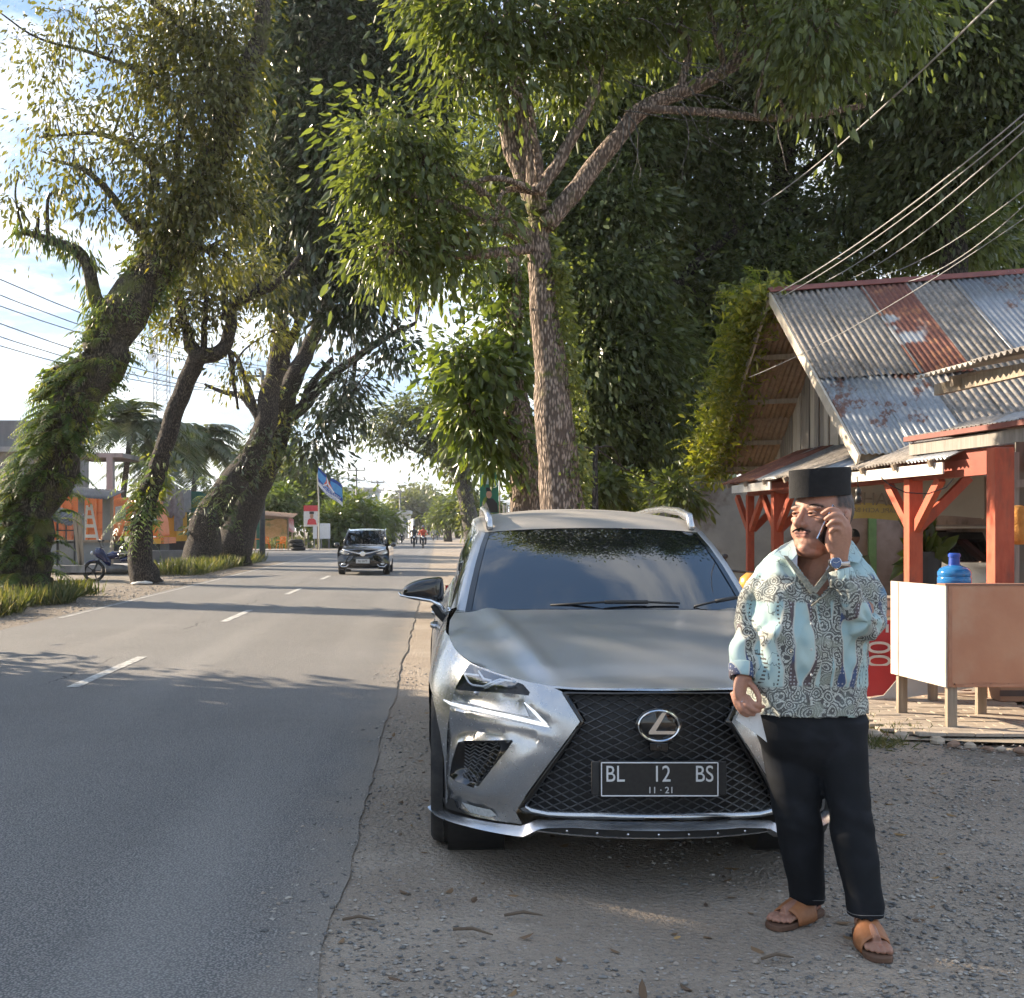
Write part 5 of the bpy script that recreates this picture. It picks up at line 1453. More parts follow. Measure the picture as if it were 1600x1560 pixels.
# cross beams carrying the roof back to the house
for t in (.1, .55, .9):
    q = be0 + bd * t; mb = MB(); mb.bar(q + Vector((0, 0, .1)), q + Vector((2.7, -.6, .45)), .07, .12); mb.build('cross_beam', DRED, PORCH)
q = P(1563, 900, 9.95); mb = MB(); mb.box((q.x, 9.95, 1.10), (.17, .16, 2.2)); mb.build('post', REDW, PORCH, bevel=.008)
# trim and grey fascia of the nearer lean-to
q0, q1 = E2(1418, 690, 2.46), E2(1600, 664, 2.46); dd = (q1 - q0)
LEAN = empty('lean_to_roof', (5.4, 11, 0), 'low lean-to roof with red trim and grey fascia board beside the porch', 'roof')
for i in range(5):
    w = dd.length * 1.6 / 5; corr('roof_sheet', q0 + dd.normalized() * w * i + Vector((0, 0, .05)), dd, Vector((1, .3, .04)), w + .05, 1.6, [ASB, ASB, ASB, ZINCC, ASB][i], LEAN, lift=.008 * (i % 2))
mb = MB(); mb.bar(q0 + Vector((0, 0, .02)), q0 + dd * 1.6 + Vector((0, 0, .02)), .10, .05); mb.build('edge_trim', M('dull red metal', (.17, .05, .04)), LEAN)
mb = MB(); mb.bar(q0 + Vector((.03, 0, -.09)), q0 + dd * 1.6 + Vector((.03, 0, -.09)), .03, .13); mb.build('fascia_board', GREYW, LEAN)
mb = MB(); mb.bar(q0 + Vector((.12, .2, -.24)), q0 + dd * 1.6 + Vector((.12, .0, -.24)), .10, .16); mb.build('plate_beam', DRED, LEAN)
mb = MB(); q = q0 + dd * 1.5; mb.box((q.x + .1, q.y, 1.1), (.12, .12, 2.2)); mb.build('post', REDW, LEAN)
mb = MB(); q = q0 + dd * .2; mb.box((q.x + 1.5, q.y + .5, 1.2), (.12, .12, 2.9)); mb.build('post', REDW, LEAN)
# awning above the stall, its corrugated edge nearest us
a0, a1 = E2(1430, 590, 2.72), E2(1620, 540, 2.72); dd = (a1 - a0)
AWN = empty('awning', (4.4, 8.4, 0), 'corrugated awning on timber rafters over the pink stall', 'awning')
for i in range(3):
    w = dd.length * 1.5 / 3; corr('roof_sheet', a0 + dd.normalized() * w * i, dd, Vector((1, .12, .20)), w + .05, 2.2, ASB if i % 2 else M('pale sheet', (.42, .39, .34), (.5, .47, .42), rough=.85, scale=9), AWN, lift=.008 * (i % 2))
for t, zz in ((.25, -.07), (.95, -.07)):
    mb = MB(); o = a0 + dd * t; mb.bar(o + Vector((.12, .1, zz)), o + Vector((2.2, .3, zz + .38)), .05, .08); mb.build('rafter', OLDW, AWN)
mb = MB(); mb.bar(a0 + Vector((.22, .1, -.09)), a0 + dd * 1.5 + Vector((.22, 0, -.09)), .05, .09); mb.build('purlin', OLDW, AWN)
for px_ in (5.9, ):
    for yy in (9.2, 6.6):
        mb = MB(); mb.box((px_, yy, 1.5), (.1, .1, 3.0)); mb.build('post', REDW, AWN)
# ---- pink stall
PINK = M('pink painted plywood', (.50, .21, .11), (.56, .26, .14), scale=3, rough=.45, c3=(.58, .36, .23), s3=1.6, t3=(.42, .75), bump=.2, bscale=14)
CREAMP = M('cream painted plywood', (.58, .49, .40), (.66, .57, .48), scale=3, rough=.5, bump=.15, bscale=14, c3=(.46, .36, .27), s3=2.2, t3=(.6, .8))
STALL = empty('stall_counter', (4.3, 8.7, 0), 'pink plywood stall counter on timber legs beside the man', 'stall')
f0 = P(1483, 1148, 8.34); f0.z = 0; b0 = P(1400, 1123, 9.04); b0.z = 0
bx = Vector((1, -.02, 0)).normalized(); by_ = (b0 - f0); W = 1.55
def sp_(a, b_, z): return f0 + bx * a + by_ * b_ + Vector((0, 0, z))
zt_, zb_ = 1.085, .345
mb = MB(); mb.prism([sp_(-.02, 0, zb_), sp_(W, 0, zb_), sp_(W, 0, zt_), sp_(-.02, 0, zt_)], (0, -.012, 0)); fp_ = mb.build('front_panel', PINK, STALL)
mb = MB(); mb.prism([sp_(-.022, -.02, zb_), sp_(-.022, 1.02, zb_ + .01), sp_(-.022, 1.02, zt_), sp_(-.022, -.02, zt_)], (-.012, 0, 0)); mb.build('side_panel', CREAMP, STALL)
mb = MB(); mb.prism([sp_(W, 0, zb_), sp_(W, 1, zb_), sp_(W, 1, zt_), sp_(W, 0, zt_)], (.012, 0, 0)); mb.build('side_panel', PINK, STALL)
mb = MB(); mb.prism([sp_(-.04, -.03, zt_ + .001), sp_(W + .03, -.03, zt_ + .001), sp_(W + .03, .12, zt_ + .001), sp_(-.04, .12, zt_ + .001)], (0, 0, .012)); mb.build('top_edge', M('brown edge', (.24, .12, .08), rough=.6), STALL)
mb = MB(); mb.prism([sp_(0, .1, zt_ - .12), sp_(W, .1, zt_ - .12), sp_(W, 1, zt_ - .12), sp_(0, 1, zt_ - .12)], (0, 0, .02)); mb.build('shelf', OLDW, STALL)
for a, b_ in ((.03, .04), (.03, .96), (.62, .9), (W - .05, .04), (W - .05, .96)):
    mb = MB(); q = sp_(a, b_, 0); mb.box((q.x, q.y, .53), (.072, .05, 1.06)); mb.build('leg', OLDW, STALL, bevel=.004)
for a, z0, z1 in ((-.012, zb_, zt_), (.74, zb_, zt_), (W - .03, zb_, zt_)):
    mb = MB(); q = sp_(a, 0, 0); mb.box((q.x + .012, q.y - .0165, (z0 + z1) / 2), (.028 if a != .74 else .006, .007, z1 - z0 - .004)); mb.build('corner_strip', M('pink strip', (.40, .17, .09), (.50, .24, .14), rough=.5, scale=9), fp_)
mb = MB(); q = sp_(W / 2, 0, zb_ + .004); mb.box((q.x, q.y - .0165, q.z + .012), (W - .08, .006, .022)); mb.build('bottom_strip', M('pink strip', (.40, .17, .09)), fp_)
mb = MB(); mb.prism([sp_(-.0345, .86, zb_ + .01), sp_(-.0345, .872, zb_ + .01), sp_(-.0345, .872, zt_ - .004), sp_(-.0345, .86, zt_ - .004)], (-.004, 0, 0)); mb.build('panel_joint', M('joint line', (.40, .36, .31)), STALL)
for i in range(12):
    mb = MB(); q = sp_(.03 + .13 * i, 0, zb_ + .025); mb.ell(q + Vector((0, -.021, 0)), (.006, .003, .006), 8, 4); mb.build('nail', M('rusty nail', (.12, .05, .03)), fp_)
# paved apron of brick under the stall: single bricks butted with open joints
mb = MB(); mb.add([(3.15, 8.05, .02), (8, 7.2, .02), (8, 16, .02), (3.3, 11.0, .02), (3.25, 9.3, .02)], [(0, 1, 2, 3, 4)])
APRON = tag(mb.build('paved_apron', M('joint sand', (.25, .21, .16), (.31, .27, .21), rough=.95, scale=20)), kind='structure')
BR = [M('paver a', (.34, .28, .22), (.40, .34, .27), rough=.9, scale=20, bump=.3), M('paver b', (.30, .25, .20), (.36, .30, .24), rough=.9, scale=20, bump=.3), M('paver c', (.37, .31, .25), (.43, .37, .30), rough=.9, scale=20, bump=.3)]
brme = []
for m_ in BR:
    mb = MB(); mb.box((0, 0, 0), (.196, .096, .022), taper=.97); o_ = mb.build('brick', m_); brme.append(o_.data); bpy.data.objects.remove(o_)
cnt = 0
for j in range(28):
    for i in range(12):
        x, y = 3.28 + i * .2 + (.1 if j % 2 else 0), 8.12 + j * .1
        if x < 3.18 + .02 * j * .3 or y < 8.15 - (x - 3.2) * .16 or cnt >= 290 or (x > 4.75): continue
        o_ = bpy.data.objects.new('brick', rng.choice(brme)); COL.objects.link(o_); o_.parent = APRON
        o_.location = Vector((x, y, .032 + rng.uniform(-.003, .004))) - wloc(APRON); o_.rotation_euler = (rng.uniform(-.012, .012), rng.uniform(-.012, .012), rng.uniform(-.02, .02)); cnt += 1
# rubble kerb along the apron
RUB = [M('rubble tan', (.40, .33, .25), (.5, .42, .33), rough=.9), M('rubble brown', (.25, .16, .11), (.32, .21, .15), rough=.9)]
for i in range(16):
    t = i / 15; x = 3.12 + t * 1.25; y = 8.25 - t * 1.05 + rng.uniform(-.04, .04); s_ = rng.uniform(.02, .05)
    mb = MB(); mb.ell((x, y, s_ * .5), (s_ * rng.uniform(1, 1.8), s_, s_ * .8), 7, 5, (0, 0, rng.uniform(0, 3)))
    mb.v = [(v[0] + .25 * s_ * mnoise.noise((v[0] * 40, v[1] * 40, i)), v[1], max(0.0, v[2] + .3 * s_ * mnoise.noise((v[1] * 40, v[2] * 40, i)))) for v in mb.v]
    tag(mb.build('kerb_stone', RUB[i % 2]), ['first', 'second', 'third', 'fourth', 'fifth', 'sixth', 'seventh', 'eighth', 'ninth', 'tenth', 'eleventh', 'twelfth', 'thirteenth', 'fourteenth', 'fifteenth', 'sixteenth'][i] + ' lump of rubble from the left in the row edging the paved apron', 'stone', 'rubble edging of the paved apron')
# red banner leaning behind the stall, with its figures on their side
BAN = empty('leaning_banner', P(1380, 1100, 10.0), 'red and white printed banner leaning behind the cream end of the stall', 'banner')
REDB = M('red banner print', (.50, .035, .04), (.56, .05, .05), rough=.5, scale=5); WHB = M('white banner print', (.55, .53, .50), (.62, .60, .57), rough=.55, scale=5)
def bn(px, py): return P(px, py, 9.75 + (1092 - py) * .0009)
mb = MB(); mb.prism([bn(1330, 968), bn(1500, 972), bn(1500, 1030), bn(1420, 1040), bn(1380, 1086), bn(1330, 1092)], (0, .006, 0)); mb.build('red_field', REDB, BAN)
mb = MB(); mb.prism([bn(1420, 1041), bn(1500, 1031), bn(1560, 1040), bn(1520, 1075), bn(1420, 1090), bn(1350, 1093), bn(1381, 1087)], (0, .006, 0)); mb.build('white_field', WHB, BAN)
ts = .29
text_mesh('banner_figures', '000', ts, M('white letters', (.62, .60, .57), rough=.6), BAN, basis(bn(1371, 1033) + Vector((0, -.006, 0)), (0, 0, -1), (1, 0, 0)), xs=.8)
text_mesh('banner_figures', '5', ts, M('white letters', (.62, .60, .57)), BAN, basis(bn(1368, 982) + Vector((0, -.006, 0)), (0, 0, -1), (1, 0, 0)), xs=.8)
# low bench of slats behind the banner
BEN = empty('slatted_bench', P(1395, 1000, 10.3), 'low pale slatted bench behind the red banner', 'bench')
for z in (.60, .68):
    mb = MB(); a_ = P(1340, 950, 10.3); b_ = P(1440, 950, 10.3); mb.box(((a_.x + b_.x) / 2, 10.3, z + .14), (b_.x - a_.x, .02, .06)); mb.build('slat', m_wood('pale slat', (.45, .36, .26), (.55, .46, .35)), BEN)
mb = MB(); mb.box(((a_.x + b_.x) / 2, 10.5, .86), (b_.x - a_.x, .4, .03)); mb.build('seat', OLDW, BEN)
for s_ in (0, 1): mb = MB(); mb.box((a_.x + .05 + s_ * (b_.x - a_.x - .1), 10.45, .42), (.05, .05, .84)); mb.build('leg', OLDW, BEN)
# big blue water bottle on the inner table
TBL = empty('inner_table', P(1520, 910, 9.75), 'dark timber table under the porch carrying the blue water bottle', 'table'); TBL.location.z = 0; WL[TBL.name].z = 0
ta, tb_ = P(1436, 905, 9.75), P(1640, 905, 9.75)
mb = MB(); mb.box(((ta.x + tb_.x) / 2, 9.85, .945), (tb_.x - ta.x, .6, .04)); mb.build('table_top', m_wood('dark plank', (.14, .075, .05), (.2, .11, .075)), TBL)
for s_ in (0, 1):
    for u_ in (0, 1): mb = MB(); mb.box((ta.x + .06 + s_ * (tb_.x - ta.x - .12), 9.62 + .46 * u_, .46), (.06, .06, .92)); mb.build('leg', OLDW, TBL)
BLUEM = bpy.data.materials.new('blue bottle'); BLUEM.use_nodes = True; b = BLUEM.node_tree.nodes['Principled BSDF']; nt = BLUEM.node_tree
_in(nt, b.inputs['Base Color'], mixc(nt, noise(nt, coord(nt), 9, 2), (.03, .22, .62), (.05, .32, .75))); b.inputs['Roughness'].default_value = .12; b.inputs['Transmission Weight'].default_value = .45
jb = P(1491, 905, 9.75)
mb = MB(); mb.lathe([(.125, 0), (.135, .01), (.136, .05), (.130, .06), (.136, .072), (.136, .115), (.130, .125), (.136, .137), (.134, .165), (.115, .195), (.07, .215), (.05, .222)], (jb.x, 9.75, .966), 28); jug = tag(mb.build('water_bottle', BLUEM, auto=50), 'large blue water bottle standing on the table under the porch', 'bottle')
mb = MB(); mb.lathe([(.046, .222), (.043, .29), (.05, .292), (.05, .315), (.04, .325)], (jb.x, 9.75, .966), 20); mb.build('neck', M('dark blue cap', (.01, .05, .30), rough=.4), jug, auto=40)
# ---- hanging things under the porch
ORG = M('orange fringed cloth', (.55, .24, .05), (.66, .32, .08), scale=14, rough=.9, bump=.6, bscale=50, bdist=.03)
mb = MB(); q = P(1592, 818, 10.2); prof = [(.03, .16), (.06, .15), (.075, .10), (.075, 0), (.09, -.10), (.095, -.15), (.06, -.185), (.01, -.19)]
mb.lathe([(r_, z_) for r_, z_ in prof], q, 16); mb.v = [(v[0] + .02 * mnoise.noise((v[0] * 25, v[1] * 25, v[2] * 25)), v[1] + .02 * mnoise.noise((v[0] * 25, v[1] * 25, v[2] * 25 + 4)), v[2]) for v in mb.v]
tag(mb.build('hanging_cloth', ORG, smooth=True), 'bundle of orange cloth hanging in front of the dark boards', 'cloth')
DARKB = m_wood('dark wall boards', (.10, .085, .07), (.16, .14, .115), (14, 14, 1))
BW = empty('board_wall', P(1590, 900, 10.6), 'dark upright board wall with a pale frame under the porch', 'wall'); BW.location.z = 0; WL[BW.name].z = 0
for i in range(8):
    a_ = P(1586 + i * 16, 900, 10.6); mb = MB(); mb.box((a_.x + .05, 10.6 + .008 * (i % 2), 1.15), (.094, .02, 2.3)); mb.build('board', DARKB, BW)
mb = MB(); a_ = P(1586, 900, 10.5); mb.box((a_.x, 10.52, 1.1), (.07, .06, 2.2)); mb.build('frame', GREYW, BW)
mb = MB(); mb.bar(P(1580, 757, 10.5), P(1660, 750, 10.5), .05, .07); mb.build('frame', GREYW, BW)
# beige banner seen from behind, its lettering showing through reversed
BG = empty('hung_banner', P(1440, 780, 15.2), 'beige banner hung across the back of the porch with reversed lettering', 'banner')
yb = 15.2
mb = MB(); rows = []
for py in (738, 760, 785, 808): rows.append([P(px, py + 2 * math.sin(px * .05), yb + .02 * math.sin(px * .06)) for px in range(1322, 1541, 8)])
mb.grid(rows); mb.build('cloth', M('beige banner cloth', (.40, .35, .27), (.46, .41, .32), rough=.8, scale=2), BG, smooth=True)
mb = MB(); mb.grid([[P(px, py + 2 * math.sin(px * .05), yb - .01 + .02 * math.sin(px * .06)) for px in range(1322, 1413, 8)] for py in (788, 812)]); mb.build('yellow_strip', M('yellow banner strip', (.55, .42, .12), (.6, .47, .16), rough=.8), BG)
BT = M('faded banner letters', (.22, .19, .15), rough=.8)
text_mesh('banner_letters', 'BAHE', .24, BT, BG, basis(P(1368, 781, yb - .04), (-1, 0, .03), (0, 0, 1)))
text_mesh('banner_letters', 'KK BAPIL ACEH BAR', .085, BT, BG, basis(P(1372, 798, yb - .06), (-1, 0, .02), (0, 0, 1)))
text_mesh('banner_letters', '4', .36, M('faint banner figure', (.33, .28, .22), rough=.8), BG, basis(P(1460, 792, yb - .04), (-1, 0, 0), (0, 0, 1)))
# bulb holder on its cable, loops of cable under the beam
mb = MB(); mb.tube([P(1339, 745, 12), P(1341, 762, 12)], .006, 6); mb.lathe([(.01, .0), (.03, -.02), (.035, -.07), (.02, -.085), (.03, -.10), (.04, -.14), (.02, -.165)], P(1341, 762, 12), 12)
tag(mb.build('bulb_holder', M('black holder', (.02, .02, .02), rough=.4), smooth=True), 'black bulb holder hanging on a cable behind the cap', 'lamp')
mb = MB(); mb.tube([P(a, b_, 11.3) for a, b_ in ((1376, 746), (1390, 758), (1415, 770), (1450, 772), (1478, 762), (1490, 748))], .006, 5); tag(mb.build('hanging_cable', MATTB, smooth=True), 'black cable looping below the porch beam', 'cable')
# ---- the white car behind the porch, rear end towards us
WCAR = empty('white_hatchback', P(1510, 900, 17.5), 'white hatchback seen from behind through the porch', 'car'); WCAR.location.z = 0; WL[WCAR.name].z = 0
WPAINT = M('white car paint', (.70, .69, .66), (.74, .73, .70), rough=.25, coat=.6)
WC0 = WCAR.location.copy(); wcr = Matrix.Rotation(R(-38), 3, 'Z')
def wc_(x, y, z): return WC0 + wcr @ Vector((x, y, z))
secs = [(0, .35, .75, .80), (.0, .75, .82, .84), (.06, 1.0, .80, .82), (.38, 1.42, .62, .62), (.42, 1.50, .60, .60)]
mb = MB(); rows = []
for y, z, w_, _ in [(.05, .28, .70, 0), (0, .45, .76, 0), (-.02, .75, .82, 0), (.05, .98, .80, 0)]: rows.append([wc_(w_ * t, y + .12 * t ** 4, z) for t in np.linspace(-1, 1, 9)])
mb.grid(rows)
for s_ in (-1, 1):
    mb.grid([[wc_(s_ * w_, y, z) for y in (.12, .9, 1.8, 2.9, 3.7)] for w_, z in ((.72, .25), (.80, .5), (.84, .78), (.80, 1.0))]); mb.grid([[wc_(s_ * .80, y, 1.0) for y in (.12, .3)], [wc_(s_ * .62, y + .32, 1.46) for y in (.1, .3)]])
mb.grid([[wc_(t * .62, y, 1.50 + .03 * (1 - t * t)) for t in np.linspace(-1, 1, 7)] for y in (.38, .9, 1.6, 2.3)]); mb.grid([[wc_(t * .62, 2.3, 1.5 + .03 * (1 - t * t)) for t in np.linspace(-1, 1, 7)], [wc_(t * .75, 3.0, 1.02) for t in np.linspace(-1, 1, 7)], [wc_(t * .72, 3.75, .85) for t in np.linspace(-1, 1, 7)], [wc_(t * .7, 3.85, .3) for t in np.linspace(-1, 1, 7)]])
mb.build('body', WPAINT, WCAR, auto=40)
mb = MB(); mb.grid([[wc_(t * .70, .06, 1.0) for t in np.linspace(-1, 1, 7)], [wc_(t * .58, .36, 1.44) for t in np.linspace(-1, 1, 7)]]); mb.build('rear_window', TINT, WCAR)
for s_ in (-1, 1):
    mb = MB(); mb.grid([[wc_(s_ * .80, y, 1.0) for y in (.3, 1.2, 2.0, 2.7)], [wc_(s_ * .62, y, 1.47) for y in (.55, 1.2, 1.9, 2.3)]]); mb.build('side_window', TINT, WCAR)
    mb = MB(); mb.grid([[wc_(s_ * x, -.035 + .14 * (x / .82) ** 4, z) for x in (.58, .7, .815)] for z in (.70, .95)]); mb.build('tail_light', M('red lamp', (.4, .01, .01), rough=.1), WCAR)
    for y in (.75, 3.1):
        mb = MB(); mb.lathe([(.2, -.09), (.29, -.09), (.3, 0), (.29, .09), (.2, .09), (0, .05)], wc_(s_ * .72, y, .3), 20, (wcr @ Matrix.Rotation(R(90) * s_, 3, 'Y')), cap=True); mb.build('wheel', RUBBER, WCAR, smooth=True)
mb = MB(); mb.grid([[wc_(t * .6, .22, 1.50) for t in np.linspace(-1, 1, 7)], [wc_(t * .6, .42, 1.53) for t in np.linspace(-1, 1, 7)]]); sp2 = mb.build('spoiler', WPAINT, WCAR); sp2.modifiers.new('t', 'SOLIDIFY').thickness = .03
# pink wall with green posts behind the porch, dark doorway
BWALL = empty('pink_wall', P(1430, 900, 21), 'pinkish rendered wall with green door frames behind the porch', 'wall'); BWALL.location.z = 0; WL[BWALL.name].z = 0
a_, b_ = P(1290, 900, 21), P(1680, 900, 21)
mb = MB(); mb.box(((a_.x + b_.x) / 2, 21, 1.5), (b_.x - a_.x, .15, 3.0)); mb.build('wall', WALLC, BWALL)
GREENP = M('green paint', (.16, .28, .10), (.2, .34, .13), rough=.6)
for px in (1362, 1462, 1478, 1420):
    q = P(px, 900, 20.9); mb = MB(); mb.box((q.x, 20.88, 1.2), (.14 if px != 1478 else .5, .06, 2.4)); mb.build('door_frame', GREENP if px != 1420 else DARKB, BWALL)
# grey rendered wall at the left of the porch, running back from the verge
GW = empty('grey_wall', P(1150, 900, 23), 'grey rendered garden wall behind the red porch posts', 'wall'); GW.location.z = 0; WL[GW.name].z = 0
mb = MB(); a_, b_ = P(1000, 900, 23.5), P(1330, 900, 21.5); mb.bar((a_.x, a_.y, 1.25), (b_.x, b_.y, 1.25), .14, 2.5); mb.build('wall', M('grey render', (.25, .245, .24), (.31, .30, .29), rough=.9, scale=3, c3=(.17, .14, .13), s3=.9, t3=(.5, .62), bump=.2, bscale=30), GW)
# blue-grey tin roof and green gable far behind the car
BR_ = empty('tin_roofed_house', P(1080, 800, 30), 'green house with blue-grey tin roof behind the porch', 'house'); BR_.location.z = 0; WL[BR_.name].z = 0
for i in range(6):
    o = P(1012 + i * 17, 690, 30); corr('roof_sheet', o, (1, .2, 0), (0, -.8, -.55), .30, 2.4, ZINCC, BR_, lift=.01 * (i % 2), pitch=.1)
mb = MB(); mb.box((P(1060, 700, 31.5).x, 31.6, 2.2), (3.2, .2, 4.6)); mb.build('wall', M('pale green render', (.36, .44, .30), (.42, .5, .36), rough=.9), BR_)
mb = MB(); mb.box((P(1098, 700, 31.4).x, 31.45, 4.0), (.3, .1, 1.2)); mb.build('window', M('blue window frame', (.10, .32, .55), rough=.5), BR_)
# cardboard box under the stall
mb = MB(); q = P(1585, 1112, 9.6); mb.box((q.x + .1, 9.7, .16), (.5, .35, .2)); bxo = tag(mb.build('cardboard_box', M('cardboard', (.36, .22, .15), (.42, .27, .19), rough=.85), bevel=.004), 'flattened cardboard box lying under the stall', 'box')
mb = MB(); mb.box((q.x - .05, 9.522, .13), (.22, .004, .05)); mb.build('label', M('dark label', (.08, .06, .06)), bxo)
# seated person in green reading at the back of the porch
SP = P(1333, 880, 16.5); SITR = MB()
limb(SITR, [(SP.x, SP.y, .55, .15, .12), (SP.x, SP.y, .8, .17, .13), (SP.x, SP.y, 1.05, .17, .12), (SP.x, SP.y, 1.2, .07, .07), (SP.x, SP.y, 1.26, .06, .06)], 14, 4)
SITR.ell((SP.x, SP.y - .02, 1.38), (.085, .10, .12), 14, 10)
for s_ in (-1, 1):
    limb(SITR, [(SP.x + s_ * .17, SP.y, 1.1, .055), (SP.x + s_ * .2, SP.y - .1, .85, .045), (SP.x + s_ * .05, SP.y - .28, .92, .035), (SP.x + s_ * .02, SP.y - .3, .95, .035)], 10, 4)
    limb(SITR, [(SP.x + s_ * .09, SP.y, .55, .09), (SP.x + s_ * .1, SP.y - .40, .55, .075), (SP.x + s_ * .1, SP.y - .42, .25, .05), (SP.x + s_ * .1, SP.y - .42, .05, .04), (SP.x + s_ * .1, SP.y - .55, .04, .035)], 10, 4)
me = remesh(SITR, .012, 2, 'person'); V = coords(me); C = np.tile(np.array((.16, .17, .07)), (len(V), 1)); C[V[:, 2] > 1.24] = (.28, .14, .09); C[(V[:, 2] > 1.38) | ((V[:, 2] > 1.3) & (V[:, 1] > SP.y))] = (.015, .013, .012); C[V[:, 2] < .5] = (.02, .02, .025); C[(V[:, 1] < SP.y - .2) & (V[:, 2] > .85)] = (.28, .14, .09)
colattr(me, C); m, nt, b = newmat('sitter'); vc = nt.nodes.new('ShaderNodeVertexColor'); vc.layer_name = 'Col'; _in(nt, b.inputs['Base Color'], mixc(nt, noise(nt, coord(nt), 30) * .3, E(nt, vc.outputs[0]), (.05, .05, .05))); b.inputs['Roughness'].default_value = .8
me.polygons.foreach_set('use_smooth', [True] * len(me.polygons))
tag(link_mesh('person', me, m), 'person in olive clothes sitting and reading at the back of the porch', 'person')
mb = MB(); mb.box((SP.x, SP.y + .05, .42), (.5, .4, .04)); mb.box((SP.x, SP.y + .26, .7), (.5, .03, .5))
for sx in (-1, 1):
    for sy in (-1, 1): mb.box((SP.x + sx * .22, SP.y + .05 + sy * .17, .21), (.04, .04, .42))
tag(mb.build('chair', OLDW), 'wooden chair under the person reading at the back', 'chair')
# ================================================================== trees and plants
def m_leaf(name, dark, mid, light, rough=.33, trans=.42, tcol=(1.7, 1.75, .6)):
    m = bpy.data.materials.new(name); m.use_nodes = True; nt = m.node_tree; b = nt.nodes['Principled BSDF']
    at = nt.nodes.new('ShaderNodeAttribute'); at.attribute_name = 'rnd'; r = E(nt, at.outputs['Fac'])
    c = mixc(nt, r.ramp(0.0, .6), dark, mid); c = mixc(nt, r.ramp(.72, 1.0), c, light)
    c = mixc(nt, noise(nt, geopos(nt), .8, 2).ramp(.35, .7) * .35, c, mid)
    _in(nt, b.inputs['Base Color'], c); b.inputs['Roughness'].default_value = rough; b.inputs['Specular IOR Level'].default_value = .65
    t = nt.nodes.new('ShaderNodeBsdfTranslucent'); _in(nt, t.inputs[0], mixc(nt, 1.0, c, tcol, 'MULTIPLY'))
    mx = nt.nodes.new('ShaderNodeMixShader'); mx.inputs[0].default_value = trans
    nt.links.new(b.outputs[0], mx.inputs[1]); nt.links.new(t.outputs[0], mx.inputs[2])
    nt.links.new(mx.outputs[0], nt.nodes['Material Output'].inputs[0])
    return m
LDARK = m_leaf('dark green leaf', (.058, .078, .036), (.11, .135, .062), (.19, .21, .09))
LSHADED = m_leaf('shade-darkened green leaf', (.026, .040, .020), (.050, .070, .032), (.10, .12, .05), trans=.12)  # leaf green darkened in colour for the shade of backlit crowns
LMID = m_leaf('green leaf', (.06, .082, .030), (.118, .145, .052), (.21, .23, .08))
LOLIVE = m_leaf('olive vine leaf', (.060, .066, .022), (.12, .118, .036), (.25, .20, .05), trans=.42)
LBRIGHT = m_leaf('bright green leaf', (.05, .080, .022), (.10, .135, .036), (.20, .22, .06), trans=.42)
LGREY = m_leaf('grey green leaf', (.055, .070, .042), (.095, .11, .065), (.16, .17, .10))
LFERN = m_leaf('fern frond', (.06, .10, .035), (.11, .15, .05), (.22, .21, .06), trans=.42)
LGRASS = m_leaf('grass blade', (.05, .066, .022), (.10, .11, .04), (.26, .21, .11), trans=.3, rough=.7)
LPALM = m_leaf('palm leaflet', (.05, .075, .035), (.085, .11, .055), (.15, .16, .09), trans=.25)
def m_bark(name, c1, c2, moss=.0, mossc=(.12, .13, .025)):
    m, nt, b = newmat(name); co = geopos(nt)
    v = vmap(nt, co, (6, 6, 1.6)); n1 = noise(nt, v, 2.2, 6, .7); vr = voro(nt, vmap(nt, co, (26, 26, 8)), 1.5)
    c = mixc(nt, n1.ramp(.3, .7), c1, c2); c = mixc(nt, vr.ramp(.25, .6), c, tuple(x * .35 for x in c1))
    li = noise(nt, co, 9, 5, .75); c = mixc(nt, li.ramp(.62, .74) * .45, c, (.36, .34, .30))
    if moss: c = mixc(nt, noise(nt, co, 1.6, 5, .7).ramp(.62 - moss, .75 - moss), c, mossc)
    _in(nt, b.inputs['Base Color'], c); b.inputs['Roughness'].default_value = .95
    nt.links.new(bumpn(nt, vr * -1 + n1, .9, .035), b.inputs['Normal']); return m
BARK = m_bark('grey brown bark', (.33, .245, .19), (.46, .37, .30), .04); BARKM = m_bark('mossy bark', (.10, .08, .06), (.17, .14, .105), .14, (.11, .115, .035)); BARKD = m_bark('dark bark', (.07, .057, .047), (.13, .105, .085)); BARKG = m_bark('pale grey bark', (.19, .175, .155), (.28, .26, .235))

def leaf_arrays(base, dirv, side, L, W, fold=.25, curl=.18):
    """one pointed leaf (two bent quads) per row"""
    n = len(base); nrm = np.cross(dirv, side)
    L_, W_ = L[:, None], W[:, None]
    dn = np.array([0, 0, -1.0])[None]
    b = base; tip = base + dirv * L_ + dn * L_ * curl
    m1 = base + dirv * L_ * .32 + dn * L_ * .02; m2 = base + dirv * L_ * .68 + dn * L_ * curl * .4
    up = nrm * W_ * fold
    V = np.stack([b, m1 + side * W_ * .5 + up, m2 + side * W_ * .42 + up, tip, m2 - side * W_ * .42 + up, m1 - side * W_ * .5 + up], 1)
    F = np.array([[0, 1, 2, 3], [0, 3, 4, 5]])[None] + (np.arange(n) * 6)[:, None, None]
    return V.reshape(-1, 3), F.reshape(-1, 4)
def leaf_simple(base, dirv, side, L, W):
    n = len(base); L_, W_ = L[:, None], W[:, None]
    V = np.stack([base, base + dirv * L_ * .45 + side * W_ * .5, base + dirv * L_ + np.array([0, 0, -.12])[None] * L_, base + dirv * L_ * .45 - side * W_ * .5], 1)
    F = np.array([[0, 1, 2, 3]])[None] + (np.arange(n) * 4)[:, None, None]
    return V.reshape(-1, 3), F.reshape(-1, 4)
def norm(a): return a / np.maximum(np.linalg.norm(a, axis=1, keepdims=True), 1e-9)
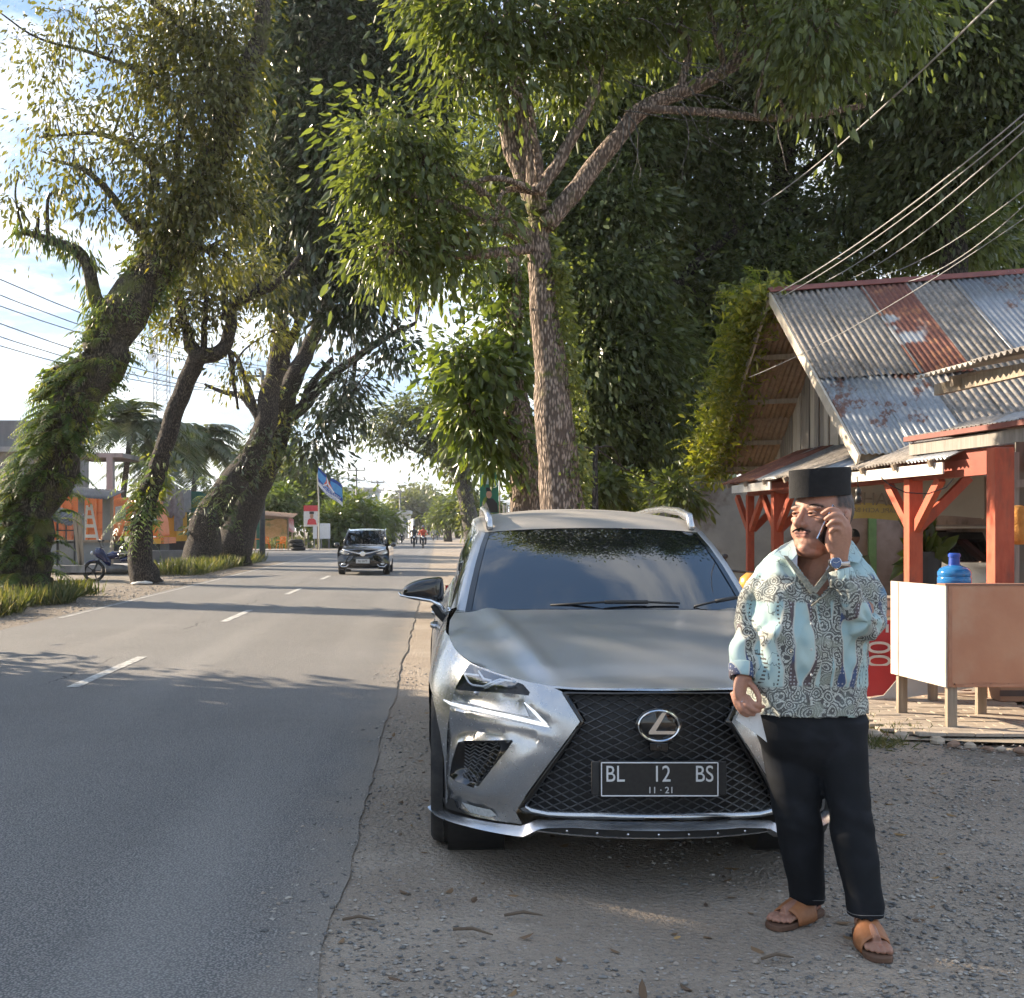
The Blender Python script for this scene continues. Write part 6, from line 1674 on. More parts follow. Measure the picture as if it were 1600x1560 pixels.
def leaf_mesh(name, parts, mat, parent, kind=None):
    """parts: list of (V, F, rnd-per-leaf, verts-per-leaf)"""
    Vs, Fs, Rs, o = [], [], [], 0
    for V, F, r, k in parts: Vs.append(V); Fs.append(F + o); Rs.append(np.repeat(r, k)); o += len(V)
    V = np.concatenate(Vs); me = np_mesh(name, V, np.concatenate(Fs), 4)
    a = me.attributes.new('rnd', 'FLOAT', 'POINT'); a.data.foreach_set('value', np.concatenate(Rs).astype(np.float32))
    ob = link_mesh(name, me, mat, parent)
    if kind: ob['kind'] = kind
    return ob
def clusters(cs, out, r, n_leaf, spread, L, wr, droop, detail=True, bright=0.0, flat=.8):
    """leaves gathered round twig ends cs, hanging outwards"""
    N = len(cs) * n_leaf; ci = np.repeat(np.arange(len(cs)), n_leaf)
    g = r.normal(size=(N, 3)); g[:, 2] *= flat
    sp = spread * (.6 + .8 * r.random(len(cs)))[ci][:, None]
    base = cs[ci] + g * sp * .30
    d = norm(out[ci] * .5 + g * .55 + r.normal(size=(N, 3)) * .35 + np.array([0, 0, -1.0])[None] * (droop * (.2 + 1.4 * r.random(len(cs)))[ci])[:, None])
    side = norm(np.cross(d, r.normal(size=(N, 3)) * .7 + np.array([0, 0, 1.0])[None]))
    LL = L * (.45 + 1.0 * r.random(N)) * (.75 + .5 * r.random(len(cs)))[ci]; WW = LL * wr * (.8 + .4 * r.random(N))
    rn = np.clip(.55 * r.random(N) + .45 * r.random(len(cs))[ci] + bright, 0, 1)
    if detail: V, F = leaf_arrays(base, d, side, LL, WW); return V, F, rn, 6
    V, F = leaf_simple(base, d, side, LL, WW); return V, F, rn, 4
def blob_clusters(r, c, rad, n, shell=.55):
    """points filling an ellipsoid, denser to the outside, with a lumpy outline"""
    u = norm(r.normal(size=(n, 3))); t = (shell ** 3 + (1 - shell ** 3) * r.random(n)) ** (1 / 3)
    k = np.array([1 + .45 * mnoise.noise(Vector(v * 1.7) + Vector(c) * .37) + .3 * mnoise.noise(Vector(v * 4.2) + Vector(c) * .9) for v in u])
    return np.array(c)[None] + u * (t * k)[:, None] * np.array(rad)[None], u
def B(px, py, Y, rx, ry, n, rd=None):
    """a clump of foliage: centre pixel at distance Y, radii in picture pixels, number of twigs"""
    s = Y / FPX; return (P(px, py, Y), (rx * s, (rd if rd is not None else (rx + ry) / 2 * s), ry * s), n)
def pathpx(pts, Y=None):
    """(px, py, r[, Y]) -> smoothed path"""
    q = [(*P(p_[0], p_[1], p_[3] if len(p_) > 3 else Y), p_[2]) for p_ in pts]; return catmull(q, 5)
def wob(path, amp, seed):
    out = []
    for i, p_ in enumerate(path):
        k = min(1, i / 3); out.append((p_[0] + amp * k * mnoise.noise((i * .35, seed, 0)), p_[1] + amp * k * mnoise.noise((i * .35, seed, 7)), p_[2], p_[3] * (1 + .12 * mnoise.noise((i * .6, seed, 3)))))
    return out
def wood(mb, path, n=10): mb.tube([p_[:3] for p_ in path], [p_[3] for p_ in path], n)
def tree(name, label, cat, trunk, limbs, blobs, leafmat, bark, seed, Lf=.17, wr=.33, droop=.5, nleaf=40, spread=.45, detail=True, twigs=True, bright=0.0, group=None, extra=None, n=12, dens=1.0):
    r = np.random.default_rng(seed); rr = random.Random(seed)
    b0 = trunk[0]; root = empty(name, (b0[0], b0[1], max(0, b0[2])), label, cat, group)
    mb = MB(); tr_ = wob(trunk, trunk[0][3] * .25, seed)
    wood(mb, tr_, n)
    for l in limbs: wood(mb, wob(l, l[0][3] * .4, seed + 3), 8)
    nodes = [p_ for p_ in tr_[int(len(tr_) * .8):]] + [p_ for l in limbs for p_ in l]
    parts = []
    for c, rad, nn in blobs:
        nn = max(2, int(nn * dens))
        cs, out = blob_clusters(r, c, rad, nn); parts.append(clusters(cs, out, r, nleaf, spread, Lf, wr, droop, detail, bright))
        if twigs and nodes:
            nd = min(nodes, key=lambda p_: (Vector(p_[:3]) - c).length - .6 * max(0, c.z - p_[2])); a = Vector(nd[:3]); mid = (a + c) / 2 + Vector((rr.uniform(-.2, .2), rr.uniform(-.2, .2), rr.uniform(-.1, .35)))
            r0 = min(nd[3] * .55, .09) if nd[3] > .02 else .02
            q = catmull([(*a, r0), (*mid, r0 * .7), (*c, r0 * .4)], 4); wood(mb, q, 6)
            for k in rr.sample(range(nn), min(nn, 14)):
                e = Vector(cs[k]); q = catmull([(*c, r0 * .38), (*((c + e) / 2 + Vector((rr.uniform(-.12, .12), rr.uniform(-.12, .12), .08))), r0 * .25), (*e, .006)], 3); wood(mb, q, 5)
    mb.build('trunk', bark, root, smooth=True, fix=False)
    if extra: parts += extra
    leaf_mesh('crown', parts, leafmat, root)
    return root
def creeper(path_pts, r, n, rad, L, wr=.6, droop=.4, bright=.1, spread=.12, patch=-.05):
    """leaves hugging a trunk path [(x, y, z, r)]"""
    P_ = np.array([p_[:4] for p_ in path_pts]); k = r.integers(0, len(P_), n); t = r.random((n, 1)); k2 = np.minimum(k + 1, len(P_) - 1)
    c = P_[k] * (1 - t) + P_[k2] * t; u = r.normal(size=(n, 3)); u[:, 2] *= .2; u = norm(u)
    base = c[:, :3] + u * (c[:, 3:4] * 1.0 + rad * r.random((n, 1))) + r.normal(size=(n, 3)) * spread * .3
    keep = np.array([mnoise.noise(Vector(v) * 1.3 + Vector((3, 1, 7))) + .35 * mnoise.noise(Vector(v) * 4) > patch for v in base]); base, u = base[keep], u[keep]; n = len(base)
    d = norm(u * .7 + r.normal(size=(n, 3)) * .4 + np.array([0, 0, -droop])[None]); side = norm(np.cross(d, r.normal(size=(n, 3)) + np.array([0, 0, .5])[None]))
    LL = L * (.6 + .8 * r.random(n)); V, F = leaf_arrays(base, d, side, LL, LL * wr); return V, F, np.clip(r.random(n) + bright, 0, 1), 6
def fronds(org, dirs, r, length, leaflets=16, wl=.22, arch=.9, lw=.28):
    """arching pinnate fronds from points org in directions dirs"""
    parts = []; n = len(org); Ls = length * (.6 + .6 * r.random(n))
    for s in (-1, 1):
        bs, ds, sd, LL = [], [], [], []
        for j in range(leaflets):
            t = (j + 1) / leaflets
            p_ = org + dirs * (Ls * t)[:, None] + np.array([0, 0, -1.0])[None] * (arch * Ls * t * t * .75)[:, None]
            tg = norm(dirs + np.array([0, 0, -1.0])[None] * (arch * 1.5 * t))
            sv = norm(np.cross(tg, np.array([0, 0, 1.0])[None] + r.normal(size=(n, 3)) * .05)) * s
            bs.append(p_); ds.append(norm(sv + tg * .55 + r.normal(size=(n, 3)) * .1 + np.array([0, 0, -.25])[None])); sd.append(tg); LL.append(Ls * wl * math.sin(PI * (t * .82 + .12)))
        bs, ds, sd, LL = np.concatenate(bs), np.concatenate(ds), np.concatenate(sd), np.concatenate(LL)
        V, F = leaf_simple(bs, ds, sd, LL, LL * lw); parts.append((V, F, np.tile(r.random(n), leaflets), 4))
    return parts
R_ = np.random.default_rng
def gpath(pts, Y): return pathpx(pts, Y)

# ---- right: the tree whose trunk rises behind the car
t1 = [(*P(886, 0, 13)[:2], 0.0, .36), *[tuple(p_) for p_ in pathpx([(882, 900, .28), (878, 780, .25), (864, 620, .205), (850, 480, .155), (842, 385, .135), (841, 335, .13)], 13)]]
l1 = [pathpx([(842, 340, .10), (812, 260, .115), (792, 200, .10), (770, 110, .085), (735, 20, .07), (715, -60, .05)], 13), pathpx([(840, 330, .12), (830, 240, .11), (818, 170, .11), (800, 80, .09), (795, -80, .06)], 12.9), pathpx([(838, 300, .08), (872, 255, .07), (905, 195, .06), (935, 135, .04)], 12.7), pathpx([(852, 352, .11), (905, 290, .105), (965, 215, .10), (1005, 170, .095), (1075, 140, .085), (1150, 100, .075), (1225, 48, .06), (1300, 10, .04)], 12.9),
      pathpx([(780, 160, .04), (745, 120, .03), (700, 90, .02)], 12.8), pathpx([(1000, 170, .05), (1100, 175, .045), (1230, 185, .04), (1350, 165, .03)], 12.6)]
bl1 = [B(775, 345, 12.2, 16, 16, 5), B(800, 140, 12.2, 26, 26, 8), B(600, 215, 12, 48, 34, 22), B(655, 250, 12.2, 50, 34, 22), B(590, 290, 12, 32, 30, 14), B(650, 335, 12.3, 60, 45, 34), B(615, 395, 12.1, 46, 40, 24), B(690, 400, 12.4, 50, 48, 26), B(720, 130, 12.4, 40, 40, 16), B(700, 30, 12.5, 45, 50, 26), B(770, 40, 12.3, 60, 40, 30), B(860, 40, 12.6, 70, 50, 36), B(900, 110, 13, 55, 50, 26), B(960, 40, 13, 60, 55, 30), B(1040, 40, 13, 60, 40, 22), B(1270, 50, 11.8, 55, 60, 40), B(1290, 110, 11.9, 30, 30, 12), B(1200, 5, 12.3, 60, 40, 22), B(1400, 20, 12, 80, 50, 34), B(860, -90, 13, 140, 70, 70), B(680, -80, 12.6, 80, 60, 36), B(1100, -90, 12.6, 130, 70, 60), B(1320, -110, 12, 110, 70, 50)] + [B(a, b_, 12.4, 110, 70, 44) for a, b_ in ((700, -190), (900, -200), (1100, -210), (1300, -200), (760, -320), (960, -330), (1160, -330), (860, -440), (1060, -440))]
tr1 = tree('roadside_tree', 'tall tree with mossy forked trunk rising directly behind the silver car', 'tree', t1, l1, bl1, LMID, BARK, 21, Lf=.10, wr=.38, droop=.9, nleaf=74, spread=.8, dens=.62, group='trees along the right verge', extra=[creeper([(p_[0] + .14, p_[1], p_[2], p_[3] * .62) for p_ in t1[3:20]], R_(2), 3200, .06, .06, bright=.45, patch=-.2), creeper(t1[20:], R_(3), 90, .08, .10, bright=.2)])
# bare twigs hanging under the long limb
mb = MB(); rr = random.Random(4)
for i in range(26):
    x0, y0 = rr.uniform(960, 1300), rr.uniform(20, 190); q = [P(x0, y0, 12.5)]; a = rr.uniform(-.6, 1.2)
    for k in range(6): a += rr.uniform(-.5, .5); q.append(q[-1] + Vector((math.cos(a) * .16, rr.uniform(-.05, .05), -abs(math.sin(a)) * .13)))
    mb.tube(q, [.010, .009, .008, .006, .005, .004, .003], 5)
mb.build('bare_twigs', BARKG, tr1, smooth=True, fix=False)['kind'] = 'stuff'
# ---- right: second trunk just beyond
t2 = [(*P(832, 0, 17)[:2], 0.0, .30), *[tuple(p_) for p_ in pathpx([(828, 860, .27), (820, 740, .24), (808, 640, .20), (800, 560, .15), (806, 470, .12), (800, 400, .10)], 17)]]
bl2 = [B(755, 590, 16.6, 50, 36, 34), B(735, 650, 16.4, 38, 40, 26), B(770, 690, 16.8, 34, 38, 22), B(720, 560, 16.5, 36, 36, 20), B(790, 520, 17, 40, 44, 20), B(780, 430, 17.4, 56, 40, 26)]
tree('roadside_tree', 'slim tree with bright sunlit leaves beside the green poster behind the car', 'tree', t2, [pathpx([(806, 600, .09), (775, 560, .06), (745, 540, .04)], 17)], bl2, LBRIGHT, BARK, 22, Lf=.17, wr=.38, droop=.7, nleaf=26, spread=.7, group='trees along the right verge', extra=[creeper(t2[2:24], R_(5), 1500, .06, .09, bright=.3)])
# ---- right: the great dark tree behind the car's roof
t3 = [(*P(990, 0, 24)[:2], 0.0, .42), *[tuple(p_) for p_ in pathpx([(988, 830, .38), (985, 720, .34), (990, 620, .30), (1000, 500, .26), (1010, 380, .2), (1020, 250, .15)], 24)]]
bl3 = [B(930, 560, 23, 60, 60, 50), B(1010, 560, 23.4, 70, 60, 56), B(1090, 560, 25, 60, 60, 46), B(920, 660, 23, 44, 55, 36), B(1010, 660, 23.4, 62, 58, 46), B(1070, 650, 25, 46, 46, 30), B(950, 460, 23, 80, 60, 64), B(1060, 450, 25, 80, 66, 70), B(1150, 470, 25, 60, 60, 46), B(960, 340, 23.5, 80, 66, 70), B(1070, 330, 25, 80, 66, 70), B(1170, 360, 25, 70, 60, 56), B(980, 220, 24, 80, 60, 66), B(1090, 230, 25, 70, 60, 50), B(1140, 540, 25, 46, 60, 30), B(1000, 110, 24, 90, 60, 66), B(1120, 110, 25, 80, 60, 56), B(900, 730, 23.2, 30, 40, 18), B(1040, 730, 25, 40, 40, 22), B(880, 420, 23.4, 60, 70, 50), B(890, 290, 23.8, 60, 60, 44), B(900, 180, 24, 60, 60, 44), B(1030, -20, 25, 130, 70, 90), B(960, 740, 24, 50, 40, 26), B(830, 330, 24, 60, 60, 40), B(790, 250, 24, 60, 60, 40), B(850, 500, 24.5, 40, 60, 26)]
tree('roadside_tree', 'massive dark leafy tree filling the middle behind the forked trunk', 'tree', t3, [pathpx([(995, 560, .16), (940, 470, .11), (900, 380, .07)], 23.8), pathpx([(1000, 500, .16), (1080, 420, .11), (1150, 360, .07)], 24)], bl3, LDARK, BARKD, 23, Lf=.17, wr=.38, droop=.7, nleaf=92, spread=1.3, detail=False, group='trees along the right verge', extra=[creeper(t3[2:18], R_(6), 1600, .12, .12, bright=.1)])
# ---- right: behind the house
t4 = [(*P(1235, 0, 25)[:2], 0.0, .42), *[tuple(p_) for p_ in pathpx([(1235, 700, .36), (1232, 500, .30), (1225, 330, .26), (1228, 210, .22), (1240, 130, .16)], 25)]]
bl4 = [B(1200, 430, 24, 60, 50, 40), B(1290, 420, 24.5, 70, 44, 44), B(1220, 130, 24, 70, 60, 44), B(1320, 160, 24, 70, 54, 44), B(1310, 60, 23, 80, 60, 56), B(1180, 60, 23.5, 70, 60, 46), B(1390, 250, 24, 56, 60, 42), B(1330, 330, 24, 56, 46, 36), B(1150, 300, 25, 46, 60, 24), B(1410, 350, 24.5, 60, 50, 40), B(1250, 340, 25, 40, 40, 14), B(1180, 220, 25, 40, 50, 18), B(1340, 240, 25, 40, 40, 14), B(1260, -40, 23, 120, 60, 70)]
tree('backyard_tree', 'dark broad tree with sky gaps standing behind the wooden house', 'tree', t4, [pathpx([(1226, 300, .13), (1290, 240, .10), (1350, 180, .06)], 25), pathpx([(1232, 230, .12), (1190, 160, .08), (1170, 90, .05)], 25), pathpx([(1228, 330, .10), (1300, 350, .07), (1380, 340, .05)], 24.8)], bl4, LDARK, BARKD, 24, Lf=.17, wr=.38, droop=.7, nleaf=90, spread=1.2, detail=False, group='trees behind the house')
t5 = [(*P(1500, 0, 23)[:2], 0.0, .36), *[tuple(p_) for p_ in pathpx([(1500, 600, .32), (1490, 400, .26), (1480, 250, .2), (1470, 120, .15)], 23)]]
bl5 = [B(1440, 120, 22, 70, 70, 60), B(1530, 80, 21.5, 80, 70, 66), B(1470, 230, 22.5, 70, 60, 54), B(1560, 220, 22, 70, 64, 50), B(1600, 130, 22, 60, 90, 50), B(1420, 20, 22, 80, 60, 50), B(1560, -20, 21, 90, 60, 56), B(1440, 320, 23, 44, 40, 26), B(1650, 40, 22, 70, 90, 50), B(1500, 380, 23.5, 70, 30, 28)]
tree('backyard_tree', 'heavy dark tree over the right end of the ridge', 'tree', t5, [pathpx([(1485, 320, .14), (1540, 240, .1), (1590, 180, .06)], 23)], bl5, LDARK, BARKD, 25, Lf=.17, wr=.38, droop=.7, nleaf=90, spread=1.2, detail=False, group='trees behind the house')
t6 = [(*P(1600, 0, 30)[:2], 0.0, .3), *[tuple(p_) for p_ in pathpx([(1600, 600, .26), (1590, 450, .2), (1585, 330, .15)], 30)]]
tree('backyard_tree', 'light green tree glowing behind the right end of the ridge', 'tree', t6, [], [B(1560, 320, 29, 46, 46, 34), B(1600, 260, 29, 40, 40, 24), B(1530, 370, 29, 40, 36, 24), B(1590, 390, 29, 60, 30, 30)], LBRIGHT, BARKD, 26, Lf=.27, wr=.38, droop=.6, nleaf=40, spread=1.2, detail=False, group='trees behind the house')
# dense hedge-like thicket low behind the car and beside the grey wall
tree('undergrowth_bush', 'dark vine-covered bush between the trunks behind the car roof', 'bush', [(*P(930, 0, 16)[:2], 0.0, .08), (*P(930, 700, 16), .03)], [], [B(930, 760, 19.6, 40, 36, 22), B(980, 770, 20.2, 40, 30, 20), B(860, 770, 17.5, 24, 30, 8), B(1060, 770, 17.5, 40, 24, 14)], LMID, BARKD, 27, Lf=.16, nleaf=40, spread=.4)
# ---- far trees on the right verge
tf = [(*P(745, 0, 62)[:2], 0.0, .5), *[tuple(p_) for p_ in pathpx([(740, 840, .5), (728, 780, .42), (712, 730, .34), (696, 700, .26), (670, 672, .18)], 62)]]
tree('roadside_tree', 'grey-green spreading tree far along the right verge over the road', 'tree', tf, [pathpx([(728, 780, .3), (725, 720, .24), (715, 660, .16)], 62), pathpx([(712, 730, .2), (680, 715, .15), (640, 700, .1)], 62)], [B(625, 655, 60, 34, 22, 26), B(600, 680, 60, 24, 20, 16), B(655, 640, 60, 36, 26, 26), B(690, 650, 61, 36, 34, 28), B(660, 690, 60, 40, 22, 20), B(715, 660, 62, 36, 40, 30), B(690, 710, 61, 30, 22, 16), B(725, 720, 62, 26, 30, 16), B(580, 665, 60, 16, 14, 8)], LGREY, BARKG, 28, Lf=.30, wr=.38, nleaf=44, spread=1.7, dens=.8, detail=False, group='trees along the right verge', extra=[creeper(tf[1:16], R_(8), 900, .3, .22, bright=.3)])
for i, (px, Y, h, sd_) in enumerate(((742, 95, 56, 1), (700, 130, 46, 2), (716, 175, 40, 3))):
    b_ = P(px, 0, Y); py0 = VY - h * .55
    tree('roadside_tree', ['leafy tree with creeper-clad trunk on the right verge beyond the grey tree', 'smaller hazy tree on the right verge near the motorcycles', 'farthest hazy tree on the right verge at the road end'][i], 'tree', [(b_.x, Y, 0, .5), (*P(px, py0, Y), .2)], [], [B(px, py0 - 6, Y, h * .45, h * .45, 26), B(px - h * .3, py0 + 8, Y, h * .3, h * .3, 14), B(px + h * .35, py0 + 4, Y, h * .35, h * .35, 14)], LMID, BARKD, 40 + i, Lf=.45, wr=.42, nleaf=60, spread=2.0, detail=False, group='trees along the right verge')

# ---- left: the leaning trunk smothered in ferns
Y1 = 24
q1 = [(18, 940, .80), (28, 900, .66), (44, 830, .54), (80, 730, .48), (124, 620, .48), (168, 540, .48), (213, 460, .46), (260, 390, .40), (310, 290, .32), (360, 190, .26), (395, 90, .2), (415, -20, .14)]
tl1 = [(*P(22, 0, Y1)[:2], 0.0, 1.0), *[tuple(p_) for p_ in pathpx(q1, Y1)]]
lm1 = [pathpx([(150, 600, .28), (110, 585, .24), (85, 590, .2), (80, 612, .18)], Y1), pathpx([(190, 500, .2), (150, 470, .16), (130, 400, .12), (75, 375, .09), (35, 362, .06)], Y1), pathpx([(255, 400, .14), (200, 340, .10), (140, 270, .06), (80, 250, .03)], Y1), pathpx([(300, 300, .13), (230, 250, .09), (160, 210, .05), (60, 215, .02)], Y1), pathpx([(330, 240, .10), (240, 130, .06), (150, 85, .04), (60, 60, .025), (0, 20, .015)], Y1), pathpx([(360, 180, .12), (300, 60, .09), (220, -10, .06)], Y1), pathpx([(395, 90, .09), (300, 110, .05), (190, 100, .03)], Y1)]
bt1 = [B(300, 60, 24, 60, 50, 50), B(350, 60, 24, 46, 50, 40), B(250, 110, 23.6, 46, 50, 36), B(320, 150, 23.6, 56, 50, 50), B(280, 220, 23.6, 60, 50, 50), B(350, 230, 24, 42, 55, 36), B(240, 290, 23.6, 40, 46, 30), B(310, 310, 23.6, 56, 46, 46), B(370, 330, 24, 44, 46, 30), B(250, 360, 23.6, 44, 36, 26), B(320, 390, 23.8, 46, 34, 26), B(360, 130, 24, 40, 50, 30), B(230, 40, 24, 40, 40, 22), B(210, 220, 23.8, 26, 30, 12), B(330, -40, 24, 110, 50, 50)]
sp1 = [B(a, b_, 24, w, h, nn, .4) for a, b_, w, h, nn in ((25, 65, 12, 10, 3), (50, 78, 12, 10, 3), (90, 20, 26, 14, 6), (150, 22, 30, 16, 8), (110, 60, 24, 14, 5), (170, 70, 24, 18, 6), (95, 105, 18, 14, 4), (70, 120, 16, 12, 4), (100, 165, 18, 12, 4), (80, 175, 14, 12, 3), (70, 215, 20, 14, 5), (60, 235, 14, 14, 3), (110, 235, 24, 16, 5), (150, 250, 26, 18, 6), (120, 290, 24, 16, 6), (90, 300, 20, 12, 4), (30, 270, 16, 10, 3), (150, 180, 24, 16, 5), (25, 320, 14, 10, 3), (190, 150, 22, 20, 6), (60, 365, 24, 10, 5), (165, 330, 24, 20, 6))]
r8 = R_(31); pn = np.array([p_[:4] for p_ in tl1[1:40]])
ki = np.clip((13 + 6 * r8.normal(size=520)).astype(int), 5, 34); u = r8.normal(size=(520, 3)); u[:, 1] -= .6; u[:, 0] -= .45; u[:, 2] = np.abs(u[:, 2]) * .35; u = norm(u)
org = pn[ki, :3] + u * pn[ki, 3:4] * .95
ferns = fronds(org, norm(u + np.array([-.25, 0, .35])[None]), r8, .72, 14, .24, 1.1, .34)
fr2i = r8.integers(22, 38, 120); u2 = norm(r8.normal(size=(120, 3))); ferns2 = fronds(pn[fr2i, :3] + u2 * pn[fr2i, 3:4], u2, r8, .55, 10, .24, 1.2, .3)
tr = tree('fern_clad_tree', 'huge leaning tree with fern-smothered trunk at the left edge', 'tree', tl1, lm1, bt1 + sp1, LOLIVE, BARKM, 31, Lf=.14, wr=.38, droop=1.0, nleaf=54, spread=1.2, dens=.75, detail=False, n=20, group='trees along the left verge')
leaf_mesh('fern', ferns + ferns2 + [creeper(tl1[14:44], R_(9), 9000, .10, .11, wr=.4, droop=.9, bright=.15, spread=.25, patch=.02), creeper(lm1[0], R_(91), 900, .14, .16, wr=.3, bright=.2), creeper(lm1[1], R_(92), 900, .12, .2, wr=.2, droop=1.6, bright=.1, spread=.3)], LFERN, tr, 'stuff')
# ---- left: second trunk, bare and mottled
tl2 = [(*P(228, 0, 31)[:2], 0.0, .50), *[tuple(p_) for p_ in pathpx([(226, 905, .42), (219, 860, .32), (226, 800, .29), (246, 730, .26), (272, 650, .25), (296, 585, .25), (310, 556, .26)], 31)]]
lm2 = [pathpx([(308, 560, .22), (296, 530, .16), (282, 480, .12), (285, 420, .09)], 31), pathpx([(314, 556, .22), (345, 550, .2), (360, 510, .17), (362, 480, .14), (395, 460, .12), (428, 446, .1), (470, 400, .07)], 31), pathpx([(318, 548, .1), (320, 500, .08), (322, 460, .06)], 31), pathpx([(350, 500, .1), (352, 460, .07), (345, 420, .05)], 31), pathpx([(360, 550, .09), (366, 600, .06), (372, 640, .03)], 31)]
bt2 = [B(290, 470, 31, 40, 30, 16), B(340, 440, 31, 46, 34, 20), B(270, 520, 31, 24, 22, 8), B(400, 430, 31.5, 46, 36, 22), B(330, 500, 31, 26, 20, 6), B(260, 430, 31.5, 30, 26, 10), B(370, 590, 31, 20, 20, 5), B(420, 520, 32, 26, 26, 8)]
tr = tree('roadside_tree', 'bare mottled leaning trunk behind the blue motorcycle', 'tree', tl2, lm2, bt2, LOLIVE, BARKD, 32, Lf=.17, wr=.36, droop=.8, nleaf=60, spread=1.3, n=14, group='trees along the left verge', detail=False)
leaf_mesh('fern', fronds(np.array([p_[:3] for p_ in tl2[9:16]] * 10) + r8.normal(size=(70, 3)) * .22, norm(r8.normal(size=(70, 3)) + np.array([[-.8, -.5, .3]])), r8, .8, 10, .26, 1.2, .34) + [creeper(tl2[10:18], R_(10), 500, .2, .2, wr=.4, bright=.3)], LFERN, tr, 'stuff')
# ---- left: the crossing pair of trunks
tl3 = [(*P(312, 0, 43)[:2], 0.0, .75), *[tuple(p_) for p_ in pathpx([(312, 880, .72), (320, 830, .62), (352, 770, .55), (392, 718, .5), (412, 670, .42), (428, 590, .36), (438, 520, .3), (450, 420, .24), (470, 320, .18)], 43)]]
lm3 = [pathpx([(412, 665, .2), (396, 640, .16), (378, 620, .12), (345, 612, .08), (320, 600, .05)], 43), pathpx([(430, 590, .2), (470, 500, .16), (520, 420, .12), (560, 330, .08)], 43), pathpx([(405, 660, .16), (385, 600, .12), (370, 560, .08), (350, 540, .05)], 43)]
bt3 = [B(430, 340, 40, 50, 46, 40), B(470, 250, 39, 56, 56, 56), B(440, 150, 39, 50, 56, 50), B(500, 160, 38, 56, 56, 56), B(490, 60, 38, 60, 56, 60), B(520, 330, 39, 50, 50, 46), B(470, 420, 40, 46, 40, 34), B(540, 240, 38, 54, 54, 52), B(450, 30, 39, 50, 40, 34), B(420, 440, 41, 36, 30, 18), B(520, -50, 38, 90, 50, 60), B(400, 300, 41, 30, 40, 18)]
tr = tree('roadside_tree', 'dark crowned tree leaning right with one of two crossing trunks on the left verge', 'tree', tl3, lm3, bt3, LSHADED, BARKD, 33, Lf=.28, wr=.38, droop=.9, nleaf=66, spread=1.9, dens=1.25, n=14, detail=False, group='trees along the left verge', extra=[creeper(tl3[6:22], R_(11), 1100, .25, .2, wr=.35, bright=.4)])
tl4 = [(*P(362, 0, 46)[:2], 0.0, .85), *[tuple(p_) for p_ in pathpx([(362, 868, .8), (378, 810, .66), (405, 750, .58), (425, 705, .55), (436, 660, .5), (455, 600, .4), (480, 545, .32), (510, 480, .24), (560, 400, .18)], 46)]]
lm4 = [pathpx([(440, 655, .3), (470, 640, .26), (500, 605, .2), (555, 560, .16), (600, 530, .12), (650, 505, .08)], 46), pathpx([(470, 640, .2), (488, 600, .16), (520, 560, .1)], 46), pathpx([(450, 610, .2), (446, 540, .16), (440, 480, .12)], 46), pathpx([(555, 560, .1), (545, 620, .07), (500, 680, .05), (470, 700, .03)], 46)]
bt4 = [B(580, 420, 40, 46, 44, 40), B(620, 330, 40, 46, 46, 40), B(590, 250, 39, 46, 46, 40), B(600, 130, 38, 56, 60, 56), B(640, 60, 38, 50, 50, 40), B(650, 200, 39, 40, 50, 30), B(550, 490, 41, 40, 30, 18), B(615, 545, 41, 30, 14, 8), B(560, -30, 38, 80, 50, 40), B(545, 600, 45, 22, 24, 9), B(520, 640, 45, 22, 24, 9), B(490, 690, 45, 20, 20, 7), B(545, 645, 45, 12, 24, 5), B(670, 130, 39, 44, 56, 40), B(690, 260, 40, 40, 50, 34), B(675, 350, 40, 34, 40, 24), B(700, 40, 39, 50, 50, 40), B(560, 60, 38, 50, 56, 44), B(480, 330, 38.5, 50, 40, 34)]
tr = tree('roadside_tree', 'dark crowned tree arching over the road with ferns in its fork', 'tree', tl4, lm4, bt4, LSHADED, BARKD, 34, Lf=.28, wr=.38, droop=.9, nleaf=66, spread=1.9, dens=1.25, n=14, detail=False, group='trees along the left verge')
fo = np.array([P(425, 700, 45.6)] * 40) + r8.normal(size=(40, 3)) * .5; fo2 = np.array([P(350, 770, 42.6)] * 30) + r8.normal(size=(30, 3)) * .4
leaf_mesh('fern', fronds(np.concatenate([fo, fo2]), norm(r8.normal(size=(70, 3)) + np.array([[-.4, -.6, .4]])), r8, 1.0, 12, .2, 1.2, .3) + [creeper(tl4[14:26], R_(12), 1800, .3, .2, wr=.4, bright=.3)], LFERN, tr, 'stuff')
# ---- left, just outside the picture: the trees whose shade lies over the near road
for i, (x, y, sd_) in enumerate(((-10.2, 7.6, 51), (-9.8, 12.4, 52))):
    bls = [(Vector((x + dx_, y + dy_, z_)), (1.3, 1.35, 1.0), 44) for dy_ in (-3.2, -1.6, 0, 1.6) for z_, dx_ in ((1.6, .4), (3.0, 0), (4.2, -.2), (4.8, 0))]
    tree('roadside_tree', ['low bushy tree beside the near road, left of the picture', 'low bushy tree beside the grass, left of the picture'][i], 'tree', [(x, y, 0, .3), (x, y, 1.5, .25), (x + .2, y, 3.2, .15), (x, y, 4.4, .08)], [], bls, LMID, BARKD, sd_, Lf=.34, wr=.5, nleaf=26, spread=1.2, detail=False, twigs=False, dens=(.42, .6)[i], group='trees along the left verge')

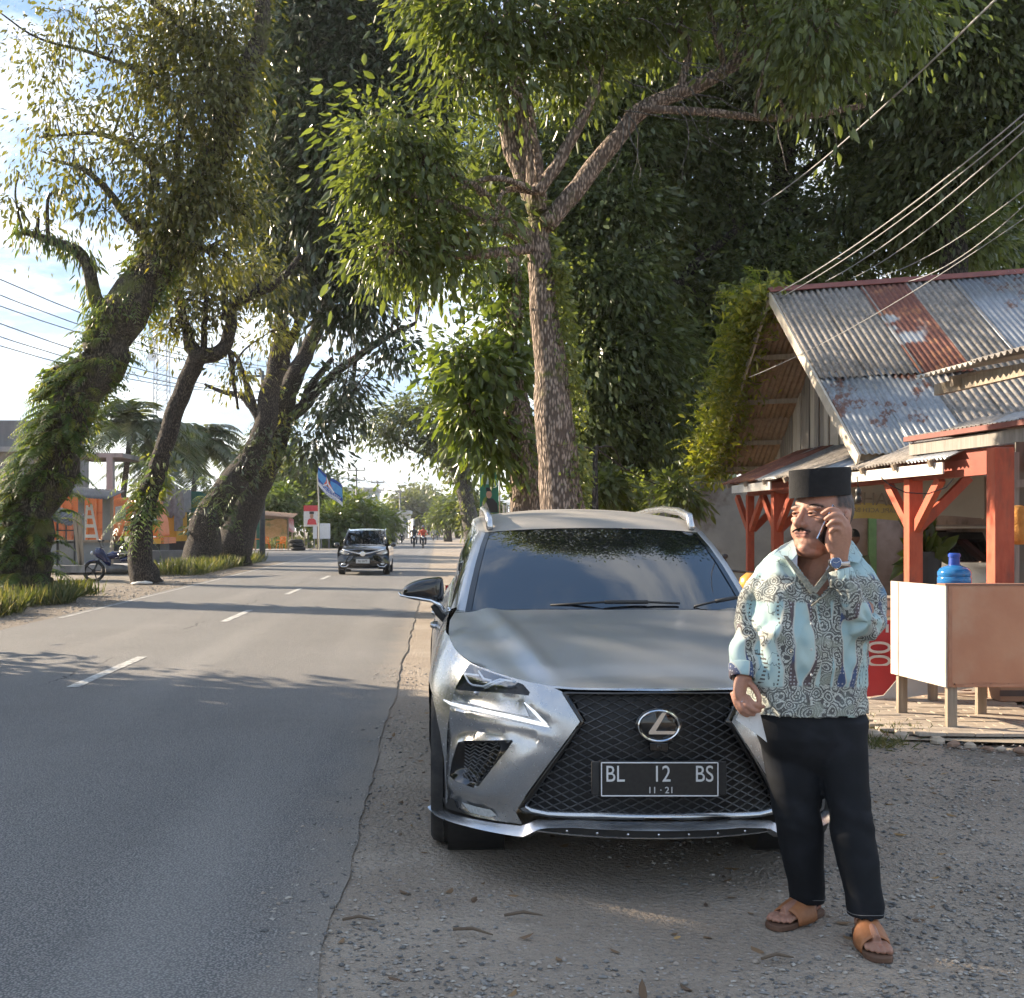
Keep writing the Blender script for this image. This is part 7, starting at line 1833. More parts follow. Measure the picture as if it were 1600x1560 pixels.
# ---- grass and low plants
def grass(name, label, pts, h, seed, mat=LGRASS, wr=.045, lean=.35):
    r = R_(seed); n = len(pts); d = norm(r.normal(size=(n, 3)) * lean + np.array([0, 0, 1.0])[None]); side = norm(np.cross(d, r.normal(size=(n, 3))))
    L = h * (.4 + .9 * r.random(n)); V, F = leaf_arrays(pts, d, side, L, L * wr * 1.6, .1, .25 * lean)
    return leaf_mesh(name, [(V, F, r.random(n), 6)], mat, None, 'stuff')
r9 = R_(60); n = 9000; gx_ = -7.3 - 3.2 * r9.random(n) ** 1.3; gy_ = 17 + 8.5 * r9.random(n)
ok = (gx_ < -7.35 - .03 * (gy_ - 17) + .25 * np.sin(gy_ * 2))
o = grass('verge_grass', '', np.stack([gx_, gy_, np.zeros(n)], -1)[ok], .42, 61); tag(o, 'long green grass on the left verge below the fern-clad tree', kind='stuff')
n = 5000; gy_ = 36 + 16 * r9.random(n); gx_ = -7.4 - .02 * (gy_ - 30) - 1.7 * r9.random(n); o = grass('tree_foot_grass', '', np.stack([gx_, gy_, np.zeros(n)], -1), .5, 62); tag(o, 'grass round the feet of the crossing trunks', kind='stuff')
n = 3000; o = grass('far_grass', '', np.stack([-11 - 5 * r9.random(n), 82 + 18 * r9.random(n), np.zeros(n)], -1), .9, 63); tag(o, 'bright grass on the far left verge behind the black car', kind='stuff')
n = 1600; cl = np.array([(3.05, 8.6), (3.35, 8.35), (3.2, 8.9), (2.95, 9.3), (3.0, 7.9)])[r9.integers(0, 5, n)] + r9.normal(size=(n, 2)) * np.array([.13, .10]); o = grass('apron_grass', '', np.concatenate([cl, np.full((n, 1), .004)], 1), .09, 64, lean=.7); tag(o, 'small tufts of grass beside the paved apron', kind='stuff')
# fallen dry leaves and twigs on the shoulder
n = 260; pts = np.stack([-.4 + 4.6 * r9.random(n), 3.4 + 6 * r9.random(n), np.full(n, .012)], -1); d = r9.normal(size=(n, 3)); d[:, 2] *= .12; d = norm(d); sd2 = norm(np.cross(d, np.array([0, 0, 1.0])[None] + r9.normal(size=(n, 3)) * .25)); L = .03 + .05 * r9.random(n)
V, F = leaf_arrays(pts, d, sd2, L, L * .4, .2, .0); o = leaf_mesh('fallen_leaves', [(V, F, r9.random(n), 6)], m_leaf('dry leaf', (.10, .06, .035), (.20, .12, .06), (.36, .22, .08), trans=.05, rough=.8), None); tag(o, 'dry brown leaves scattered over the shoulder', kind='stuff')
TW = M('dry twig', (.12, .085, .06), (.17, .13, .09), rough=.9)
for i, (a, b_, s_) in enumerate((((708, 1463), (770, 1472), 'brown twig lying on the gravel near the road edge'), ((788, 1441), (848, 1441), 'thin dark twig lying on the gravel below the bumper'), ((535, 1448), (585, 1448), 'short dark twig at the edge of the asphalt'), ((1190, 1510), (1240, 1508), 'dark twig on the gravel in front of the sandals'))):
    A_, B_ = (P(x, y, CAMH * FPX / (y - VY)) for x, y in (a, b_)); mb = MB(); mid = (A_ + B_) / 2 + Vector((0, .015, .004)); mb.tube([A_ + Vector((0, 0, .026)), mid + Vector((0, 0, .03)), B_ + Vector((0, 0, .026))], [.006, .007, .003], 6); tag(mb.build('twig', TW, smooth=True), s_, 'twig')
# ferns and creepers on the house's far verge
r10 = R_(70); n = 420; t = r10.random((n, 1)) ** 1.2 * .92; A_ = np.array(apex) + np.array((-.08, .1, .12)); B_ = np.array(eL) + np.array((-.12, .2, -.3))
org = A_ + (B_ - A_) * t + r10.normal(size=(n, 3)) * np.array([.25, .2, .08]); fr_ = fronds(org, norm(r10.normal(size=(n, 3)) * .5 + np.array([[-.2, .2, .9]])), r10, .5, 9, .2, .6, .4)
n = 5500; t = r10.random((n, 1)) ** 1.2 * .95; bs = A_ + (B_ - A_) * t + r10.normal(size=(n, 3)) * np.array([.22, .2, .09]) + np.array((0, .12, -.08)); d = norm(r10.normal(size=(n, 3)) * .7 + np.array([[-.1, .1, .1]])); sd2 = norm(np.cross(d, r10.normal(size=(n, 3)))); L = .13 * (.5 + r10.random(n)); V, F = leaf_simple(bs, d, sd2, L, L * .35)
cr = empty('roof_creeper', tuple(A_ + (B_ - A_) * .5), 'yellow-green ferns and creeper growing over the gable edge of the roof', 'plant'); leaf_mesh('foliage', fr_ + [(V, F, np.clip(r10.random(n) + .15, 0, 1), 4)], m_leaf('yellow fern with painted sun', (.09, .12, .025), (.18, .20, .035), (.34, .32, .06), trans=.45), cr)  # yellow-green leaf colour lightened to stand in for sunlight on the ferns
# plant at the porch corner
cr = empty('potted_plant', tuple(P(1448, 905, 14.5)), 'broad-leaved plant standing behind the red porch post', 'plant'); c0 = np.array(P(1445, 868, 14.5)); n = 46
bs = np.tile(c0, (n, 1)) + r10.normal(size=(n, 3)) * .08; d = norm(r10.normal(size=(n, 3)) * .5 + np.array([[0, 0, .9]])); sd2 = norm(np.cross(d, r10.normal(size=(n, 3)))); L = .45 * (.5 + .8 * r10.random(n)); V, F = leaf_arrays(bs, d, sd2, L, L * .32); leaf_mesh('foliage', [(V, F, r10.random(n), 6)], LBRIGHT, cr)
mb = MB(); q = P(1445, 905, 14.5); mb.lathe([(.16, 0), (.2, q.z + .35)], (q.x, 14.5, 0), 14); mb.build('pot', M('black pot', (.03, .03, .03), rough=.6), cr)
# ---- palms
def palm(label, px, py_top, Y, h, n, flen, seed):
    r = R_(seed); b_ = P(px, 0, Y); top = P(px, py_top, Y); root = empty('coconut_palm', (b_.x, Y, 0), label, 'palm tree', 'coconut palms on the left')
    mb = MB(); mb.tube([(b_.x - .6, Y, 0), (b_.x - .4, Y, top.z * .5), tuple(top)], [.22, .16, .14], 10); mb.build('trunk', BARKG, root, smooth=True)
    a = r.random(n) * 6.28; el = -.2 + 1.3 * r.random(n); d = np.stack([np.cos(a) * np.cos(el), np.sin(a) * np.cos(el), np.sin(el)], -1)
    leaf_mesh('crown', fronds(np.tile(np.array(top), (n, 1)), d, r, flen, 40, .22, .95, .16), LPALM, root)
palm('coconut palm with drooping fronds right of the bare leaning trunk', 312, 690, 66, 8, 46, 4.6, 81)
palm('coconut palm with drooping fronds left of the bare leaning trunk', 205, 668, 60, 8, 46, 4.4, 82)
palm('lower coconut palm between the lattice tower and the crossing trunks', 262, 720, 72, 7, 40, 4.2, 83)
# ---- far greenery on the left
for i, (px, py, Y, w, h, mat, lb) in enumerate(((455, 735, 100, 40, 50, LMID, 'leafy tree beyond the roadside shelter'), (500, 780, 98, 34, 40, LMID, 'bright tree behind the red poster'), (555, 800, 92, 38, 28, LBRIGHT, 'round bright bush behind the black car'), (430, 790, 90, 30, 30, LBRIGHT, 'yellow-green shrub behind the shelter roof'), (590, 810, 110, 26, 22, LMID, 'dark shrub beside the grey lorry'), (525, 822, 90, 22, 22, LBRIGHT, 'low shrub beside the white sign'), (640, 795, 240, 22, 14, LGREY, 'hazy shrub left of the road end'), (675, 795, 260, 20, 26, LGREY, 'hazy palm-like tree at the road end'), (655, 782, 300, 22, 12, LGREY, 'distant hazy trees row above the road end'))):
    b_ = P(px, 0, Y); k = Y / FPX
    tree('background_tree', lb, 'tree', [(b_.x, Y, 0, .3), (*P(px, py, Y), .1)], [], [B(px, py, Y, w * .8, h * .8, 40), B(px - w * .5, py + h * .4, Y, w * .5, h * .5, 20), B(px + w * .5, py + h * .4, Y, w * .5, h * .5, 20)], mat, BARKD, 90 + i, Lf=.42 * max(1, Y / 110), wr=.45, nleaf=60, spread=2.0 * max(1, Y / 110), detail=False, twigs=False, group='far greenery beyond the trees')
# ================================================================== left side and the far road
CONC = M('stained concrete', (.26, .255, .25), (.34, .33, .32), rough=.9, scale=2, c3=(.17, .165, .16), s3=.7, stretch=(1, 1, .3), bump=.2, bscale=20)
GREYP = M('grey painted wall', (.20, .21, .21), (.25, .26, .26), rough=.8, scale=3)
ORANGE = M('orange truck paint', (.62, .15, .03), (.70, .19, .045), rough=.45, scale=2, c3=(.48, .12, .03), s3=1)
YELLOW = M('yellow truck paint', (.62, .30, .03), (.68, .35, .05), rough=.5, scale=3)
GREENC = M('green container', (.02, .12, .10), (.03, .16, .13), rough=.55, scale=2)
TARP = M('grey tarpaulin', (.20, .19, .19), (.28, .27, .27), rough=.9, scale=5, bump=.8, bscale=6, bdist=.06)
BLK = M('black steel', (.018, .018, .02), (.03, .03, .032), rough=.5)
def E0(name, px, Y, label, cat, group=None): q = P(px, 0, Y); return empty(name, (q.x, Y, 0), label, cat, group)
def bxp(mb, x0, y0, x1, y1, Y, d, fwd=0): a, b_ = P(x0, y0, Y), P(x1, y1, Y); mb.box(((a.x + b_.x) / 2, Y + d / 2, (a.z + b_.z) / 2), (abs(b_.x - a.x), d, abs(a.z - b_.z)))
# concrete building at the left edge
o = E0('concrete_building', 20, 60, 'grey concrete building with flat ledge at the left edge', 'building')
mb = MB(); bxp(mb, -160, 700, 66, 860, 60, 8); mb.build('wall', CONC, o)
mb = MB(); bxp(mb, -160, 657, 60, 702, 59.9, 8); mb.build('parapet', M('dark stained concrete', (.15, .15, .155), (.2, .2, .2), rough=.9, stretch=(1, 1, .2), scale=2), o)
mb = MB(); bxp(mb, -160, 698, 72, 706, 59.2, 1); mb.build('ledge', CONC, o)
mb = MB(); a_ = P(-60, 735, 55); mb.add([P(-160, 760, 52), P(25, 760, 52), P(25, 738, 56), P(-160, 732, 56)], [(0, 1, 2, 3)]); mb.build('lower_roof', M('dark red roof', (.12, .06, .06), (.17, .09, .08), rough=.8), o)
# pillar and canopy
o = E0('canopy', 165, 56, 'pale concrete canopy slab on a thin column behind the fern-clad tree', 'canopy')
mb = MB(); bxp(mb, 105, 708, 192, 715, 56, 4); mb.build('slab', CONC, o); mb = MB(); bxp(mb, 166, 715, 176, 850, 56, .4); mb.build('column', CONC, o)
# open kiosk
K = E0('kiosk', 140, 38, 'grey kiosk with a tin roof and orange lorry seen through its window', 'kiosk')
YK = 38
for x0, y0, x1, y1 in ((78, 846, 172, 888), (160, 778, 174, 848), (60, 770, 70, 880), (122, 770, 130, 848)): mb = MB(); bxp(mb, x0, y0, x1, y1, YK, .15); mb.build('wall', GREYP, K)
mb = MB(); bxp(mb, 172, 775, 176, 888, YK - .2, .1); mb.build('post', OLDW, K)
for i in range(8):
    a_ = P(52 + i * 18, 762 + i * 1.8, YK + .6); corr('roof_sheet', P(52 + i * 18, 756 + i * 1.4, YK + 1.2), (1, 0, -.08), (0, -1, -.16), .42, 2.2, M('grey tin', (.09, .09, .095), (.14, .14, .14), rough=.7), K, pitch=.1)
mb = MB(); bxp(mb, 60, 884, 260, 889, YK - .5, 2.5); mb.build('floor', CONC, K)
for x0, x1 in ((80, 170),): mb = MB(); bxp(mb, x0, 844, x1, 848, YK - .1, .3); mb.build('counter', OLDW, K)
# white step ladder inside
o = E0('step_ladder', 140, 39.5, 'white step ladder leaning inside the kiosk', 'ladder'); WL_ = M('white wood', (.55, .54, .52), (.62, .61, .58), rough=.7)
for a_, b_ in (((131, 846), (136, 790)), ((153, 846), (142, 788))): mb = MB(); mb.bar(P(*a_, 39.5), P(*b_, 39.5), .07, .05); mb.build('rail', WL_, o)
for py in (795, 808, 822, 838): mb = MB(); t = (846 - py) / 57; bxp(mb, 131 + 5 * t, py - 2.5, 153 - 11 * t, py + 2.5, 39.45, .1); mb.build('step', WL_, o)
# glass vendor cabinet with slanting roof, in front of the kiosk
V_ = E0('vendor_cabinet', 108, 33, 'dark glazed vendor cabinet with a small slanting roof before the kiosk', 'cabinet')
mb = MB(); bxp(mb, 89, 848, 117, 884, 33, .6); mb.build('base', M('grey board', (.22, .22, .21), (.27, .27, .26), rough=.8), V_)
for x0, y0, x1, y1 in ((88, 812, 90.5, 890), (115, 812, 117.5, 890), (88, 812, 117, 814.5), (88, 828, 117, 830), (88, 846, 117, 849), (102, 812, 103.5, 848)): mb = MB(); bxp(mb, x0, y0, x1, y1, 32.95, .06); mb.build('frame', BLK, V_)
mb = MB(); bxp(mb, 90, 814, 116, 847, 33.1, .02); mb.build('pane', LENS, V_)
for a_, b_ in (((116, 806), (127, 893)), ((124, 802), (129, 893)), ((62, 806), (63, 893))): mb = MB(); mb.bar(P(*a_, 32.7), P(*b_, 32.7), .10, .08); mb.build('post', OLDW, V_)
for i in range(5): corr('roof_sheet', P(82 + i * 10, 790 + i * 3, 33.9), (1, 0, -.25), (0, -1, -.25), .22, 1.4, M('dark tin', (.08, .085, .095), (.12, .125, .135), rough=.6), V_, pitch=.09)
mb = MB(); bxp(mb, 40, 884, 132, 895, 32.4, 1.6); mb.build('plinth', CONC, V_)
# low concrete wall behind the trees
mb = MB(); a_, b_ = P(170, 0, 47), P(345, 0, 52); mb.bar((a_.x, 47, .28), (b_.x, 52, .28), .25, .56); tag(mb.build('low_wall', M('dark wall', (.13, .125, .12), (.18, .17, .165), rough=.9, scale=3, bump=.3), bevel=.03), 'low dark concrete wall between the leaning trunks', 'wall')
# orange lorry: cab, bed, chassis, wheels
T_ = E0('orange_lorry', 150, 52, 'orange lorry with high slatted bed parked behind the kiosk', 'lorry'); YT = 52
mb = MB(); bxp(mb, 68, 768, 166, 848, YT, 2.4); mb.build('bed', ORANGE, T_)
for i in range(8): mb = MB(); bxp(mb, 70 + i * 13, 766, 73 + i * 13, 850, YT - .07, .07); mb.build('stake', ORANGE, T_)
for py in (772, 800, 826): mb = MB(); bxp(mb, 68, py, 166, py + 3, YT - .05, .06); mb.build('rail', M('orange shade', (.5, .11, .02)), T_)
c0, c1 = P(176, 838, YT), P(240, 780, YT)
mb = MB(); pr = [(172, 838), (172, 784), (182, 778), (222, 778), (236, 782), (246, 815), (248, 838)]; mb.prism([P(x, y, YT) for x, y in pr], (0, 2.2, 0)); cab = mb.build('cab', ORANGE, T_, bevel=.06)
mb = MB(); mb.prism([P(x, y, YT - .01) for x, y in ((180, 792), (196, 790), (196, 812), (180, 813))], (0, .02, 0)); mb.build('side_window', TINT, cab)
mb = MB(); mb.prism([P(x, y, YT - .015) for x, y in ((232, 790), (238, 788), (246, 814), (236, 816))], (0, .02, 0)); mb.build('windscreen', M('sky-painted glass', (.35, .42, .48), (.45, .52, .58), rough=.1), cab)  # sky reflection painted as a pale blue-grey glass colour
mb = MB(); bxp(mb, 193, 822, 200, 830, YT - .03, .05); mb.build('vent', BLK, cab)
mb = MB(); bxp(mb, 234, 840, 256, 850, YT - .3, 2.4); bm_ = mb.build('bumper', ORANGE, T_)
mb = MB(); bxp(mb, 239, 842, 251, 850, YT - .35, .1); mb.build('yellow_plate', YELLOW, bm_)
mb = MB(); bxp(mb, 68, 848, 250, 860, YT + .3, 1.8); mb.build('chassis', BLK, T_)
for px in (90, 190):
    for dy_ in (.1, 2.0): c = P(px, 856, YT + dy_); mb = MB(); mb.lathe([(.25, -.14), (.44, -.14), (.47, -.05), (.47, .05), (.44, .14), (.25, .14)], (c.x, YT + dy_, .47), 20, Matrix.Rotation(R(90), 3, 'X')); mb.build('wheel', RUBBER, T_, smooth=True)
# yellow lorry under a tarpaulin, then the green container lorry
T2 = E0('covered_lorry', 266, 58, 'yellow lorry with a grey tarpaulin hung over its load', 'lorry'); Y2 = 58
mb = MB(); bxp(mb, 245, 795, 276, 846, Y2, 2.4); mb.build('bed', YELLOW, T2)
mb = MB(); rows = []
for z_, ins in ((806, -1), (800, -2), (780, -1), (764, 4), (760, 12)):
    rows.append([P(238 + (50 - 2 * ins) * t + ins, z_ + 4 * math.sin(t * 14), Y2 - .1 + (1.0 if z_ == 760 else 0)) + Vector((0, .12 * math.sin(t * 22 + z_), 0)) for t in np.linspace(0, 1, 22)])
mb.grid(rows); tp = mb.build('tarpaulin', TARP, T2, smooth=True); tp.modifiers.new('t', 'SOLIDIFY').thickness = .03
mb = MB(); bxp(mb, 240, 764, 284, 800, Y2 + .2, 2.2); mb.build('load', TARP, T2)
mb = MB(); mb.grid([[P(272 + 14 * t, z_, Y2 - .2 + .08 * math.sin(t * 9 + z_ * .1)) for t in np.linspace(0, 1, 8)] for z_ in (770, 790, 812, 830)]); mb.build('tarpaulin_tail', TARP, T2, smooth=True)
mb = MB(); bxp(mb, 240, 846, 290, 862, Y2, 2); mb.build('chassis', BLK, T2)
T3 = E0('green_lorry', 330, 61, 'green container lorry half hidden by the crossing trunks', 'lorry'); Y3 = 61
mb = MB(); bxp(mb, 286, 768, 372, 846, Y3, 2.4); mb.build('container', GREENC, T3)
for i in range(12): mb = MB(); bxp(mb, 288 + i * 7, 770, 291 + i * 7, 844, Y3 - .05, .05); mb.build('rib', GREENC, T3)
mb = MB(); bxp(mb, 286, 846, 380, 856, Y3 + .2, 2); mb.build('chassis', BLK, T3)
for px in (300, 360, 374): c = P(px, 0, Y3); mb = MB(); mb.lathe([(.25, -.14), (.44, -.14), (.47, 0), (.44, .14), (.25, .14)], (c.x, Y3 + .1, .47), 18, Matrix.Rotation(R(90), 3, 'X')); mb.build('wheel', RUBBER, T3, smooth=True)
# blue motorcycle, side on, by the second trunk
def motorcycle(name, label, o, rz, paint, group=None, scale=1.0):
    root = empty(name, o, label, 'motorcycle', group); m_ = Matrix.Rotation(rz, 3, 'Z'); o = Vector(o)
    def q(x, y, z): return o + m_ @ Vector((x * scale, y * scale, z * scale))
    for x in (-.62, .62):
        mb = MB(); mb.tube([q(x + .27 * math.cos(a), 0, .29 + .27 * math.sin(a)) for a in np.linspace(0, 2 * PI, 24, endpoint=False)], .045 * scale, 8, closed=True); w = mb.build('wheel', RUBBER, root, smooth=True)
        mb = MB()
        for k in range(5): a = 2 * PI * k / 5; mb.bar(q(x, 0, .29), q(x + .25 * math.cos(a), 0, .29 + .25 * math.sin(a)), .025 * scale)
        mb.lathe([(.0, -.05), (.06, -.05), (.06, .05), (0, .05)], q(x, 0, .29), 12, m_ @ Matrix.Rotation(R(90), 3, 'X'), cap=False); mb.build('rim', BLK, w)
    for s in (-1, 1): mb = MB(); mb.tube([q(-.62, s * .07, .29), q(-.48, s * .07, .62), q(-.40, s * .05, .85)], .018 * scale, 6); mb.build('fork', BLK, root)
    def lof(secs, nm, mt):
        mb = MB(); vs, fs = [], []; n = 10
        for x, z, ry, rz_ in secs: vs += [q(x, ry * math.cos(a), z + rz_ * math.sin(a)) for a in np.linspace(0, 2 * PI, n, endpoint=False)]
        for i in range(len(secs) - 1):
            for k in range(n): fs.append((i * n + k, i * n + (k + 1) % n, (i + 1) * n + (k + 1) % n, (i + 1) * n + k))
        mb.add(vs, fs + [tuple(range(n)), tuple((len(secs) - 1) * n + k for k in range(n))]); return mb.build(nm, mt, root, smooth=True)
    lof([(-.62, .80, .05, .06), (-.55, .82, .13, .14), (-.42, .78, .15, .18), (-.30, .66, .12, .18), (-.15, .5, .10, .15)], 'fairing', paint)
    lof([(-.84, .50, .03, .02), (-.74, .57, .06, .03), (-.60, .60, .06, .03), (-.46, .54, .05, .03)], 'front_mudguard', paint)
    lof([(-.30, .70, .06, .06), (-.10, .74, .13, .12), (.08, .72, .11, .09)], 'tank', paint)
    lof([(.0, .74, .10, .04), (.3, .76, .14, .05), (.6, .84, .12, .05), (.78, .86, .08, .03)], 'seat', BLK)
    lof([(.1, .60, .10, .08), (.45, .66, .11, .09), (.75, .76, .07, .06), (.88, .80, .04, .03)], 'tail', paint)
    lof([(-.28, .36, .10, .12), (-.05, .34, .14, .15), (.2, .34, .13, .13), (.35, .32, .06, .06)], 'engine', M('engine metal', (.10, .10, .105), (.18, .18, .18), rough=.45, metal=.6))
    mb = MB(); mb.tube([q(.1, .13, .25), (q(.5, .15, .28)), q(.85, .15, .36)], [.03 * scale, .045 * scale, .045 * scale], 8); mb.build('exhaust', SATIN, root, smooth=True)
    mb = MB(); mb.tube([q(-.36, -.34, .98), q(-.40, -.2, .97), q(-.42, 0, .95), q(-.40, .2, .97), q(-.36, .34, .98)], .016 * scale, 6); hb = mb.build('handlebar', BLK, root, smooth=True)
    for s in (-1, 1): mb = MB(); mb.tube([q(-.40, s * .24, .98), q(-.42, s * .30, 1.12)], .008, 5); mb.ell(q(-.42, s * .31, 1.15), (.05, .03, .035), 10, 6); mb.build('mirror', BLK, hb)
    mb = MB(); mb.ell(q(-.68, 0, .80), (.04, .07, .06), 10, 6, m_); mb.build('headlight', WHITEP, root, smooth=True)
    return root
q = P(188, 905, 33); motorcycle('motorcycle', 'dark blue motorcycle parked beside the bare leaning trunk', (q.x, 32.6, 0), R(8), M('dark blue paint', (.008, .014, .06), (.014, .022, .09), rough=.25, coat=.6))
# rubbish by the trunk
mb = MB(); q = P(225, 912, 30.6); mb.ell((q.x, 30.4, .04), (.30, .14, .06), 12, 6); mb.v = [(v[0], v[1], max(.005, v[2] + .05 * mnoise.noise((v[0] * 9, v[1] * 9, 2)))) for v in mb.v]; tag(mb.build('crumpled_sheet', PAPER), 'crumpled white plastic at the foot of the bare trunk', 'litter')
# roadside shelter with orange chairs
S_ = E0('roadside_shelter', 425, 78, 'open timber shelter with tin roof and a hung banner at the far left bend', 'shelter'); YS = 78
for x0, x1, dy_ in ((398, 400, 0), (449, 451, 0), (399, 401, 2.5), (455, 457, 2.5)): mb = MB(); bxp(mb, x0, 806, x1, 863, YS + dy_, .15); mb.build('post', OLDW, S_)
for i in range(8): corr('roof_sheet', P(392 + i * 9, 797 + i * .8, YS + 1.2), (1, 0, -.03), (0, -1, -.12), .45, 2.6, M('rusty brown tin', (.22, .13, .08), (.32, .21, .13), rough=.85), S_, pitch=.12)
mb = MB(); bxp(mb, 396, 806, 452, 811, YS - .1, .1); mb.build('beam', OLDW, S_)
mb = MB(); mb.grid([[P(412 + 36 * t, y + 2 * math.sin(t * 7), YS + .8) for t in np.linspace(0, 1, 10)] for y in (812, 826, 840)]); mb.build('banner', M('printed banner', (.48, .38, .18), (.62, .52, .30), rough=.7, scale=2.5, c3=(.25, .30, .16), s3=1.2), S_, smooth=True)
mb = MB(); bxp(mb, 399, 812, 410, 858, YS + 2.2, .1); mb.build('green_panel', GREENC, S_)
mb = MB(); mb.grid([[P(450, 808, YS), P(459, 812, YS + .5)], [P(451, 830, YS), P(460, 833, YS + .5)]]); mb.build('side_banner', M('red banner', (.45, .08, .07), (.6, .5, .46), rough=.7, scale=1.5), S_)
mb = MB(); bxp(mb, 380, 860, 475, 863, YS - 1.0, 5); mb.build('floor', CONC, S_)
ORC = M('orange plastic', (.72, .20, .02), (.78, .24, .03), rough=.4)
def plastic_chair(o, rz, label):
    root = empty('plastic_chair', o, label, 'chair', 'orange plastic chairs in the shelter'); m_ = Matrix.Rotation(rz, 3, 'Z'); o = Vector(o)
    def q(x, y, z): return o + m_ @ Vector((x, y, z))
    mb = MB(); mb.grid([[q(x, y, .42 - .02 * math.cos(x * 6)) for x in np.linspace(-.22, .22, 5)] for y in (-.22, 0, .2)]); s_ = mb.build('seat', ORC, root); s_.modifiers.new('t', 'SOLIDIFY').thickness = .03
    for i in range(5): mb = MB(); mb.bar(q(-.2 + .1 * i, .2, .42), q(-.2 + .1 * i, .3, .82), .06, .02); mb.build('back_slat', ORC, root)
    mb = MB(); mb.tube([q(-.24, .22, .78), q(-.15, .31, .85), q(.15, .31, .85), q(.24, .22, .78)], .03, 6); mb.build('back_rim', ORC, root)
    for sx in (-1, 1):
        mb = MB(); mb.tube([q(sx * .24, .22, .62), q(sx * .26, -.1, .64), q(sx * .25, -.22, .60)], .03, 6); mb.build('armrest', ORC, root)
        for sy in (-1, 1): mb = MB(); mb.bar(q(sx * .2, sy * .19, .42), q(sx * .25, sy * .24, 0), .05); mb.build('leg', ORC, root)
for i, (px, Y, lb) in enumerate(((416, 77.6, 'orange plastic armchair in the middle of the shelter'), (439, 77.6, 'orange plastic armchair at the right of the shelter'), (386, 77.8, 'orange plastic armchair at the left end of the shelter'))):
    q = P(px, 0, Y); plastic_chair((q.x, Y, .07), R([20, -25, 10][i]), lb)
o = E0('plastic_table', 402, 77.2, 'orange plastic table left of the chairs in the shelter', 'table'); o.location.z = WL[o.name].z = .07
q = P(402, 0, 77.2); mb = MB(); mb.box((q.x, 77.2, .78), (.75, .6, .05)); mb.build('table_top', ORC, o)
for sx in (-1, 1):
    for sy in (-1, 1): mb = MB(); mb.bar((q.x + sx * .3, 77.2 + sy * .24, .76), (q.x + sx * .36, 77.2 + sy * .28, .07), .06); mb.build('leg', ORC, o)
# stack of old tyres
for i in range(3):
    q = P(466 - i * 2, 0, 76); mb = MB(); mb.tube([(q.x + .38 * math.cos(a), 76 + .38 * math.sin(a), .17 + .24 * i) for a in np.linspace(0, 2 * PI, 18, endpoint=False)], .13, 8, closed=True); tag(mb.build('old_tyre', RUBBER, smooth=True), ['lowest', 'middle', 'topmost'][i] + ' of the old tyres stacked beside the shelter', 'tyre', 'tyres stacked beside the shelter')
# flag on a bamboo pole
F_ = E0('party_flag', 498, 80, 'blue and white flag with a red star on a thin pole', 'flag'); YF = 80
mb = MB(); mb.tube([(P(499, 0, YF).x, YF, 0), P(498, 780, YF), P(495, 725, YF)], [.05, .045, .03], 8); mb.build('pole', M('bamboo', (.45, .42, .33), (.52, .49, .4), rough=.6), F_)
def fl(u, v): a = (495.5 + 39 * u + 1.2 * v, 727 + 34 * u + (30 + 4 * u) * v + 3 * math.sin(u * 5)); return P(a[0], a[1], YF + .25 * math.sin(u * 6 + v * 2))
for v0, v1, m_ in ((0, .16, M('deep blue cloth', (.012, .05, .26), (.016, .06, .3), rough=.7)), (.16, .62, M('sky blue cloth', (.07, .27, .56), (.10, .33, .62), rough=.7)), (.62, .82, M('deep blue cloth', (.015, .06, .30))), (.82, 1.0, M('white cloth', (.62, .62, .62), (.7, .7, .7), rough=.7))):
    mb = MB(); mb.grid([[fl(u, v) for u in np.linspace(0, 1, 14)] for v in np.linspace(v0, v1, 4)]); mb.build('flag_band', m_, F_, smooth=True)
c = fl(.42, .40); ux = (fl(.55, .4) - fl(.3, .4)).normalized(); uz = Vector((0, 0, 1))
mb = MB(); mb.add([c + Vector((0, -.06, 0)) + ux * (.75 if k % 2 == 0 else .22) * math.cos(PI / 2 + k * PI / 3 + .1) + uz * (.75 if k % 2 == 0 else .22) * math.sin(PI / 2 + k * PI / 3 + .1) for k in range(6)], [tuple(range(6))]); st_ = mb.build('star', M('red star', (.62, .10, .07), (.66, .12, .08), rough=.7), F_); st_.modifiers.new('t', 'SOLIDIFY').thickness = .03
for k in range(3):
    a = PI / 2 + k * 2 * PI / 3 + .1; mb = MB(); mb.bar(c + Vector((0, -.09, 0)), c + Vector((0, -.09, 0)) + ux * .7 * math.cos(a) + uz * .7 * math.sin(a), .10, .02, up=(0, 1, 0)); mb.build('star_ray', M('white cloth', (.62, .62, .62)), st_)
d1 = fl(.8, .72) - fl(.2, .72); text_mesh('flag_letters', 'PARTAI DEMOKRAT', .28, M('white cloth', (.62, .62, .62)), F_, basis(fl(.5, .71) + Vector((0, -.28, 0)), d1, (0, 0, 1)), xs=.72)
d1 = fl(.8, .9) - fl(.2, .9); text_mesh('flag_letters', 'PARTAI DEMOKRAT', .22, M('deep blue cloth', (.015, .06, .3)), F_, basis(fl(.5, .91) + Vector((0, -.28, 0)), d1, (0, 0, 1)), xs=.72)
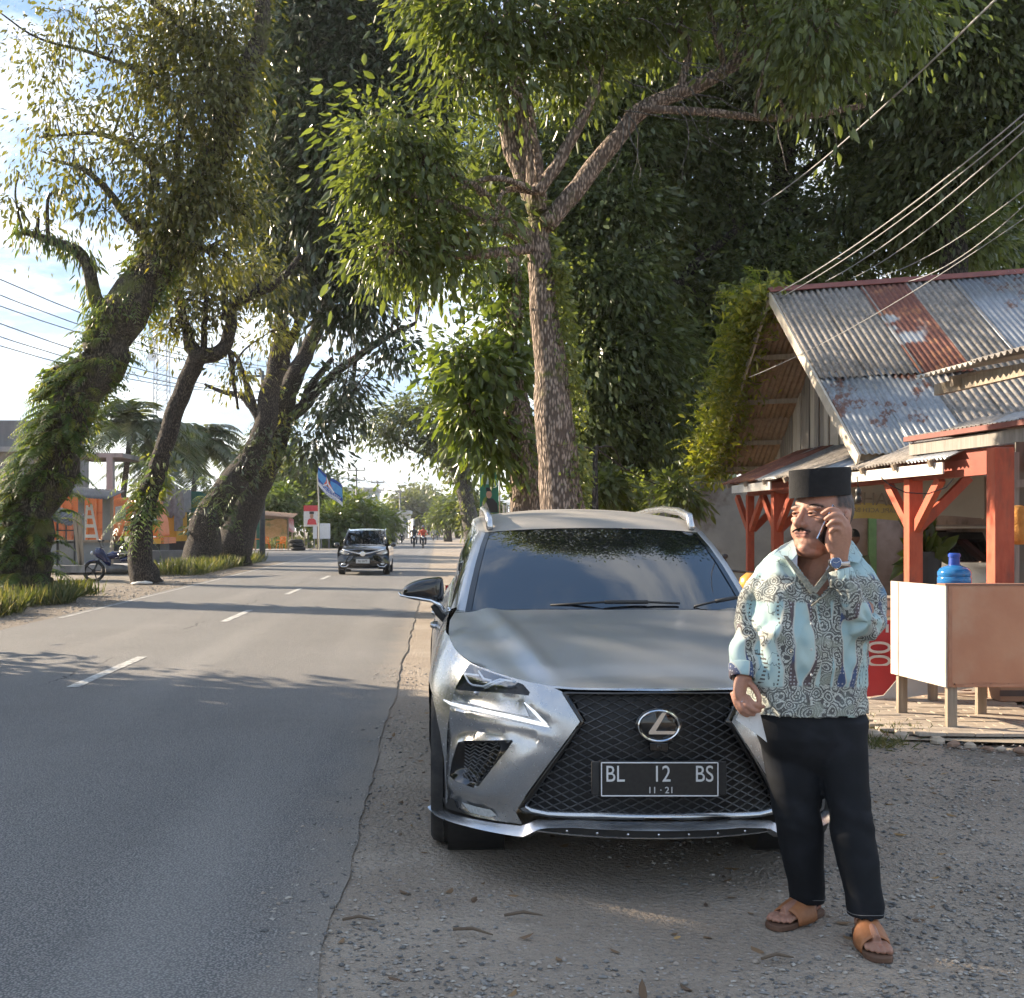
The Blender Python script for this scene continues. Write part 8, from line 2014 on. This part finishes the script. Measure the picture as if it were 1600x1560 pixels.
# red and white poster on posts, white board
A_ = E0('campaign_poster', 485, 82, 'red and white poster of a person in red on two posts beside the flag', 'poster'); YA = 82
for px in (475.5, 496): mb = MB(); bxp(mb, px - .8, 792, px + .8, 858, YA + .1, .08); mb.build('post', OLDW, A_)
mb = MB(); bxp(mb, 474.5, 790, 496.5, 823, YA, .04); pb_ = mb.build('board', M('poster white', (.62, .60, .58), (.68, .66, .64), rough=.6), A_)
mb = MB(); bxp(mb, 474.5, 790, 496.5, 799, YA - .02, .02); mb.build('red_band', M('poster red', (.55, .05, .06), (.6, .07, .08), rough=.6), pb_)
mb = MB(); pts = [(480, 820), (481, 813), (484, 810.5), (490, 810.5), (493, 813), (495, 820)]; mb.add([P(x, y, YA - .03) for x, y in pts], [tuple(range(6))]); mb.build('printed_torso', M('poster red', (.55, .05, .06)), pb_)
mb = MB(); c = P(487, 806.5, YA - .03); mb.add([c + Vector((.13 * math.cos(a), 0, .19 * math.sin(a))) for a in np.linspace(0, 2 * PI, 14, endpoint=False)], [tuple(range(14))]); mb.build('printed_face', M('printed skin', (.42, .24, .16), rough=.6), pb_)
mb = MB(); bxp(mb, 483.5, 799.5, 490.5, 803.5, YA - .04, .01); mb.build('printed_cap', M('printed black', (.02, .02, .02)), pb_)
W_ = E0('notice_board', 503, 86, 'low white notice board on legs under the flag', 'sign')
mb = MB(); bxp(mb, 489, 818, 516, 842, 86, .06); mb.build('board', M('notice white', (.58, .60, .62), (.66, .68, .70), rough=.6, scale=1.5), W_)
for px in (491, 502, 514): mb = MB(); bxp(mb, px - .6, 842, px + .6, 858, 86, .08); mb.build('leg', CONC, W_)
for i in range(7):
    q = P(482 + i * 9, 0, 90); mb = MB(); mb.box((q.x, 90, .55), (.14, .12, 1.1)); tag(mb.build('fence_post', CONC), ['white concrete fence post farthest left behind the notice board', 'second white fence post from the left behind the notice board', 'third white fence post from the left behind the notice board', 'middle white fence post behind the notice board', 'third white fence post from the right behind the notice board', 'second white fence post from the right behind the notice board', 'white concrete fence post farthest right behind the notice board'][i], 'post', 'fence posts behind the notice board')
# ---- power poles and lines
POLEM = M('galvanised pole', (.10, .105, .11), (.15, .155, .16), rough=.5, metal=.3); WIREM = M('grey wire', (.10, .10, .105), rough=.6)
tops = []
PL_ = [(410, 580, 57), (506, 694, 101), (557, 732, 140), (590, 752, 181), (625, 767, 227), (645, 778, 275), (657, 786, 330), (670, 792, 390)]
plab = ['nearest power pole, its crossarm showing between the crossing trunks', 'tall power pole with two crossarms above the flag', 'second power pole along the road beyond the flag', 'third power pole along the road, beside the grey lorry', 'fourth power pole along the road', 'fifth power pole along the road near its end', 'sixth power pole near the end of the road', 'farthest power pole at the end of the road']
for i, (px, py, Y) in enumerate(PL_):
    t = P(px, py, Y); root = empty('power_pole', (t.x, Y, 0), plab[i], 'pole', 'power poles along the left side'); k = max(1, Y / 130)
    mb = MB(); mb.tube([(t.x, Y, 0), tuple(t)], [.15 * k, .09 * k], 8); mb.build('shaft', POLEM, root, smooth=True)
    arms = []
    for dz_ in (.25, 1.45):
        mb = MB(); mb.bar((t.x - 1.05, Y, t.z - dz_), (t.x + 1.05, Y, t.z - dz_), .10 * k); mb.build('crossarm', POLEM, root)
        for dx_ in (-.95, -.1, .95):
            mb = MB(); mb.tube([(t.x + dx_, Y, t.z - dz_), (t.x + dx_, Y, t.z - dz_ + .38)], .06 * k, 6); mb.build('insulator', M('grey porcelain', (.28, .27, .26)), root); arms.append(Vector((t.x + dx_, Y, t.z - dz_ + .38)))
    tops.append(arms)
def wire(a, b_, sag, r=.014):
    mb = MB(); mb.tube([a + (b_ - a) * t + Vector((0, 0, -sag * 4 * t * (1 - t))) for t in np.linspace(0, 1, 14)], r, 4); return mb
WP = ['upper left', 'upper middle', 'upper right', 'lower left', 'lower middle', 'lower right']
near = [Vector((-15.5 + dx_, 14, 9.6 - dz_)) for dz_ in (.25, 1.45) for dx_ in (-.95, -.1, .95)]
chain = [near] + tops
for i in range(5):
    for k in range(6):
        nm = ['from outside the left edge to the nearest pole', 'from the nearest pole to the pole above the flag', 'from the pole above the flag to the second pole', 'from the second to the third pole', 'from the third to the fourth pole'][i]
        tag(wire(chain[i][k], chain[i + 1][k], .9 if i else 1.2, .016 if i < 2 else .03).build('power_wire', WIREM, smooth=True), WP[k] + ' power wire ' + nm, 'wire', 'power wires along the left side')
# service wires over the house
for i, (a, b_, Ya, Yb, rr) in enumerate((((1560, -5), (1190, 320), 9, 22, .012), ((1610, 170), (1208, 462), 10.5, 17.5, .010), ((1610, 182), (1214, 468), 10.5, 17.5, .008), ((1610, 196), (1290, 440), 10.5, 20, .010), ((1610, 222), (1330, 436), 10.5, 20, .008), ((1610, 290), (1375, 432), 10.5, 20, .007), ((1610, 312), (1420, 440), 10.5, 16, .007), ((1610, 335), (1170, 590), 10.5, 17, .005))):
    tag(wire(P(*a, Ya), P(*b_, Yb), .12, rr).build('service_wire', M('pale cable', (.30, .30, .30), (.36, .36, .36), rough=.6), smooth=True), ['thick pale cable crossing high in front of the dark trees', 'uppermost cable of the bundle running down to the gable peak', 'second cable of the bundle running down to the gable peak', 'third cable from the top, ending behind the ridge', 'fourth cable from the top, ending behind the ridge', 'fifth cable from the top, ending behind the ridge', 'lowest cable ending above the roof sheets', 'thin cable crossing the roof and the gable boards'][i], 'cable', 'cables above the house')
# ---- lattice tower
TW_ = E0('lattice_tower', 253, 150, 'pale lattice radio tower between the leaning trunks', 'tower'); cx_ = P(253, 0, 150).x; TM = M('tower steel', (.42, .42, .43), (.5, .5, .5), rough=.5, metal=.2)
H_ = P(253, 500, 150).z
for sx in (-1, 1):
    for sy in (-1, 1): mb = MB(); mb.bar((cx_ + sx * 1.1, 150 + sy * 1.1, 0), (cx_ + sx * .75, 150 + sy * .75, H_), .10); mb.build('tower_leg', TM, TW_)
mb = MB()
for k in range(22):
    z0, z1 = H_ * k / 22, H_ * (k + 1) / 22; w0, w1 = 1.1 - .35 * k / 22, 1.1 - .35 * (k + 1) / 22
    for sy in (-1, 1): mb.bar((cx_ - w0, 150 + sy * w0, z0), (cx_ + w1, 150 + sy * w1, z1), .06); mb.bar((cx_ - w0, 150 + sy * w0, z0), (cx_ + w0, 150 + sy * w0, z0), .06)
    for sx in (-1, 1): mb.bar((cx_ + sx * w0, 150 - w0, z0), (cx_ + sx * w1, 150 + w1, z1), .06)
b_ = mb.build('bracing', TM, TW_); b_['kind'] = 'stuff'
for px, py in ((239, 533), (238, 558)): mb = MB(); c = P(px, py, 149); mb.lathe([(.0, 0), (.6, .05), (.62, .3), (0, .3)], c, 16, Matrix.Rotation(R(90), 3, 'X'), cap=False); mb.build('dish', WHITEP, TW_)
# ---- far buildings
for i, (x0, y0, x1, y1, Y, m_, lb) in enumerate(((533, 766, 588, 830, 170, M('blue grey cladding', (.36, .40, .44), (.42, .46, .50), rough=.7), 'long blue-grey flat building behind the second power pole'), (588, 802, 640, 826, 190, M('cream render', (.55, .53, .48), (.6, .58, .53), rough=.8), 'pale low building behind the grey lorry'), (-10, 780, 60, 870, 70, GREYP, 'dim grey house wall behind the fern-clad trunk'), (380, 770, 420, 830, 120, M('brick red house', (.34, .16, .11), (.4, .2, .14), rough=.8), 'reddish house wall above the shelter roof'))):
    o = E0('far_building', (x0 + x1) / 2, Y, lb, 'building'); mb = MB(); bxp(mb, x0, y0, x1, 860, Y, 10); mb.build('wall', m_, o)
    mb = MB(); bxp(mb, x0 - 2, y0 - 4, x1 + 2, y0 + 1, Y - .6, 11); mb.build('roof', M('pale roof', (.46, .46, .46), (.52, .52, .52), rough=.7), o)
    for k in range(4):
        mb = MB(); w_ = (x1 - x0) / 4; bxp(mb, x0 + w_ * (k + .3), y0 + (826 - y0) * .35, x0 + w_ * (k + .7), y0 + (826 - y0) * .65, Y - .05, .1); mb.build('window', M('far window', (.10, .12, .14), rough=.2), o)
# grey lorry driving away
G_ = E0('grey_lorry', 606, 110, 'grey box lorry driving ahead of the black car', 'lorry'); YG = 110
mb = MB(); bxp(mb, 588, 806, 619, 842, YG, 5); mb.build('cargo_box', M('grey ribbed box', (.36, .36, .36), (.44, .44, .44), rough=.6, scale=1.5, stretch=(1, 1, 4)), G_)
mb = MB(); a_ = P(588, 803, YG - .1); rows = [[P(587 + 34 * t, y + 1.2 * math.sin(t * 12), YG + dy_) for t in np.linspace(0, 1, 12)] for y, dy_ in ((808, -.15), (803, -.1), (801, 1.5), (801, 5))]; mb.grid(rows); mb.build('tarpaulin', TARP, G_, smooth=True)
for px in (591, 602, 604, 616): mb = MB(); bxp(mb, px - .4, 808, px + .4, 842, YG - .08, .06); mb.build('door_post', M('dark grey rib', (.16, .16, .16)), G_)
mb = MB(); bxp(mb, 590, 842, 618, 849, YG + .2, 5); mb.build('chassis', BLK, G_)
for px in (592, 615): mb = MB(); c = P(px, 0, YG); mb.lathe([(.0, -.15), (.45, -.15), (.48, 0), (.45, .15), (0, .15)], (c.x, YG + .6, .48), 16, Matrix.Rotation(R(90), 3, 'Y'), cap=False); mb.build('wheel', RUBBER, G_)
# white wall along the right of the far road
mb = MB(); a_, b_ = P(637, 0, 200), P(646, 0, 150); mb.bar((a_.x, 200, 1.4), (b_.x, 150, 1.4), .2, 2.8); tag(mb.build('white_wall', M('white wall', (.66, .65, .62), (.7, .69, .66), rough=.8)), 'short white wall far down the left side of the road', 'wall')
# ---- the oncoming black hatchback
BC = (-2.42, 36.4); BCAR = empty('black_hatchback', (BC[0], BC[1] + 1.9, 0), 'black hatchback with white plate driving towards the camera', 'car')
BPAINT = M('black car paint', (.010, .010, .012), (.016, .016, .018), rough=.16, coat=1.0, scale=30)
def bc(x, y, z): return Vector((BC[0] + x, BC[1] + y, z))
def brow_(y, z, w, n=11, e=.10, p=3, cz=0.0): return [bc(w * t, y + e * abs(t) ** p, z - cz * t * t) for t in np.linspace(-1, 1, n)]
mb = MB()
mb.grid([brow_(.10, .20, .74), brow_(.0, .30, .80, e=.18), brow_(-.02, .45, .82, e=.22), brow_(.0, .60, .82, e=.25), brow_(.04, .72, .80, e=.30), brow_(.12, .80, .74, e=.28), brow_(.35, .88, .70, e=.2, cz=.03), brow_(.7, .95, .70, e=.1, cz=.03), brow_(1.0, .99, .70, e=.12, cz=.02)])
for s in (-1, 1):
    mb.grid([[bc(s * w, y + .22, z) for y in (0, .6, 1.2, 2.2, 3.2, 3.6)] for w, z in ((.80, .28), (.82, .5), (.83, .72), (.79, .93))]); mb.grid([[bc(s * .79, y, .95) for y in (3.2, 3.75)], [bc(s * .60, y - .1, 1.42) for y in (3.0, 3.6)]])
mb.grid([brow_(1.75, 1.43, .58, e=.08, cz=.02), brow_(2.2, 1.49, .60, e=.05, cz=.03), brow_(3.0, 1.49, .60, e=0, cz=.03), brow_(3.55, 1.44, .58, e=0, cz=.03), brow_(3.78, .95, .76, e=0), brow_(3.85, .3, .76, e=0)])
mb.build('body', BPAINT, BCAR, auto=40)
mb = MB(); mb.grid([brow_(1.02, .99, .70, e=.12, cz=.02), brow_(1.4, 1.23, .64, e=.1, cz=.01), brow_(1.74, 1.43, .58, e=.08, cz=.02)]); mb.build('windshield', TINT, BCAR, smooth=True)
for s in (-1, 1):
    mb = MB(); mb.grid([[bc(s * .79, y, .96) for y in (1.3, 2.2, 3.2)], [bc(s * .60, y, 1.43) for y in (1.95, 2.4, 3.0)]]); mb.build('side_window', TINT, BCAR)
    mb = MB(); mb.tube([bc(s * .70, 1.10, .99), bc(s * .65, 1.45, 1.23), bc(s * .60, 1.82, 1.43), bc(s * .61, 2.4, 1.47)], .03, 6); mb.build('pillar', BPAINT, BCAR, smooth=True)
    mb = MB(); mb.ell(bc(s * .92, 1.05, .97), (.10, .07, .07), 12, 8); mb.build('wing_mirror', BPAINT, BCAR, smooth=True)
    mb = MB(); mb.add([bc(s * x, y, z) for x, y, z in ((.42, -.01, .70), (.60, .05, .78), (.77, .25, .80), (.79, .26, .72), (.60, .06, .67))], [(0, 1, 2, 3, 4)]); hl = mb.build('headlight', M('lamp glass bright', (.45, .47, .50), (.6, .62, .64), rough=.08, metal=.5, scale=8), BCAR)
    mb = MB(); mb.ell(bc(s * .62, .03, .37), (.07, .03, .03), 10, 6); mb.build('fog_lamp', WHITEP, BCAR)
    mb = MB(); mb.tube([bc(s * .74, .12, .36), bc(s * .68, .02, .28), bc(s * .52, -.02, .29), bc(s * .46, -.04, .36)], .012, 5); mb.build('fog_trim', CHROME, BCAR)
    for y in (.72, 3.1): mb = MB(); mb.lathe([(.18, -.1), (.27, -.1), (.29, -.05), (.29, .05), (.27, .1), (.18, .1)], bc(s * .72, y, .29), 20, Matrix.Rotation(R(90), 3, 'Y')); mb.build('wheel', RUBBER, BCAR, smooth=True)
mb = MB(); mb.tube([bc(-.66, .06, .83), bc(-.42, -.03, .77), bc(-.14, -.05, .70), bc(.14, -.05, .70), bc(.42, -.03, .77), bc(.66, .06, .83)], (.025, .015), 6); mb.build('grille_bar', CHROME, BCAR, smooth=True)
mb = MB(); mb.lathe([(.0, -.01), (.09, -.01), (.09, .02), (.07, .03), (0, .03)], bc(0, -.05, .70), 16, Matrix.Rotation(R(90), 3, 'X'), cap=False); mb.build('emblem', CHROME, BCAR)
mb = MB(); mb.box(bc(0, -.06, .46), (.43, .02, .135)); pl_ = mb.build('number_plate', M('white plate', (.60, .60, .60), (.66, .66, .66), rough=.5), BCAR); text_mesh('plate_letters', 'BL 1079 XX'[:7], .085, BLK, pl_, basis(bc(0, -.075, .46), (1, 0, 0), (0, 0, 1)))
mb = MB(); mb.tube([bc(-.5, .0, .24), bc(-.4, -.03, .22), bc(.4, -.03, .22), bc(.5, 0, .24)], .02, 6); mb.build('lower_trim', SATIN, BCAR)
# ---- riders far down the road
def rider(o, rz, shirt_c, helmet, label, blabel, paint):
    motorcycle('motorcycle', blabel, o, rz, paint, 'motorcycles on the road')
    m_ = Matrix.Rotation(rz, 3, 'Z'); o = Vector(o)
    def q(x, y, z): return tuple(o + m_ @ Vector((x, y, z)))
    mb = MB(); limb(mb, [(*q(.22, 0, .80), .15, .14), (*q(.16, 0, 1.05), .17, .13), (*q(.08, 0, 1.30), .19, .12), (*q(.05, 0, 1.42), .07, .07), (*q(.03, 0, 1.48), .06, .06)], 12, 4); mb.ell(q(0, 0, 1.60), (.11, .11, .13), 12, 8)
    for s in (-1, 1):
        limb(mb, [(*q(.08, s * .19, 1.34), .06), (*q(-.1, s * .30, 1.1), .05), (*q(-.36, s * .30, 1.0), .045)], 8, 4); limb(mb, [(*q(.22, s * .10, .80), .095), (*q(-.12, s * .20, .76), .08), (*q(-.05, s * .20, .38), .06), (*q(-.12, s * .20, .30), .05)], 8, 4)
    me = remesh(mb, .025, 2, 'person'); V = coords(me); C = np.tile(np.array(shirt_c), (len(V), 1)); z = V[:, 2] - o.z; C[z > 1.44] = (.25, .13, .09); C[z > 1.6] = helmet; C[z < .86] = (.03, .03, .04); colattr(me, C)
    m2, nt, b = newmat('rider'); vc = nt.nodes.new('ShaderNodeVertexColor'); vc.layer_name = 'Col'; _in(nt, b.inputs['Base Color'], mixc(nt, noise(nt, coord(nt), 12) * .25, E(nt, vc.outputs[0]), (.03, .03, .03))); b.inputs['Roughness'].default_value = .7
    me.polygons.foreach_set('use_smooth', [True] * len(me.polygons)); tag(link_mesh('person', me, m2), label, 'person')
BKP = M('black paint', (.015, .015, .017), rough=.2, coat=.5)
for px, Y, sc, hc, lb, bl_ in ((661, 86, (.62, .10, .05), (.10, .14, .22), 'rider in an orange jacket coming along the road', 'black scooter under the rider in orange'), (647, 90, (.05, .055, .06), (.04, .04, .045), 'rider in dark clothes left of the rider in orange', 'black motorcycle under the rider in dark clothes'), (677, 140, (.4, .4, .42), (.3, .3, .3), 'rider in grey farther off on the right of the road', 'small motorcycle under the rider in grey'), (684, 150, (.12, .2, .3), (.5, .5, .5), 'rider in blue with pale helmet farthest off', 'small motorcycle under the rider in blue'), (628, 115, (.2, .18, .2), (.05, .05, .05), 'rider on the left lane beside the grey lorry', 'dark motorcycle beside the grey lorry')):
    q = P(px, 0, Y); rider((q.x, Y, .022), R(90), sc, hc, lb, bl_, BKP)
# ---- green poster on posts by the right verge
GP_ = E0('green_poster', 764, 22, 'green poster of a man in a black cap fixed beside the slim trunk', 'poster'); YP = 22
for px in (752, 781): mb = MB(); bxp(mb, px - .8, 728, px + .8, 900, YP + .05, .05); mb.build('post', OLDW, GP_)
mb = MB(); bxp(mb, 750, 731, 779, 802, YP, .03); gp = mb.build('board', M('poster green', (.02, .14, .08), (.03, .18, .10), rough=.5), GP_)
mb = MB(); bxp(mb, 752, 741, 764, 757, YP - .012, .01); mb.build('text_block', M('poster pale text', (.35, .42, .38), (.42, .5, .45)), gp)
text_mesh('poster_figure', '4', .13, M('poster white ink', (.6, .62, .6)), gp, basis(P(771, 756, YP - .02), (1, 0, 0), (0, 0, 1)))
mb = MB(); mb.tube([P(771, 756, YP - .02) + Vector((.075 * math.cos(a), 0, .075 * math.sin(a))) for a in np.linspace(0, 2 * PI, 20, endpoint=False)], .008, 4, closed=True); mb.build('ring', M('poster white ink', (.6, .62, .6)), gp)
mb = MB(); mb.add([P(x, y, YP - .012) for x, y in ((752, 801), (753, 786), (759, 779), (770, 779), (777, 787), (778, 801))], [tuple(range(6))]); mb.build('printed_suit', M('printed black', (.02, .02, .02)), gp)
mb = MB(); mb.add([P(x, y, YP - .016) for x, y in ((752, 801), (754, 784), (758, 781), (766, 801))], [tuple(range(4))]); mb.build('printed_shawl', M('printed beige', (.35, .30, .25)), gp)
mb = MB(); c = P(764, 773, YP - .016); mb.add([c + Vector((.055 * math.cos(a), 0, .075 * math.sin(a))) for a in np.linspace(0, 2 * PI, 14, endpoint=False)], [tuple(range(14))]); mb.build('printed_face', M('printed skin', (.42, .24, .16)), gp)
mb = MB(); bxp(mb, 759.5, 762, 768.5, 768, YP - .02, .006); mb.build('printed_cap', M('printed black', (.02, .02, .02)), gp)
mb = MB()
for i in range(7): mb = MB(); bxp(mb, 786 + i * 5, 789, 789 + i * 5, 806, 24, .06); tag(mb.build('white_paling', WL_), ['first', 'second', 'third', 'fourth', 'fifth', 'sixth', 'seventh'][i] + ' white paling from the left behind the car roof', 'paling', 'white palings behind the car')
# parked scooter by the porch (only its mirror and orange side show)
q = P(1172, 900, 14.5); motorcycle('motorcycle', 'orange scooter parked between the silver car and the porch', (q.x, 14.5, .005), R(75), M('orange scooter paint', (.62, .27, .03), (.68, .32, .05), rough=.3, coat=.5))
# ================================================================== warm evening haze
hm = bpy.data.materials.new('haze'); hm.use_nodes = True; nt = hm.node_tree; nt.nodes.clear()
pv = nt.nodes.new('ShaderNodeVolumePrincipled'); pv.inputs['Color'].default_value = (.90, .93, 1.0, 1); pv.inputs['Density'].default_value = HAZE; pv.inputs['Anisotropy'].default_value = .35
ho = nt.nodes.new('ShaderNodeOutputMaterial'); nt.links.new(pv.outputs[0], ho.inputs['Volume'])
hm.cycles.homogeneous_volume = True if hasattr(hm.cycles, 'homogeneous_volume') else None
mb = MB(); mb.box((0, 360, 18.5), (540, 820, 39)); hz = mb.build('haze', hm, origin=(0, 360, -1.0)); tag(hz, 'thin pale haze in the air along the road', kind='stuff')
hz.display_type = 'WIRE'
